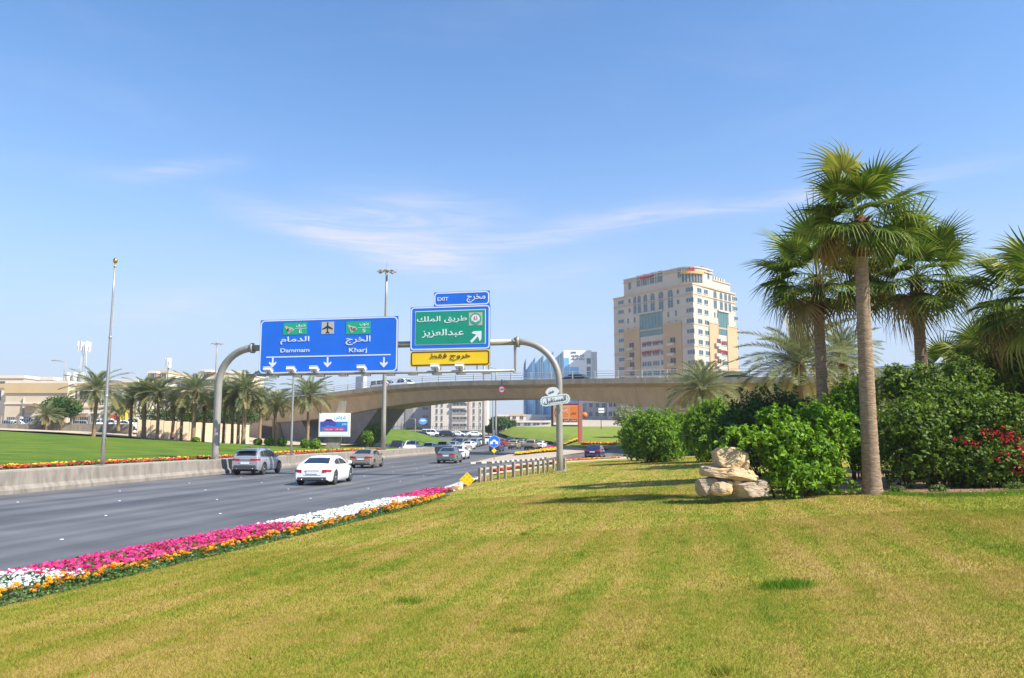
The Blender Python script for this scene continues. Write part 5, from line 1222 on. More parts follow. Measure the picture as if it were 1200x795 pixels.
for i in range(5): m.box(i*1.6, i*1.6+.9, 1, 3, 0, 1.6)
FR.put(m.build('roof_parapet_block', hcr, hot, loc=(vP+2.5, 0, zM)))

# ------------------------------------------------------------------ cars
def paint(name, c, metal=.3): return mat('paint_'+name, c, .28, metal, coat=.8)
P_ = {'silver': paint('silver', (.42, .46, .50), .55), 'white': paint('white', (.80, .80, .79), 0), 'beige': paint('beige', (.38, .33, .26), .5), 'grey': paint('grey', (.17, .22, .23), .5),
      'navy': paint('navy', (.012, .022, .12), .4), 'black': paint('black', (.02, .022, .03), .2), 'tan': paint('tan', (.42, .34, .20), .3), 'red': paint('red', (.30, .02, .02), .2), 'blue': paint('blue', (.03, .06, .20), .4)}
tail = mat('tail_lamp', (.42, .012, .02), .2, coat=.6); headl = mat('head_lamp', (.75, .78, .8), .12, spec=.9); plastic = mat('grey_plastic', (.055, .055, .06), .6)
cglass = mat('car_glass', (.012, .018, .022), .05, spec=1, coat=.5); platem = mat('number_plate', (.72, .73, .74), .5); amber = mat('amber_lamp', (.7, .25, .03), .3)
KIND = {
 'sedan': dict(L=4.75, w=.90, H=1.46, wb=(.205, .795), r=.335, top=[(0, .86), (.015, .98), (.05, 1.02), (.16, 1.05), (.5, .97), (.70, .94), (.86, .82), (.96, .66), (1, .55)],
   cab=[(.10, 1.03), (.27, 1.40), (.36, 1.46), (.52, 1.46), (.60, 1.41), (.77, .93)], bot=[(0, .34), (.04, .24), (.9, .2), (1, .28)], wid=[(0, .78), (.03, .86), (.12, .9), (.85, .9), (.95, .80), (1, .62)], roofw=.60, pil=(.43,)),
 'coupe': dict(L=4.9, w=.935, H=1.40, wb=(.19, .785), r=.36, top=[(0, .74), (.015, .90), (.05, .97), (.14, 1.0), (.45, .96), (.68, .93), (.86, .82), (.96, .68), (1, .56)],
   cab=[(.09, .98), (.25, 1.28), (.38, 1.40), (.50, 1.395), (.60, 1.32), (.76, .92)], bot=[(0, .30), (.04, .2), (.9, .17), (1, .25)], wid=[(0, .77), (.03, .87), (.14, .935), (.85, .93), (.95, .82), (1, .64)], roofw=.57, pil=(.42,)),
 'suv': dict(L=4.48, w=.925, H=1.66, wb=(.20, .80), r=.365, top=[(0, 1.02), (.012, 1.10), (.05, 1.14), (.4, 1.10), (.68, 1.07), (.84, .98), (.95, .84), (1, .66)],
   cab=[(.012, 1.12), (.10, 1.52), (.17, 1.62), (.34, 1.66), (.50, 1.65), (.59, 1.58), (.77, 1.06)], bot=[(0, .40), (.04, .30), (.9, .26), (1, .34)], wid=[(0, .80), (.03, .87), (.12, .925), (.85, .92), (.95, .82), (1, .64)], roofw=.64, pil=(.24, .46)),
 'pickup': dict(L=5.3, w=.93, H=1.84, wb=(.21, .80), r=.38, top=[(0, 1.08), (.01, 1.12), (.04, 1.13), (.3, 1.13), (.42, 1.12), (.70, 1.12), (.86, 1.06), (.96, .94), (1, .75)],
   cab=[(.335, 1.13), (.355, 1.6), (.38, 1.78), (.48, 1.83), (.56, 1.82), (.61, 1.74), (.74, 1.11)], bot=[(0, .52), (.04, .42), (.9, .38), (1, .44)], wid=[(0, .86), (.03, .92), (.12, .93), (.85, .93), (.95, .88), (1, .76)], roofw=.68, pil=(.48,)),
 'van': dict(L=4.9, w=.93, H=1.95, wb=(.19, .81), r=.36, top=[(0, 1.1), (.01, 1.15), (.1, 1.15), (.6, 1.14), (.80, 1.12), (.92, .98), (1, .70)],
   cab=[(.006, 1.14), (.03, 1.7), (.06, 1.9), (.2, 1.95), (.6, 1.94), (.68, 1.86), (.86, 1.10)], bot=[(0, .40), (.04, .30), (.9, .26), (1, .34)], wid=[(0, .84), (.03, .9), (.12, .93), (.85, .93), (.95, .86), (1, .74)], roofw=.76, pil=(.28, .5)),
}
CARM = {}
def car_parts(kind):
    if kind in CARM: return CARM[kind]
    K = KIND[kind]; L, w, r = K['L'], K['w'], K['r']; itp = lambda tab, t: float(np.interp(t, [a for a, _ in tab], [b for _, b in tab]))
    tsm = sorted(set([0, .015, .03, .05, .95, .975, 1]+list(np.linspace(0, 1, 61))+[c+s*(r+.055)/L for c in K['wb'] for s in (-1, -.97, -.9, -.75, -.5, -.25, 0, .25, .5, .75, .9, .97, 1)]))
    def smt(tab, t, k=.02): return (itp(tab, max(0, t-k))+2*itp(tab, t)+itp(tab, min(1, t+k)))/4 if .03 < t < .97 else itp(tab, t)
    def halfw(t): return smt(K['wid'], t)
    def topz(t): return smt(K['top'], t)
    def botz(t):
        z = itp(K['bot'], t)
        for c in K['wb']:
            dx_ = abs(t-c)*L
            if dx_ < r+.055: z = max(z, r+math.sqrt(max(0, (r+.055)**2-dx_**2)))
        return z
    parts = {}
    rows = []
    for t in tsm:
        hw, zt_, zb_ = halfw(t), topz(t), botz(t); zn = itp(K['bot'], t); yv = (t-.5)*L; half = []
        for fr, fw in ((0, .93), (.10, .985), (.35, 1.0), (.62, .995), (.80, .965), (.93, .92), (.985, .84), (1.0, .70), (1.008, .38)):
            z = max(zn+(zt_-zn)*fr, zb_ if fr < .8 else 0); half.append((hw*fw, yv, z))
        half.append((0, yv, zt_*1.0+.012)); rows.append(half+[(-x, y_, z) for x, y_, z in half[:-1]][::-1])
    m = MB().grid(rows, True); n = len(rows[0]); m.add(rows[0], [tuple(range(n))]); m.add(rows[-1], [tuple(reversed(range(n)))]); parts['body'] = m
    # cabin
    cb = K['cab']; t0, t1 = cb[0][0], cb[-1][0]; ct = sorted(set(list(np.linspace(t0, t1, 34))+[a for a, _ in cb]))
    rz = lambda t: max(itp(cb, t)*.5+.25*itp(cb, max(t0, t-.012))+.25*itp(cb, min(t1, t+.012)), topz(t)-.02)
    def cabpt(t, z):  # x at height z on the side glass
        zb_ = topz(t)-.03; f = max(0, min(1, (z-zb_)/max(.01, K['H']-zb_))); return (halfw(t)*.90)*(1-f)+(K['roofw']+.02)*f
    rows = []
    for t in ct:
        z1 = rz(t); zb_ = topz(t)-.04; yv = (t-.5)*L; half = []; zs = zb_+(z1-zb_)*.92
        for f in (0, .25, .5, .75, 1): z = zb_+(zs-zb_)*f; half.append((cabpt(t, z), yv, z))
        xs = cabpt(t, zs); half += [(xs*.94, yv, zs+(z1-zs)*.62), (xs*.80, yv, z1-.012), (xs*.45, yv, z1+.006)]; half.append((0, yv, z1+.012)); rows.append(half+[(-x, y_, z) for x, y_, z in half[:-1]][::-1])
    m = MB().grid(rows, True); n = len(rows[0]); m.add(rows[0], [tuple(range(n))]); m.add(rows[-1], [tuple(reversed(range(n)))]); parts['cabin'] = m
    def top_patch(ta, tb, k=7, wf=.80):
        g = []
        for i in range(k):
            t = ta+(tb-ta)*i/(k-1); z1 = rz(t); zb_ = topz(t)-.04; zs = zb_+(z1-zb_)*.92; xs = cabpt(t, zs)*wf
            e = .004; dz = (rz(t+e)-rz(t-e))/(2*e*L); nn = Vector((0, -dz, 1)).normalized()*.012; g.append([(xs*q, (t-.5)*L+nn.y, z1-.006*q*q*0+.006*(1-abs(q))+nn.z-.012*abs(q)**3) for q in (1, .75, .5, .25, 0, -.25, -.5, -.75, -1)])
        return MB().grid(g, True)
    ra = cb[1][0]; parts['rear_window'] = top_patch(t0+(ra-t0)*(.22 if kind != 'pickup' else .1), ra+(cb[2][0]-ra)*.10)
    fa = cb[-2][0]; parts['windscreen'] = top_patch(fa+(t1-fa)*.06, fa+(t1-fa)*.88)
    # side windows, each side, split at pillars
    lo, hi = cb[1][0]-(.02 if kind in ('sedan', 'coupe') else .0), fa+(t1-fa)*.72
    cuts = [lo]+list(K['pil'])+[hi]; sw = []
    for sgn in (1, -1):
        for i in range(len(cuts)-1):
            a, b = cuts[i]+.008, cuts[i+1]-.008; g = []
            for j in range(9):
                t = a+(b-a)*j/8; zlo = topz(t)+.02; zhi = max(zlo+.01, min(rz(t)-.13, K['H']-.14)); g.append([(sgn*(cabpt(t, zlo+(zhi-zlo)*f)+.010), (t-.5)*L, zlo+(zhi-zlo)*f) for f in (0, .5, 1)])
            sw.append(MB().grid(g, False))
    parts['side_windows'] = sw
    CARM[kind] = (parts, topz, halfw, rz, cabpt); return CARM[kind]
WM = {}
def wheel_mesh(r):
    if r in WM: return WM[r]
    X = Matrix.Rotation(PI/2, 4, 'Y'); t = MB().lathe([(r*.62, -.1), (r*.9, -.11), (r*.985, -.09), (r, -.04), (r, .04), (r*.985, .09), (r*.9, .11), (r*.62, .1)], 22, X)
    rim = MB().lathe([(r*.64, .05), (r*.66, .10), (r*.60, .108), (r*.56, .07)], 22, X)
    for i in range(5):
        M_ = Matrix.Rotation(2*PI*i/5, 4, 'X'); 
        for o_ in (-.12, .12): rim.box(.075, .10, -r*.05+o_*r*.3, r*.05+o_*r*.3, r*.1, r*.6, M_ @ Matrix.Rotation(o_*.5, 4, 'X'))
    rim.lathe([(.02, .06), (r*.18, .07), (r*.16, .11), (.02, .115)], 10, X)
    hub = MB().lathe([(.02, .045), (r*.6, .05), (r*.6, .06), (.02, .055)], 18, X)
    WM[r] = (t.mesh('tyre', black_r), rim.mesh('rim', mat('alloy', (.50, .51, .52), .3, .8)), hub.mesh('brake_disc', mat('brake', (.10, .10, .10), .5, .5))); return WM[r]
MC = {}
def pm(kind, name, mb, m_):
    k = (kind, name, m_.name)
    if k not in MC:
        me = mb.mesh(name, m_); bm = bmesh.new(); bm.from_mesh(me); bmesh.ops.remove_doubles(bm, verts=bm.verts, dist=.0005); bmesh.ops.recalc_face_normals(bm, faces=bm.faces); bm.to_mesh(me); bm.free(); MC[k] = me
    return MC[k]
def make_car(kind, colr, loc, head, label, group=None, detail=2, rear=True, name=None, cat=None, two=None):
    """head = heading in degrees clockwise from +Y"""
    K = KIND[kind]; parts, topz, halfw, rz, cabpt = car_parts(kind); L, r, w = K['L'], K['r'], K['w']; m_ = P_[colr]
    nm = name or {'sedan': 'sedan_car', 'coupe': 'coupe_car', 'suv': 'suv_car', 'pickup': 'pickup_truck', 'van': 'van'}[kind]
    o = empty(nm, loc, label, cat or {'sedan': 'car', 'coupe': 'car', 'suv': 'car', 'pickup': 'pickup truck', 'van': 'van'}[kind], group, -R(head))
    B = lambda name_, mb, mt, par=None: link(name_, pm(kind, name_, mb, mt), par or o)
    body = B('body', parts['body'], m_); cabn = B('cabin', parts['cabin'], m_)
    B('rear_window', parts['rear_window'], cglass); B('windscreen', parts['windscreen'], cglass)
    for i, s_ in enumerate(parts['side_windows']): 
        k = (kind, 'side%d' % i)
        if k not in MC: MC[k] = s_.mesh('side_window', cglass)
        link('side_window', MC[k], o)
    ty, ri, hb = wheel_mesh(r)
    for c in K['wb']:
        for sgn in (1, -1):
            t = link('wheel', ty, o, (sgn*(w-.115), (c-.5)*L, r), (0, 0, 0 if sgn > 0 else PI)); link('rim', ri, t); link('brake_disc', hb, t)
    m = MB()
    for c in K['wb']: m.box(-w+.25, w-.25, (c-.5)*L-r*.9, (c-.5)*L+r*.9, .24, r+.3)
    m.box(-w*.86, w*.86, -L*.47, L*.46, .24, .5); B('underbody', m, black_r)
    z0 = topz(.012)
    lz1 = z0-.03 if kind != 'suv' else z0-.06
    lh = {'sedan': .17, 'coupe': .16, 'suv': .15, 'pickup': .36, 'van': .5}[kind]; li = {'sedan': .36, 'coupe': .50, 'suv': .34, 'pickup': .74, 'van': .72}[kind]
    if kind == 'coupe': lz1 -= .06
    for sgn in (1, -1):
        k = ('tl', kind, sgn)
        if k not in MC:
            m = MB(); rows = []; xo = halfw(.0)*1.0
            for x_, y_ in ((li, -L/2-.012), (halfw(0)*.90, -L/2-.012), (halfw(0)*.985, -L/2+.01), (halfw(.02)*1.012, -L/2+.07), (halfw(.05)*1.01, -L/2+.26)):
                sh = 1 if x_ < halfw(0)*.9 or kind in ('pickup', 'van') else .8; rows.append([(sgn*x_, y_, lz1-lh*sh), (sgn*x_, y_, lz1)])
            m.grid(rows, True); MC[k] = m.mesh('tail_light', tail)
        link('tail_light', MC[k], o)
        k = ('hl', kind, sgn)
        if k not in MC:
            m = MB(); zf = topz(.985)-.0; rows = []
            for t_, f in ((1.004, .55), (.995, .93), (.975, 1.0), (.93, 1.0)):
                x_ = halfw(min(1, t_))*f*1.012; rows.append([(sgn*x_, (t_-.5)*L+(.0), zf-.16), (sgn*x_*.985, (t_-.5)*L, topz(min(1, t_))-.035)])
            m.grid(rows, True); MC[k] = m.mesh('headlight', headl)
        link('headlight', MC[k], o)
    m = MB().box(-.27, .27, -L/2-.022, -L/2-.004, .56 if kind not in ('sedan', 'coupe') else z0-.30, .68 if kind not in ('sedan', 'coupe') else z0-.17)
    if kind == 'suv': m = MB().box(-.27, .27, -L/2-.022, -L/2-.004, .70, .83)
    B('number_plate', m, platem)
    m = MB(); zb_ = K['bot'][0][1]; m.bbox(-.70, .70, -L/2-.03, -L/2+.15, zb_-.03, zb_+(.12 if kind in ('sedan', 'coupe') else .24), .02)
    B('rear_bumper', m, plastic)
    m = MB().bbox(-.48, .48, L/2-.1, L/2+.012, .34, .52, .02); B('grille', m, plastic)
    # mirrors
    tm = K['cab'][-2][0]+.07
    for sgn in (1, -1):
        k = ('mir', kind, sgn, m_.name)
        if k not in MC:
            xm = halfw(tm)*.93; M_ = Matrix.Translation((sgn*(xm+.12), (tm-.5)*L, topz(tm)+.09)); mb = MB(); mb.bbox(-.10, .10, -.05, .07, -.07, .08, .03); mb.v = [tuple(M_ @ Vector(v_)) for v_ in mb.v]; mb.box(min(sgn*(xm-.04), sgn*(xm+.1)), max(sgn*(xm-.04), sgn*(xm+.1)), (tm-.5)*L-.02, (tm-.5)*L+.02, topz(tm)+.0, topz(tm)+.05); MC[k] = mb.mesh('mirror', m_)
        link('mirror', MC[k], o)
    if detail > 1:
        gp = mat('panel_gap', (.01, .01, .01), .8); a_ = K['pil'][-1]; ts = [K['wb'][0]+.085 if kind != 'pickup' else .37, a_, K['cab'][-2][0]+.075]
        m = MB()
        for t_ in ts:
            for sgn in (1, -1):
                hw = halfw(t_); zt_ = topz(t_); zn = .3; g = []
                for fr, fw in ((.10, .985), (.35, 1.0), (.62, .995), (.80, .965), (.93, .92), (.97, .87)): z = zn+(zt_-zn)*fr; g.append([(sgn*(hw*fw+.004), (t_-.5)*L-.008, z), (sgn*(hw*fw+.004), (t_-.5)*L+.008, z)])
                m.grid(g, False)
        m.box(-halfw(0)*.55, halfw(0)*.55, -L/2-.006, -L/2, z0-.02-.34, z0-.02-.33); B('panel_gap', m, gp)
        k = ('hd', kind)
        for t_ in (a_-.04, ts[2]-.24 if ts[2]-.24 > a_+.05 else a_+.12):
            for sgn in (1, -1):
                m = MB(); x_ = halfw(t_)*.985; zh = topz(t_)-.14; m.bbox(min(sgn*x_, sgn*(x_+.03)), max(sgn*x_, sgn*(x_+.03)), (t_-.5)*L-.10, (t_-.5)*L+.10, zh-.015, zh+.02, .008); m.build('door_handle', m_ if kind != 'sedan' else chrome, o)
        m = MB()
        for sgn in (1, -1): m.lathe([(.035, 0), (.04, .02), (.04, .1)], 10, Matrix.Translation((sgn*.5, -L/2-.05, zb_+.02)) @ Matrix.Rotation(-PI/2, 4, 'X'))
        B('exhaust', m, chrome)
        # badge bar between the lamps, high brake light
        m = MB().bbox(-.34, .34, -L/2-.024, -L/2, z0-.15, z0-.125, .004); B('chrome_strip', m, chrome if kind != 'suv' else plastic)
        if kind == 'suv':
            m = MB(); 
            for sgn in (1, -1): m.tube([(sgn*.62, (.16-.5)*L, 1.66), (sgn*.63, (.20-.5)*L, 1.71), (sgn*.63, (.52-.5)*L, 1.73), (sgn*.62, (.57-.5)*L, 1.67)], .018, 6)
            m.bbox(-.58, .58, -L/2+.17, -L/2+.42, 1.575, 1.615, .01); B('roof_rail', m, plastic)
            m = MB()
            for c in K['wb']:
                for sgn in (1, -1):
                    g = []
                    for q in range(15):
                        t = R(-8+196*q/14); g.append([(sgn*(w*.985), (c-.5)*L+(r+.045)*math.cos(t), r+(r+.045)*math.sin(t)), (sgn*(w+.008), (c-.5)*L+(r+.05)*math.cos(t), r+(r+.05)*math.sin(t)), (sgn*(w+.006), (c-.5)*L+(r+.115)*math.cos(t), r+(r+.115)*math.sin(t)), (sgn*(w*.98), (c-.5)*L+(r+.12)*math.cos(t), r+(r+.12)*math.sin(t))])
                    m.grid(g, True)
            B('arch_trim', m, plastic)
            for sgn in (1, -1): MB().box(sgn*.62-.14, sgn*.62+.14, -L/2-.02, -L/2-.0, .50, .545).build('reflector', tail, o)
    if kind == 'pickup':
        m = MB(); m.box(-.72, .72, -L/2+.08, (.33-.5)*L, 1.125, 1.155); B('bed_cover', m, plastic)
    return o
def car_at(kind, colr, px, py, head, label, rearpt=True, zf=None, **k):
    """px, py = where the rear right tyre (or for oncoming cars the front left one) meets the road"""
    p = on(px, py, zf); Kd = KIND[kind]; h = R(head); fwd = Vector((math.sin(h), math.cos(h), 0)); rt = Vector((math.cos(h), -math.sin(h), 0))
    if rearpt: c = p-rt*Kd['w']*.9+fwd*(.5-Kd['wb'][0])*Kd['L']
    else: c = p-rt*0
    return make_car(kind, colr, (c.x, c.y, (zf(c.x, c.y) if zf else zroad(c.y))+.005), head, label, **k)
car_at('suv', 'silver', 308, 556.6, 2.5, 'silver grey compact suv nearest the barrier, left of the white car')
car_at('coupe', 'white', 391.5, 568.2, 2.5, 'low white sedan, the nearest car on the road')
car_at('sedan', 'beige', 437.5, 548.6, 3, 'champagne sedan ahead of the white car, close to the barrier')
car_at('sedan', 'grey', 534.5, 543.2, 5, 'dark grey sedan seen from behind in the middle of the road')
car_at('sedan', 'navy', 704.5, 538.6, 14, 'dark blue sedan driving off along the slip road on the right', zf=lambda x, y: zright(x, y)+.03)
car_at('sedan', 'white', 544.5, 538.5, 6, 'white sedan half hidden ahead of the dark grey sedan', detail=1)
car_at('sedan', 'blue', 586.5, 529.4, 9, 'dark blue sedan behind the round blue chevron sign', detail=1)
car_at('suv', 'tan', 607, 526.4, 10, 'sand coloured suv between the dark blue sedan and the pickup', detail=1)
car_at('pickup', 'beige', 626.5, 527.6, 10, 'silver beige pickup left of the gantry post', detail=1)
def far(kind, colr, px, Y, head, lab, zf=None, grp=None):
    q = at(px, 520, Y); z = (zf(q.x, Y) if zf else zroad(Y))+.01; return make_car(kind, colr, (q.x, Y, z), head, lab, detail=1, group=grp)
far('sedan', 'white', 633.5, 142, 14, 'white sedan rounding the bend right of the pickup')
far('sedan', 'red', 589, 152, 12, 'dark red car glimpsed behind the dark blue sedan')
far('sedan', 'black', 599, 162, 8, 'black car far ahead between the red one and the sand suv')
far('sedan', 'silver', 611, 152, 12, 'silver car just beyond the sand coloured suv')
# oncoming beyond the barrier
onc = [('sedan', 'black', 446, 112, 'black car beyond the barrier left of the dark pickup, behind the mast foot'), ('pickup', 'black', 466.5, 110, 'dark pickup facing the camera beyond the barrier right of the mast foot'),
       ('pickup', 'white', 483, 111, 'white pickup facing the camera beyond the barrier'), ('sedan', 'white', 503, 114, 'white saloon facing the camera beyond the barrier, right of the white pickup'),
       ('suv', 'white', 519.5, 116, 'white suv facing the camera directly behind the grey sedan roof')]
for k, c, px, Y, lab in onc: far(k, c, px, Y, 186, lab)
mid = [('sedan', 'silver', 531, 132, 'silver saloon in the oncoming queue right of the white suv'), ('van', 'grey', 540, 146, 'grey van in the middle of the oncoming queue'), ('sedan', 'white', 549, 138, 'white saloon in the oncoming queue below the dark mast'),
       ('suv', 'silver', 556, 150, 'pale suv at the right end of the oncoming queue'), ('sedan', 'black', 536, 160, 'black saloon far back in the oncoming queue'), ('sedan', 'white', 563, 156, 'white car next to the foot of the dark mast'), ('suv', 'white', 572, 162, 'white suv left of the round blue chevron sign')]
for k, c, px, Y, lab in mid: far(k, c, px, Y, 190, lab)
zfr = lambda x, y: zroad(y)+.05
q_ = [('sedan', 'black', 441, 196), ('van', 'white', 449, 202), ('sedan', 'silver', 458, 198), ('suv', 'grey', 468, 204), ('sedan', 'white', 477, 197), ('sedan', 'red', 487, 201), ('sedan', 'black', 495, 196), ('van', 'white', 505, 199), ('sedan', 'silver', 516, 203), ('suv', 'black', 525, 198), ('sedan', 'white', 536, 200), ('sedan', 'grey', 546, 204), ('sedan', 'white', 557, 198)]
labs = ['black car at the left end of the distant queue by the retaining wall', 'small white van second in the distant queue by the retaining wall', 'silver car in the distant queue below the blue glass strip', 'grey suv in the distant queue below the grey block', 'white car in the distant queue under the short lamp posts', 'dark red car in the distant queue below the round hedge', 'black car beside the bigger white van in the distant queue', 'bigger white van in the middle of the distant queue', 'silver car right of the bigger white van in the distant queue', 'black suv in the distant queue below the recessed balconies', 'white car in the distant queue right of the black suv', 'dark grey car near the right end of the distant queue', 'white car at the right end of the distant queue']
for (k, c, px, Y), lab in zip(q_, labs): far(k, c, px, Y, 92, lab, zfr)
# parked cars far left
for i, (k, c, px, lab) in enumerate([('sedan', 'grey', 9, 'grey car parked nearest the left edge before the villas'), ('sedan', 'white', 22, 'white car second from the left edge in the parked row'), ('suv', 'blue', 36, 'blue suv in the parked row left of the yellow green palm'), ('sedan', 'silver', 52, 'silver car parked under the yellow green palm'), ('sedan', 'grey', 66, 'grey car parked at the foot of the thin lamp post'), ('sedan', 'silver', 98, 'silver car parked left of the single palm'), ('suv', 'white', 131, 'white suv parked just right of the flagpole'), ('sedan', 'white', 146, 'white sedan parked right of the white suv'), ('pickup', 'white', 158, 'white pickup between the white sedan and the palm row')]):
    Y = 106.3+(i % 3)*.4; q = at(px, 500, Y); make_car(k, c, (q.x, Y, zdirt(-60, Y)+.01), 85, lab, detail=1, group=None)
# on the flyover
def fly_car(kind, c, px, lab, off=3.2):
    x, y = bplan(px, off); s = x*.8-(y-101)*.6; zz_ = ztop(s)-.62; make_car(kind, c, (x, y, zz_), 127, lab, detail=1)
fly_car('sedan', 'black', 679, 'black car on the flyover before the blue glass bank')
fly_car('van', 'white', 451, 'white van on the flyover right of the grey cabinet', 3.0)
fly_car('pickup', 'white', 474, 'white pickup on the flyover left of the green board', 3.0)
fly_car('van', 'silver', 1057, 'pale minibus on the flyover between the two palm trunks', 3.0)
fly_car('sedan', 'black', 864, 'dark car on the flyover just right of the hotel tower')
fly_car('sedan', 'white', 1090, 'white car on the flyover behind the right palm trunk', 3.0)
fly_car('sedan', 'silver', 1036, 'silver car on the flyover left of the pale minibus', 3.0)
# ------------------------------------------------------------------ palms
fan_m = leaf_mat('fan_leaf', [(.15, (.035, .075, .008)), (.42, (.085, .15, .012)), (.66, (.18, .235, .022)), (.95, (.34, .35, .05))], .36, .5, 1.5)
fan_dry = leaf_mat('fan_leaf_dry', [(.2, (.16, .12, .03)), (.6, (.30, .20, .06)), (.9, (.36, .27, .10))], .3, .6)
fan_yel = leaf_mat('fan_leaf_yellow', [(.2, (.16, .20, .03)), (.6, (.34, .34, .05)), (.9, (.48, .42, .07))], .3, .5)
date_m = leaf_mat('date_leaf', [(.15, (.15, .18, .085)), (.5, (.25, .28, .13)), (.9, (.42, .42, .20))], .36, .45, 2.0)
date_old = leaf_mat('date_leaf_old', [(.15, (.20, .18, .07)), (.5, (.32, .28, .11)), (.9, (.42, .37, .16))], .32, .55)
bark = mat('palm_bark', (.37, .26, .165), .9, color2=(.18, .12, .075), scale=6, bump=.8, bscale=12, stretch=(1, 1, 4))
bark_d = mat('date_bark', (.34, .22, .13), .95, color2=(.20, .13, .08), scale=6, bump=.8, bscale=16)
fibre = mat('palm_fibre', (.17, .065, .03), .95, color2=(.08, .035, .02), scale=9, bump=.8, bscale=25)
def fan_frond(seed, dry=0):
    """petiole along +y then a pleated fan whose tips droop; dry = more droop"""
    n_ = np.random.RandomState(seed); V, Fc, A = [], [], []
    pet = .95+.4*n_.rand(); sagp = .10+dry*.25
    def pc(t): return np.array([0, pet*t, -sagp*t*t])
    w0 = .022
    for i in range(6):
        c = pc(i/5); w = w0*(1-.5*i/5); V += [c+[w, 0, 0], c+[0, 0, w*.8], c+[-w, 0, 0]]; A += [.75]*3
    for i in range(5):
        b = i*3; Fc += [(b, b+1, b+4, b+3), (b+1, b+2, b+5, b+4)]
    hub = pc(1); slope = -2*sagp; ns = 34; spread = R(132); Rr = 1.02+.15*n_.rand()
    for k in range(ns):
        a = -spread+2*spread*k/(ns-1); ca = math.cos(a); L_ = Rr*(.70+.30*max(0, math.cos(a*.62)))*(.84+.26*n_.rand()); dr = (.26+.38*abs(a)/spread+dry*.7)*(.7+.8*n_.rand())
        d = np.array([math.sin(a), math.cos(a), slope*math.cos(a)*.6+.14*abs(math.sin(a))]); s_ = np.array([math.cos(a), -math.sin(a), 0]); hw = .034; rv = n_.rand()
        pts = []
        for t, wf in ((0.02, .15), (.38, .80), (.60, .62), (.82, .34), (1.0, .04)):
            c = hub+d*L_*t; c[2] -= dr*L_*max(0, t-.25)**1.7; 
            if t > .6: c[2] -= (t-.6)*dr*.8*L_; c = c-d*(t-.6)*dr*.35
            w = hw*wf*(1.35 if t < .5 else 1); pts.append((c+s_*w, c+np.array([0, 0, -.018*wf]), c-s_*w))
        b = len(V)
        for p in pts: V += list(p); A += [rv*.8+.1]*3
        for i in range(4):
            q = b+i*3; Fc += [(q, q+1, q+4, q+3), (q+1, q+2, q+5, q+4)]
    return np.array(V), np.array(Fc), np.array(A)
FAN = [np_mesh('frond', *fan_frond(i)[:2], fan_m, fan_frond(i)[2]) for i in range(6)]
FANU = [np_mesh('frond', *fan_frond(40+i, -.22)[:2], fan_m, fan_frond(40+i, -.22)[2]) for i in range(3)]
FAND = [np_mesh('frond', *fan_frond(20+i, .8)[:2], fan_dry, fan_frond(20+i, .8)[2]) for i in range(3)]
FANY = [np_mesh('frond', *fan_frond(30+i, .2)[:2], fan_yel, fan_frond(30+i, .2)[2]) for i in range(3)]
def date_frond(seed, L_=3.0, nl=64):
    n_ = np.random.RandomState(seed); V, Fc, A = [], [], []
    cur = .72+.25*n_.rand(); side = (n_.rand()-.5)*.25
    def rp(t): 
        a = cur*t; return np.array([side*t*t*L_*.4, L_*math.sin(a)/cur, L_*(math.cos(a)-1)/cur])
    for i in range(9):
        c = rp(i/8); w = .03*(1-.85*i/8); V += [c+[w, 0, 0], c+[0, 0, w], c+[-w, 0, 0]]; A += [.8]*3
    for i in range(8):
        b = i*3; Fc += [(b, b+1, b+4, b+3), (b+1, b+2, b+5, b+4)]
    for k in range(nl):
        t = .16+.84*k/(nl-1); c = rp(t); tg = rp(min(1, t+.02))-rp(t-.02); tg /= np.linalg.norm(tg); up = np.cross(tg, [1, 0, 0]); up /= np.linalg.norm(up)
        up = up if up[2] > 0 else -up
        ll = L_*.21*math.sin(PI*(.12+.80*t))**.7*(.85+.3*n_.rand())
        for sg in (-1, 1):
            sd_ = np.cross(up, tg)*sg; d = sd_*.72+tg*.66+up*(.30+.3*(n_.rand()-.4)); d /= np.linalg.norm(d); tip = c+d*ll+np.array([0, 0, -.10*ll]); m_ = c+d*ll*.5; w = np.cross(d, up); w = w/np.linalg.norm(w)*.021*L_/3
            b = len(V); rv = n_.rand(); V += [c, m_+w, tip, m_-w]; A += [rv*.8]*4; Fc.append((b, b+1, b+2, b+3))
    return np.array(V), np.array(Fc), np.array(A)
DATE = [np_mesh('frond', *date_frond(50+i)[:2], date_m, date_frond(50+i)[2]) for i in range(7)]
DATEO = [np_mesh('frond', *date_frond(60+i)[:2], date_old, date_frond(60+i)[2]) for i in range(4)]
def trunk(name, H, r0, r1, m_, parent, bend=(0, 0), rings=.12, rough=.02, seed=0, flare=1.35):
    n_ = random.Random(seed); k = max(8, int(H/rings)); pts, rad = [], []
    for i in range(k+1):
        f = i/k; fl_ = 1+(flare-1)*math.exp(-f*H/.35); rr_ = (r0+(r1-r0)*f)*fl_
        for (dz, q) in ((0, 1.0), (.55, 1-rough*1.8)) if i < k else ((0, 1),):
            z = H*(f+dz/k); pts.append((bend[0]*f*f, bend[1]*f*f, z)); rad.append(rr_*q*(1+n_.uniform(-rough, rough)))
    return MB().tube(pts, rad, 12).build(name, m_, parent)
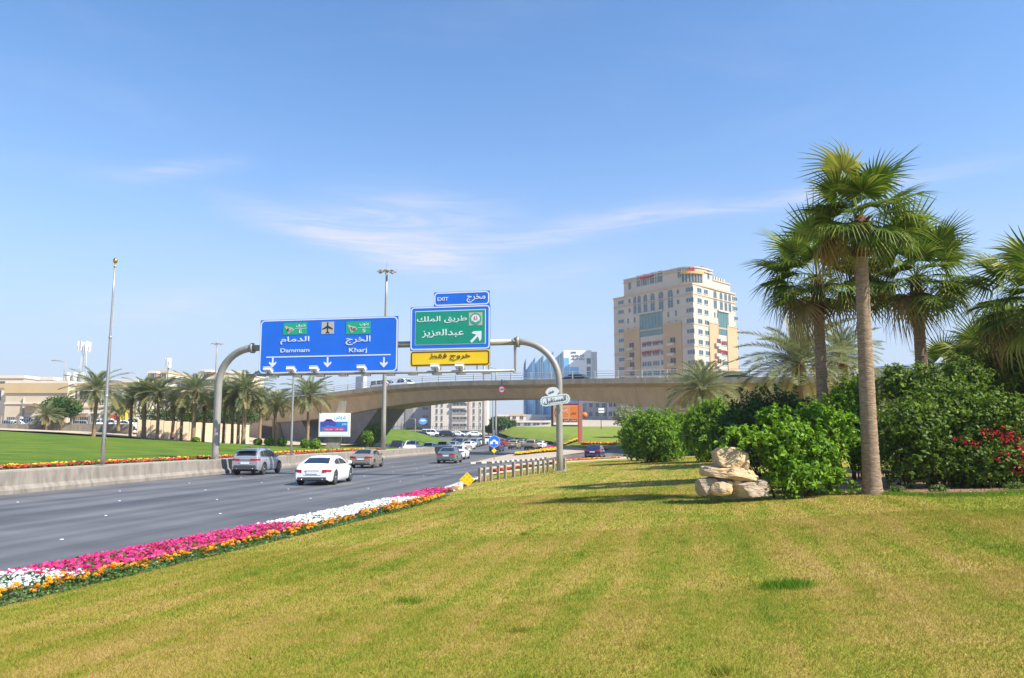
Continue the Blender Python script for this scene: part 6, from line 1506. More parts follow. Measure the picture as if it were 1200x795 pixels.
def fan_palm(loc, H, label, r0=.27, r1=.2, n=46, scale=1.0, seed=1, bend=(0, 0), name='fan_palm', dry=.12, yel=.08, low=-.95):
    o = empty(name, loc, label, 'palm tree'); r_ = random.Random(seed)
    tk = trunk('trunk', H-.2, r0, r1, bark, o, bend, .10, .022, seed); m = MB()
    cx_, cy_ = bend
    # leaf bases under the crown
    for i in range(70):
        f = r_.random(); z = H-.15-f*1.15*scale; t = r_.uniform(0, 2*PI); rr_ = r1*(1.05+.25*(1-f)); c = Vector((cx_*(z/H)**2+rr_*math.cos(t), cy_*(z/H)**2+rr_*math.sin(t), z)); d = Vector((math.cos(t), math.sin(t), .9)).normalized()
        sdv = Vector((-math.sin(t), math.cos(t), 0)); L_ = r_.uniform(.12, .26); w = r_.uniform(.03, .055)
        m.add([c-sdv*w, c+sdv*w, c+d*L_+sdv*w*.5, c+d*L_-sdv*w*.5, c-sdv*w+d*.03+Vector((0, 0, .03)), c+sdv*w+Vector((0, 0, .04))], [(0, 1, 2, 3), (4, 3, 2, 5)])
    m.tube([(cx_*((H-1.3*scale)/H)**2, cy_*((H-1.3*scale)/H)**2, H-1.3*scale), (cx_*.93, cy_*.93, H-.7*scale), (cx_, cy_, H-.05)], [r1*1.02, r1*1.3, r1*.9], 10); m.build('leaf_base', fibre, o)
    for i in range(n):
        f = (i+.5)/n; el = math.asin(1-(1-low)*f**.92)+r_.uniform(-.1, .1); az = i*2.39996+r_.uniform(-.25, .25)
        rr = r_.random(); old = f > .72
        me = r_.choice(FAND) if old and rr < dry*3 else r_.choice(FANY) if rr > 1-yel else r_.choice(FANU) if f < .28 else r_.choice(FAN)
        s = scale*r_.uniform(.85, 1.1)*(1.12 if f < .2 else 1)
        M_ = Matrix.Rotation(az, 4, 'Z') @ Matrix.Rotation(el, 4, 'X') @ Matrix.Rotation(r_.uniform(-.35, .35), 4, 'Y')
        fr = link('frond', me, o); fr.matrix_local = Matrix.Translation((cx_, cy_, H-.12)) @ M_ @ Matrix.Scale(s, 4)
    return o
def date_palm(loc, H, label, r=.24, n=58, scale=1.0, seed=1, group=None, fibr=True, low=-.42, tm=None):
    o = empty('date_palm', loc, label, 'palm tree', group); r_ = random.Random(seed)
    m = MB()  # trunk with boot scales
    tk = trunk('trunk', H, r, r*.92, tm or bark_d, o, (r_.uniform(-.25, .25), r_.uniform(-.2, .2)), .16, .09, seed, 1.15)
    bx, by = 0, 0
    m.lathe([(r*.9, H-.9), (r*1.35, H-.5), (r*1.1, H+.05), (.05, H+.25)], 10); m.build('leaf_base', fibre if fibr else bark_d, o)
    for i in range(n):
        f = (i+.5)/n; el = math.asin(1-(1-low)*f**1.05)+r_.uniform(-.1, .1)+.12; az = i*2.39996+r_.uniform(-.2, .2)
        me = r_.choice(DATEO) if f > .80 and r_.random() < .7 else r_.choice(DATE); s = scale*r_.uniform(.85, 1.1)*(1 if f > .1 else .85)
        fr = link('frond', me, o); fr.matrix_local = Matrix.Translation((bx, by, H)) @ Matrix.Rotation(az, 4, 'Z') @ Matrix.Rotation(el, 4, 'X') @ Matrix.Scale(s, 4)
    return o
def gz(px, py, Y): p = at(px, py, Y); return (p.x, Y, zlawn(p.x, Y))
# foreground fan palms
p = on(1022, 572, lambda x, y: zlawn(x, y)); p = Vector((at(1022, 572, 18.5).x, 18.5, zlawn(at(1022, 572, 18.5).x, 18.5)))
HA = at(1012, 250, p.y).z-p.z; fan_palm((p.x, p.y, p.z-.1), HA+.1, 'tallest fan palm, its pale bare trunk standing in front of the shrubs',   .205, .142, 32, .86, 3, bend=(.12, .1), low=-.60, dry=.07, yel=.06)
def fp(px, pcy, Y, lab, seed, n=44, sc_=1.0, r=.19, zoff=0, **k):
    q = at(px, pcy, Y); g = zlawn(q.x, Y); return fan_palm((q.x, Y, g-.2), q.z-g+.2, lab, r*1.25, r, n, sc_, seed, **k)
fp(957, 322, 25.5, 'shorter fan palm left of the tallest one with shaded trunk', 5, 36, 1.08, .165, low=-.66)
fp(1073, 322, 24.5, 'fan palm with dark trunk right of the tallest one', 8, 36, 1.08, .165, low=-.66)
fp(1213, 350, 21.5, 'fan palm whose crown enters from the right edge of the picture', 11, 40, 1.05, .19, low=-.8)
fp(1150, 432, 29, 'low young fan palm with yellowing fronds behind the big shrub', 14, 26, .95, .2, low=-.35, yel=.35)
fp(1108, 440, 31, 'low fan palm with a bright yellow frond left of the young palm', 16, 20, .8, .18, low=-.3, yel=.5)
fp(1190, 408, 27, 'dense low fan palm behind the shrub at the right edge', 17, 30, 1.0, .2, low=-.5)
# date palms right of the hotel
def dp(px, pcy, Y, lab, seed, sc_=1.0, zg=None, zb_=None, **k):
    q = at(px, pcy, Y); g = zg if zg is not None else (zb_ if zb_ is not None else zlawn(q.x, Y)); return date_palm((q.x, Y, g-.1), q.z-g+.1, lab, seed=seed, scale=sc_, **k)
dp(937, 428, 39, 'feathery date palm left of the shaded fan palm trunk', 21, 1.08)
dp(986, 418, 52, 'smaller date palm between the two left fan palm trunks', 22, .95)
dp(823, 456, 62, 'date palm with reddish crown base in front of the hotel tower', 23, 1.12, fibr=True)
dp(1042, 452, 60, 'low date palm behind the tallest palm trunk', 24, .7)
# palms of the left row: (px trunk, base y, crown y, Y, scale)
row = [(113, 505, 458, 82, 1.0, 'single date palm left of the flagpole'), (155, 508.5, 466, 92, .85, 'dark trunked date palm at the left end of the palm row'), (171, 511, 462, 90, .95, 'date palm with the thickest leaning trunk in the palm row'), (187, 511.5, 462, 89, .95, 'third date palm of the row, in front of the slender telecom mast'),
       (204, 512, 470, 93, .8, 'slim date palm between the mast palm and the one left of the gantry post'), (214, 512, 476, 94, .7, 'short thin date palm in the middle of the palm row'), (229, 513, 459, 88, 1.0, 'tall date palm just left of the gantry post'), (240, 514, 474, 95, .8, 'date palm partly hidden behind the left gantry post'),
       (264, 515, 463, 93, .9, 'date palm just right of the left gantry post'), (274, 516.5, 468, 92, .85, 'slender date palm second right of the gantry post'), (281, 517, 467, 90, .85, 'date palm with reddish trunk beside the tall twin trunk palm'), (287.5, 517.5, 458, 88, 1.05, 'tallest date palm right of the gantry post'),
       (324, 519, 474, 90, .85, 'date palm before the opening in the flyover abutment'), (362, 520, 464, 86, 1.0, 'date palm left of the car advertisement board')]
for i, (px, pb, pc, Y, s, lab) in enumerate(row):
    q = at(px, pc, Y); g = zleft(q.x, Y)-.05; b = at(px, pb, Y).z; date_palm((q.x, Y, min(g, b)), q.z-min(g, b), lab, r=.27 if i in (2, 6, 11) else .2, scale=s*1.1, seed=70+i, n=52, tm=bark if i in (2, 5, 8, 10, 11) else bark_d)
dp(55, 488, 100, 'low yellow green palm before the villas at far left', 90, .8, zg=zdirt(-60, 98))
dp(140, 480, 101, 'bushy low palm between flagpole and palm row', 91, .9, zg=zdirt(-60, 98))
dp(306, 470, 112, 'hazy date palm behind the row near the flyover railing', 92, .95, zg=1.0)
dp(434, 480, 128, 'small palm behind the slanted pier beneath the flyover', 93, .75, zg=-.4)

# ------------------------------------------------------------------ shrubs and trees
def leafcloud(name, lobes, n, size, m_, parent=None, shape=1.9, flat=.3, seed=0, surf=.55, loc=(0, 0, 0), rag=.12, zmin=None, yleaf=None):
    """leaf blades spread through a crown of lobes (x,y,z,rx,ry,rz): dense near its skin, thinner inside, ragged outside"""
    n_ = np.random.RandomState(seed); lb_ = np.array(lobes, float); vol = lb_[:, 3]*lb_[:, 4]*lb_[:, 5]; w = vol**.67; idx = n_.choice(len(lb_), n, p=w/w.sum()); l_ = lb_[idx]
    d = n_.randn(n, 3); d /= np.linalg.norm(d, axis=1)[:, None]; r_ = np.where(n_.rand(n) < surf, 1-np.abs(n_.randn(n))*rag+.05*n_.randn(n), n_.rand(n)**.5)
    k = 1+rag*.9*np.sin(d[:, 0]*7+idx)*np.cos(d[:, 2]*6+idx*2)+rag*.6*np.sin(d[:, 1]*13+d[:, 2]*11); c = l_[:, :3]+d*l_[:, 3:]*(r_*k)[:, None]
    if zmin is not None: keep = c[:, 2] > zmin; c, d = c[keep], d[keep]; n = len(c)
    nn = d*1.1+n_.randn(n, 3)*.75+np.array([.15, -.1, .55]); nn /= np.linalg.norm(nn, axis=1)[:, None]; t = np.cross(nn, n_.randn(n, 3)); t[:, 2] -= .35; t /= np.linalg.norm(t, axis=1)[:, None]; b = np.cross(nn, t)
    s = (size*(.6+.8*n_.rand(n)))[:, None]
    v = np.stack([c-t*s*shape*.5, c+b*s*.5+t*s*.1+nn*s*flat*.4, c+t*s*shape*.5-nn*s*.15, c-b*s*.5+t*s*.1+nn*s*flat*.4], 1).reshape(-1, 3)
    me = np_mesh(name, v, np.arange(4*n).reshape(-1, 4), m_, np.repeat(n_.rand(n), 4)); return link(name, me, parent, loc)
ivy_m = leaf_mat('leaf_bright', [(.2, (.055, .14, .004)), (.5, (.14, .29, .007)), (.75, (.24, .42, .012)), (.95, (.34, .50, .05))], .42, .6, 1.6)
bou_m = leaf_mat('leaf_mid', [(.2, (.035, .085, .006)), (.5, (.09, .17, .010)), (.8, (.19, .28, .018)), (.95, (.26, .36, .05))], .40, .6, 1.2)
fine_m = leaf_mat('leaf_fine', [(.2, (.05, .13, .004)), (.5, (.13, .26, .006)), (.85, (.25, .40, .012))], .4, .6, 1.2)
dark_m = leaf_mat('leaf_dark', [(.2, (.02, .065, .010)), (.6, (.045, .12, .014)), (.9, (.10, .20, .02))], .34, .6)
twig = mat('twig', (.12, .085, .055), .9)
def bush(loc, label, lobes, n, size, m_, stems=9, seed=0, name='shrub', cat='shrub', sh=0, sp=(), **k):
    o = empty(name, loc, label, cat); r_ = random.Random(seed); m = MB(); 
    for i in range(stems):
        l_ = r_.choice(lobes); b = Vector((l_[0]*.3+r_.uniform(-.2, .2), l_[1]*.3+r_.uniform(-.2, .2), -.1)); e = Vector(l_[:3])+Vector((r_.uniform(-.7, .7)*l_[3], r_.uniform(-.7, .7)*l_[4], r_.uniform(.0, .85)*l_[5])); md = (b+e)/2+Vector((r_.uniform(-.1, .1), r_.uniform(-.1, .1), .15)); m.tube([b, md, e], [.03, .02, .008], 5)
    m.build('stems', twig, o); leafcloud('foliage', lobes, n, size, m_, o, seed=seed, **k)
    if sh: shoots(o, lobes, sh, m_, size, seed+1, *sp)
    return o
def shoots(parent, lobes, n, m_, size, seed, L_=.7, up=.5, droop=.5, k=16):
    """leafy shoots standing out of the crown's skin"""
    n_ = np.random.RandomState(seed); V, A, m = [], [], MB(); lb_ = np.array(lobes, float)
    for i in range(n):
        l_ = lb_[n_.randint(len(lb_))]; d = n_.randn(3)+np.array([0, -.5, up]); d /= np.linalg.norm(d); p = l_[:3]+d*l_[3:]*.85; q = d+np.array([0, 0, .45*up]); q /= np.linalg.norm(q); ln = L_*(.4+.9*n_.rand()); pts = []
        for j in range(6): t = j/5; pts.append(p+q*ln*t+np.array([0, 0, -droop*ln*t*t]))
        m.tube(pts, [.008, .007, .006, .005, .004, .003], 4, False)
        for j in range(k):
            t = n_.rand()**.8; f = t*5; a = int(min(4, f)); c = pts[a]+(pts[a+1]-pts[a])*(f-a); nn = n_.randn(3)*.6+np.array([0, -.2, .8]); nn /= np.linalg.norm(nn); tt = np.cross(nn, n_.randn(3)); tt /= np.linalg.norm(tt); b = np.cross(nn, tt); s = size*(.6+.7*n_.rand()); c = c+tt*s*.8
            V += [c-tt*s*.9, c+b*s*.5+nn*s*.12, c+tt*s*.9-nn*s*.1, c-b*s*.5+nn*s*.12]; A += [min(1, .35+.65*n_.rand())]*4
    m.build('twigs', twig, parent)['kind'] = 'stuff'; link('shoots', np_mesh('shoots', np.array(V), np.arange(len(V)).reshape(-1, 4), m_, A), parent)['kind'] = 'stuff'
def P2(px, py, Y): q = at(px, py, Y); return q
# bright climbing shrub beside the rocks; local metres
def lob(px, py, Y, rx, ry, rz, o): q = at(px, py, Y); return (q.x-o[0], q.y-o[1], q.z-o[2], rx, ry, rz)
o0 = gz(935, 575, 19.0); S = lambda *a: lob(*a, o0)
bush(o0, 'bright green broad leaved shrub beside the stacked rocks', [S(925, 512, 18.9, .55, .5, .42), S(956, 530, 18.9, .52, .5, .56), S(912, 535, 18.7, .42, .4, .35), S(938, 556, 18.6, .8, .45, .40), S(884, 513, 18.6, .42, .35, .14), S(866, 509, 18.7, .28, .25, .09), S(984, 505, 19.8, .36, .4, .5), S(955, 490, 19.4, .42, .4, .35), S(905, 490, 19.5, .4, .4, .25), S(972, 556, 19.3, .34, .3, .36)], 14500, .062, ivy_m, 14, 3, surf=.5, rag=.26, zmin=-.05, sh=150, sp=(.42, .3, .7))
o0 = gz(1110, 572, 19.6); S = lambda *a: lob(*a, o0)
bush(o0, 'huge mid green bougainvillea thicket right of the tallest palm', [S(1070, 500, 19.7, .95, .8, .75), S(1110, 480, 20.2, 1.0, .8, .8), S(1150, 500, 19.7, 1.0, .8, .85), S(1066, 540, 19.7, .65, .6, .6), S(1110, 540, 19.6, .9, .6, .62), S(1160, 545, 19.1, .9, .6, .6), S(1200, 510, 19.4, .9, .8, .95), S(1080, 452, 20.8, .55, .5, .5), S(1050, 455, 20.9, .35, .4, .45), S(1130, 448, 20.8, .6, .5, .5), S(1215, 560, 19.0, .7, .6, .4)], 36000, .058, bou_m, 26, 5, surf=.5, rag=.25, zmin=-.02, sh=420, sp=(.5, .6, .5))
o0 = gz(1178, 572, 18.7); S = lambda *a: lob(*a, o0); leafcloud('bracts', [S(1183, 512, 18.75, .34, .2, .3), S(1196, 548, 18.6, .22, .16, .22), S(1160, 508, 18.85, .3, .2, .12), S(1175, 536, 18.6, .22, .15, .14), S(1200, 528, 18.6, .2, .18, .3), S(1140, 520, 18.9, .3, .2, .1), S(1120, 515, 19, .2, .2, .06)], 300, .04, redf_m, None, seed=9, loc=o0, surf=.3); bpy.data.objects['bracts'].name = 'bougainvillea_sprays'; tag(bpy.data.objects['bougainvillea_sprays'], 'red bougainvillea flowers on the thicket at the right edge', 'flowers', kind='stuff')
o0 = gz(1175, 480, 22.5); S = lambda *a: lob(*a, o0)
bush(o0, 'taller dark green shrub behind the thicket at the right edge', [S(1150, 455, 22.6, .8, .8, .8), S(1195, 445, 22.4, 1.0, .8, 1.0), S(1190, 490, 22.2, 1.1, .9, .9)], 17000, .06, bou_m, 12, 6, rag=.25, sh=120, sp=(.7, .9, .4))
o0 = gz(905, 530, 27); S = lambda *a: lob(*a, o0)
bush(o0, 'dark green shrub behind the bright one and the rocks', [S(880, 495, 27, 1.1, .9, .8), S(915, 490, 27.4, 1.2, .9, .9), S(860, 515, 26.6, .8, .8, .7), S(935, 510, 26.8, 1.1, .9, 1.0), S(885, 520, 26.4, 1.1, .8, .8)], 20000, .07, dark_m, 14, 7, rag=.22, sh=130, sp=(.8, 1., .3))
o0 = gz(1000, 500, 24); S = lambda *a: lob(*a, o0)
bush(o0, 'yellowish green shrub filling the gap left of the tallest palm trunk', [S(1000, 470, 24, .8, .7, .7), S(985, 500, 23.6, .9, .8, .9), S(1010, 520, 23.2, .7, .7, .8)], 12000, .06, fine_m, 9, 8, rag=.22, sh=80, sp=(.6, .9, .3))
def roundbush(px, pb, pt, w_, Y, lab, n, seed, size=.085, m_=fine_m):
    o0 = gz(px, pb, Y); g = o0[2]; H = at(px, pt, Y).z-g; rx = w_/2*Y/900
    r_ = random.Random(seed); L_ = [(0, 0, H*.52, rx*.78, rx*.75, H*.44)]
    for i in range(9): t = 2*PI*i/9+r_.uniform(-.2, .2); L_.append((rx*.5*math.cos(t), rx*.5*math.sin(t), H*r_.uniform(.36, .62), rx*.5, rx*.5, H*.36))
    for i in range(5): t = r_.uniform(0, 2*PI); L_.append((rx*.3*math.cos(t), rx*.3*math.sin(t), H*.74, rx*.4, rx*.4, H*.22))
    return bush(o0, lab, L_, n, size, m_, 10, seed, shape=3.4, rag=.2, surf=.6, sh=170, sp=(.75, 1., .1, 22))
roundbush(764, 540, 484, 78, 52, 'big rounded bright green shrub left of the row, beside the slip road', 26000, 31)
roundbush(832, 534, 474, 66, 47, 'second rounded green shrub right of the big round one', 22000, 32)
roundbush(792, 535, 486, 40, 60, 'smaller green shrub between the two rounded ones', 12000, 33)
# low plants among the rocks and bed edge
for i, (px, pb, Y, w_) in enumerate([(930, 577, 18.4, .3), (1052, 578, 18.3, .25), (1100, 577, 18.4, .22), (1190, 576, 18.3, .3)]):
    o0 = gz(px, pb, Y); bush(o0, ['small weed tuft under the bright shrub', 'small weed tuft right of the tallest palm foot', 'weed tuft in the bare soil under the thicket', 'weed tuft in the soil near the right edge'][i], [(0, 0, .08, w_, .15, .12)], 260, .03, bou_m, 3, 40+i, name='weed_tuft', cat='plant')
# round tree and others on the left
def tree(px, pb, pt, w_, Y, lab, n, seed, m_, zg, size=.16, name='tree', th=.3):
    q = at(px, pb, Y); H = at(px, pt, Y).z-zg; rx = w_/2*Y/900; o = empty(name, (q.x, Y, zg), lab, 'tree'); r_ = random.Random(seed); m = MB(); L_ = []
    for i in range(9): t = 2*PI*i/9; L_.append((rx*.5*math.cos(t), rx*.5*math.sin(t), H*(th+(1-th)*r_.uniform(.35, .7)), rx*.52, rx*.52, H*(1-th)*.3))
    L_.append((0, 0, H*(th+(1-th)*.6), rx*.6, rx*.6, H*(1-th)*.38))
    m.tube([(0, 0, -.2), (.1, 0, H*th), (0, .1, H*.6)], [.18, .14, .06], 8)
    for l_ in L_: m.tube([(.05, 0, H*th*.9), (l_[0]*.5, l_[1]*.5, (H*th+l_[2])/2), l_[:3]], [.07, .05, .02], 5)
    m.build('trunk', bark_d, o); leafcloud('crown', L_, n, size, m_, o, seed=seed, rag=.2, surf=.6); return o
zq = zdirt(-60, 100)
tree(72, 495, 464, 42, 104, 'round bushy tree before the villas at far left', 9000, 51, dark_m, zq, .14)
tree(437, 520, 499, 20, 122, 'bright green small tree under the flyover beside the slanted pier', 4500, 52, fine_m, -.3, .16, th=.15)
tree(430, 527, 505, 14, 112, 'low green bush tree at the foot of the slanted pier', 3000, 53, fine_m, -.3, .15, th=.1)
tree(608-24, 507, 488, 22, 205, 'round green tree in front of the low houses under the flyover', 4500, 54, dark_m, 1.6, .3, th=.15)
tree(572, 508, 499, 12, 208, 'smaller green tree left of the round one under the flyover', 2600, 55, dark_m, 1.7, .28, th=.15)
tree(599, 506, 492, 12, 210, 'green tree right of the round one before the cream low house', 2600, 56, dark_m, 1.7, .28, th=.15)
tree(486, 506, 500, 22, 226, 'low clipped hedge tree before the grey panelled block', 2600, 57, dark_m, 2.4, .3, th=.1)
tree(733, 503, 474, 30, 150, 'sparse grey green tree behind the big round shrub', 2200, 58, date_m, zright(30, 150), .2, th=.3)
p = on(655, 524, zright)
date_palm((p.x, p.y, p.z), .5, 'dark low sago palm beside the gantry post beyond the island', r=.3, scale=.62, seed=95, n=34, low=-.2)
# small round bushes along the left lawn's edge
for i, (px, pb, w_, h_) in enumerate([(229, 517, 10, 6), (302, 520, 10, 8), (315, 521, 11, 10), (330, 521, 12, 11), (357, 524, 10, 11), (369, 527, 13, 12)]):
    Y = [84, 86, 86, 86, 84, 83][i]; q = at(px, pb, Y); g = zleft(q.x, Y); k = Y/900; rr = w_/2*k
    bush((q.x, Y, g), ['small green bush at the foot of the palm left of the gantry post', 'pale small bush under the tallest palm of the left row', 'small bush left of the abutment opening', 'bright small bush before the abutment opening', 'small bush under the palm left of the advertisement board', 'bigger small bush nearest the advertisement board'][i], [(0, 0, h_*k*.45, rr, rr, h_*k*.5)], 1400, .09, fine_m, 4, 60+i)
# hedge behind the perimeter wall
o = empty('hedge', tuple(at(190, 493, 108)), 'dark green hedge showing above the sandy perimeter wall', 'hedge'); leafcloud('foliage', [(x_, 0, .6, 1.6, .8, 1.1) for x_ in np.arange(-3, 13, 1.4)], 9000, .13, dark_m, o, seed=77)
# ------------------------------------------------------------------ rocks
def rock(px, pyc, Y, sx_, sy_, sz_, lab, seed, zrot=0, tilt=0, m_=None, boxy=.45, grp=None, name='rock'):
    bm = bmesh.new(); bmesh.ops.create_icosphere(bm, subdivisions=5, radius=1); n_ = random.Random(seed)
    from mathutils import noise as nz
    cuts = [(Vector((n_.uniform(-1, 1), n_.uniform(-1, 1), n_.uniform(-.25, .25))).normalized(), n_.uniform(.70, .92)) for _ in range(8)]+[(Vector((n_.uniform(-1, 1), n_.uniform(-1, 1), n_.choice((-1, 1, 1))*n_.uniform(.7, 1.6))).normalized(), n_.uniform(.84, 1.0)) for _ in range(7)]
    for v in bm.verts:
        p = v.co.copy(); mxx = max(abs(p.x), abs(p.y), abs(p.z)); p = p*(1-boxy)+p/mxx*boxy*.92
        for nn, dd in cuts:
            e = p.dot(nn)-dd
            if e > 0: p -= nn*e*.98
        q = p*2.1+Vector((seed, 0, 0)); p += p.normalized()*(.05*nz.noise(q)+.03*nz.noise(q*3.3)+.018*nz.noise(q*8)+.012*nz.noise(Vector((q.x*2, q.y*2, q.z*22)))); v.co = Vector((p.x*sx_, p.y*sy_, p.z*sz_))
    me = bpy.data.meshes.new(name); bm.to_mesh(me); bm.free(); me.materials.append(m_ or rock_m)
    for pl_ in me.polygons: pl_.use_smooth = False
    q = at(px, pyc, Y); o = link(name, me, None, tuple(q), (0, R(tilt), R(zrot))); return tag(o, lab, 'rock', grp)
rock_m = mat('sandstone', (.62, .43, .23), .9, color2=(.40, .29, .175), scale=3.2, bump=1.0, bscale=9, fac=(.38, .62), coord='World')
rock_g = mat('grey_rock', (.44, .34, .24), .9, color2=(.25, .20, .15), scale=4, bump=1.0, bscale=9, coord='World')
rock(857, 537, 18.6, .48, .38, .28, 'big grey topped boulder crowning the rock pile', 3, 15, 4, rock_m, .6)
rock(854, 554.5, 18.5, .72, .45, .16, 'flat sandstone slab beneath the topmost boulder', 5, -6, 4, rock_m, .8)
rock(831, 570.5, 18.5, .40, .32, .24, 'left base boulder of the rock pile', 7, 20, 0, rock_g, .6)
rock(855, 567, 18.25, .09, .09, .07, 'small squarish stone wedged under the slab', 9, 0, 0, rock_m, .6)
rock(864, 566, 18.3, .12, .1, .085, 'small tan stone right of the wedged one', 10, 0, 0, rock_m, .6)
rock(845, 573, 18.2, .27, .2, .17, 'rounded brown stone in the middle of the pile base', 12, 0, 0, rock_m, .3)
rock(874, 572.5, 18.5, .56, .38, .23, 'low broad grey rock right in the pile base', 13, 0, 0, rock_g, .65)
rock(536, 573, 32.6, .27, .22, .17, 'brown boulder beside the yellow diamond marker', 15, 0, 0, rock_m, .3)
rock(530, 576, 32.3, .13, .12, .1, 'small stone left of the boulder by the diamond marker', 16, 0, 0, rock_m, .3)
for i in range(26):
    px = rng.uniform(890, 1195); q = on(px, rng.uniform(575, 581), lambda x, y: zlawn(x, y)); s = rng.uniform(.015, .045)
    rock(600+q.x/q.y*900*.995, 0, q.y, s*1.3, s, s*.8, 'small pebble lying in the bare soil under the shrubs', 30+i, rng.uniform(0, 90), 0, rock_g, .3, 'pebbles under the shrubs', 'pebble').location = (q.x, q.y, q.z+s*.4)
# bare soil bed under the shrubs, with leaf litter
outl_ = [on(x, y, lambda a, b: zlawn(a, b)) for x, y in [(835, 575), (870, 577.5), (930, 578), (990, 577), (1035, 579.5), (1090, 581), (1150, 580), (1205, 577), (1300, 575)]]
pts = [(p.x, p.y) for p in outl_]+[(19, 30), (7.5, 30), (5.3, 20.3)]
poly_sheet('shrub_bed_soil', pts, lambda x, y: zlawn(x, y)+.03, mat('red_soil', (.30, .155, .085), .95, color2=(.19, .12, .06), scale=4, bump=1, bscale=25, coord='World'), .8)
ll = nr.rand(2600, 2); A_ = np.array([[p.x, p.y] for p in outl_]); tt_ = nr.rand(2600)*(len(outl_)-1); ii = tt_.astype(int); ff = (tt_-ii)[:, None]; q = A_[ii]*(1-ff)+A_[ii+1]*ff; q[:, 1] += np.abs(nr.randn(2600))*.5-.15
zz_ = np.array([zlawn(a, b) for a, b in q])+.045; c = np.column_stack([q, zz_]); t = nr.randn(2600, 3)*[1, 1, .25]; t /= np.linalg.norm(t, axis=1)[:, None]; b = np.cross(t, nr.randn(2600, 3)*[.3, .3, 1]); b /= np.linalg.norm(b, axis=1)[:, None]; s = .022
v = np.stack([c-t*s, c+b*s*.5, c+t*s, c-b*s*.5], 1).reshape(-1, 3)
tag(link('leaf_litter', np_mesh('leaf_litter', v, np.arange(len(v)).reshape(-1, 4), leaf_mat('litter', [(.1, (.30, .08, .03)), (.5, (.22, .13, .05)), (.9, (.12, .16, .03))], .1, .8), np.repeat(nr.rand(2600), 4))), 'fallen red brown leaves on the soil under the shrubs', 'leaf litter', kind='stuff')
# a darker tuft in the dry lawn, longer grass along the bed edge
def tuft(cx_, cy_, n, rx, ry, h, lab):
    p = np.column_stack([cx_+nr.randn(n)*rx, cy_+nr.randn(n)*ry]); z = np.array([zlawn(a, b) for a, b in p]); a = nr.rand(n)*2*PI; w = .0035; hh = h*(.5+nr.rand(n)); base = np.column_stack([p, z]); dx = np.column_stack([np.cos(a)*w, np.sin(a)*w, 0*a]); la = nr.rand(n)*2*PI; tip = base+np.column_stack([np.cos(la)*hh*.5, np.sin(la)*hh*.5, hh]); v = np.stack([base-dx, base+dx, tip], 1).reshape(-1, 3)
    return tag(link('grass_tuft', np_mesh('grass_tuft', v, np.arange(3*n).reshape(-1, 3), ivy_m, np.repeat(nr.rand(n)*.6, 3))), lab, 'grass', kind='stuff')
p = on(922, 688, lambda a, b: zlawn(a, b)); tuft(p.x, p.y, 900, .13, .10, .07, 'lush green tuft in the dry lawn right of the centre')
p = on(480, 706, lambda a, b: zlawn(a, b)); tuft(p.x, p.y, 300, .1, .08, .05, 'small greener tuft in the lawn below the pink flowers')
n = 14000; tt_ = nr.rand(n)*(len(outl_)-1); ii = tt_.astype(int); ff = (tt_-ii)[:, None]; q = A_[ii]*(1-ff)+A_[ii+1]*ff; q[:, 1] += -np.abs(nr.randn(n))*.35+.1
zz_ = np.array([zlawn(a, b) for a, b in q]); base = np.column_stack([q, zz_]); a = nr.rand(n)*2*PI; w = .006; hh = .07*(.4+nr.rand(n)); dx = np.column_stack([np.cos(a)*w, np.sin(a)*w, 0*a]); la = nr.rand(n)*2*PI; tip = base+np.column_stack([np.cos(la)*hh*.5, np.sin(la)*hh*.5, hh]); v = np.stack([base-dx, base+dx, tip], 1).reshape(-1, 3)
tag(link('border_grass', np_mesh('border_grass', v, np.arange(3*n).reshape(-1, 3), ivy_m, np.repeat(nr.rand(n)*.7, 3))), 'longer green grass fringe along the edge of the shrub bed', 'grass', kind='stuff')
# fallen bits and tufts on the near lawn
n = 700; yy = np.sqrt(nr.rand(n)*(26**2-4**2)+16); xx = (nr.rand(n)*2-1)*yy*.7; k = xx > np.interp(yy, EY, EX)+2.6; xx, yy = xx[k], yy[k]; n = len(xx); c = np.column_stack([xx, yy, zlawn_np(xx, yy)+.03]); t = nr.randn(n, 3)*[1, 1, .3]; t /= np.linalg.norm(t, axis=1)[:, None]; b = np.cross(t, nr.randn(n, 3)*[.4, .4, 1]); b /= np.linalg.norm(b, axis=1)[:, None]; s = (.010+.014*nr.rand(n))[:, None]
v = np.stack([c-t*s, c+b*s*.45, c+t*s, c-b*s*.45], 1).reshape(-1, 3); tag(link('leaf_litter', np_mesh('leaf_litter', v, np.arange(4*n).reshape(-1, 4), MATS['litter'], np.repeat(nr.rand(n), 4))), 'dry leaf scraps scattered over the near lawn', 'leaf litter', kind='stuff')
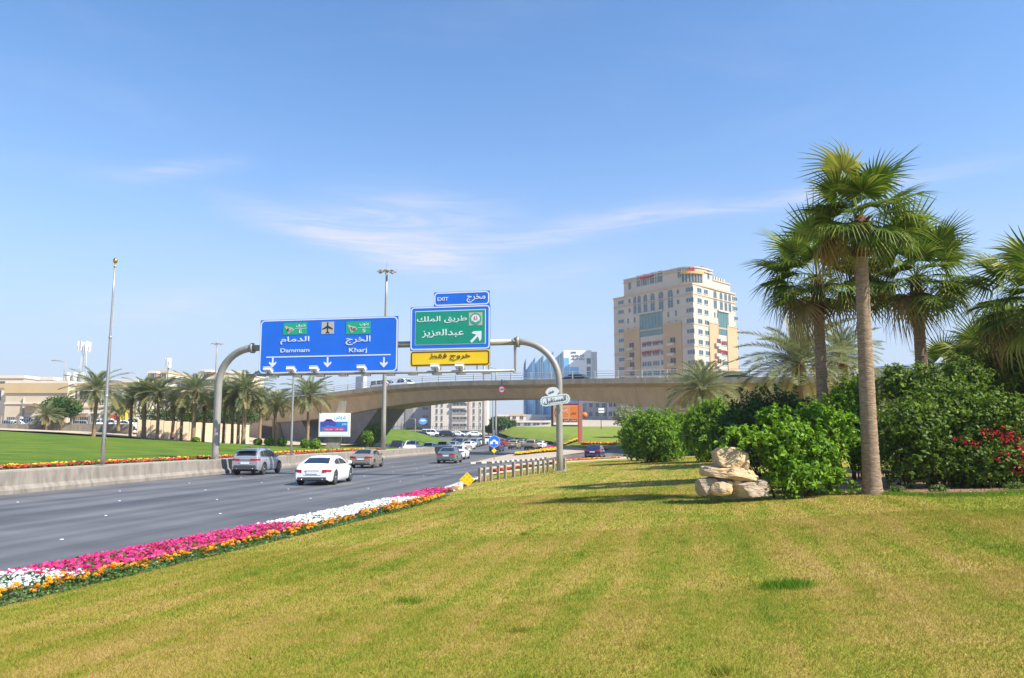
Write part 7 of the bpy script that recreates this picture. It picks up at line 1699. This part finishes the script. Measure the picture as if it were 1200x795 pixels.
n = 130; yy = np.sqrt(nr.rand(n)*(24**2-5**2)+25); xx = (nr.rand(n)*2-1)*yy*.7; k = xx > np.interp(yy, EY, EX)+3; xx, yy = xx[k], yy[k]; V, A = [], []
for a_, b_ in zip(xx, yy):
    m_ = rng.randint(30, 110); r0 = rng.uniform(.03, .14); p = np.column_stack([a_+nr.randn(m_)*r0, b_+nr.randn(m_)*r0]); z = zlawn_np(p[:, 0], p[:, 1]); a = nr.rand(m_)*2*PI; w = .0035; hh = rng.uniform(.04, .065)*(.5+nr.rand(m_)); base = np.column_stack([p, z]); dx = np.column_stack([np.cos(a)*w, np.sin(a)*w, 0*a]); la = nr.rand(m_)*2*PI; V.append(np.stack([base-dx, base+dx, base+np.column_stack([np.cos(la)*hh*.6, np.sin(la)*hh*.6, hh])], 1).reshape(-1, 3)); A.append(np.repeat(nr.rand(m_), 3))
V = np.concatenate(V); tag(link('grass_clumps', np_mesh('grass_clumps', V, np.arange(len(V)).reshape(-1, 3), blade_m, np.concatenate(A)*.2)), 'slightly longer green clumps scattered through the mown lawn', 'grass', kind='stuff')
# road studs along the lane lines
st_me = MB().bbox(-.032, .032, -.032, .032, 0, .016, .006).mesh('road_stud', s_white)
for f_ in (.2, .4, .6, .8):
    for y in np.arange(15, 70, 6.0):
        a, b = wall_at(y), edge_at(y); x = a+(b-a)*f_; link('road_stud', st_me, road, (x, y+f_*3, zroad(y+f_*3)+.002))
print('SCENE objects', len(bpy.data.objects), 'tris', sum(len(m.polygons) for m in bpy.data.meshes))
# ------------------------------------------------------------------ haze
hz_m = bpy.data.materials.new('haze'); hz_m.use_nodes = True; hn = hz_m.node_tree.nodes; hn.remove(hn['Principled BSDF'])
hv = hn.new('ShaderNodeVolumePrincipled'); hv.inputs['Color'].default_value = (.92, .95, 1, 1); hv.inputs['Density'].default_value = .0003; hv.inputs['Anisotropy'].default_value = .2
hz_m.node_tree.links.new(hv.outputs[0], hn['Material Output'].inputs['Volume'])
tag(MB().box(-420, 420, -75, 480, -4, 75).build('haze', hz_m), kind='stuff')
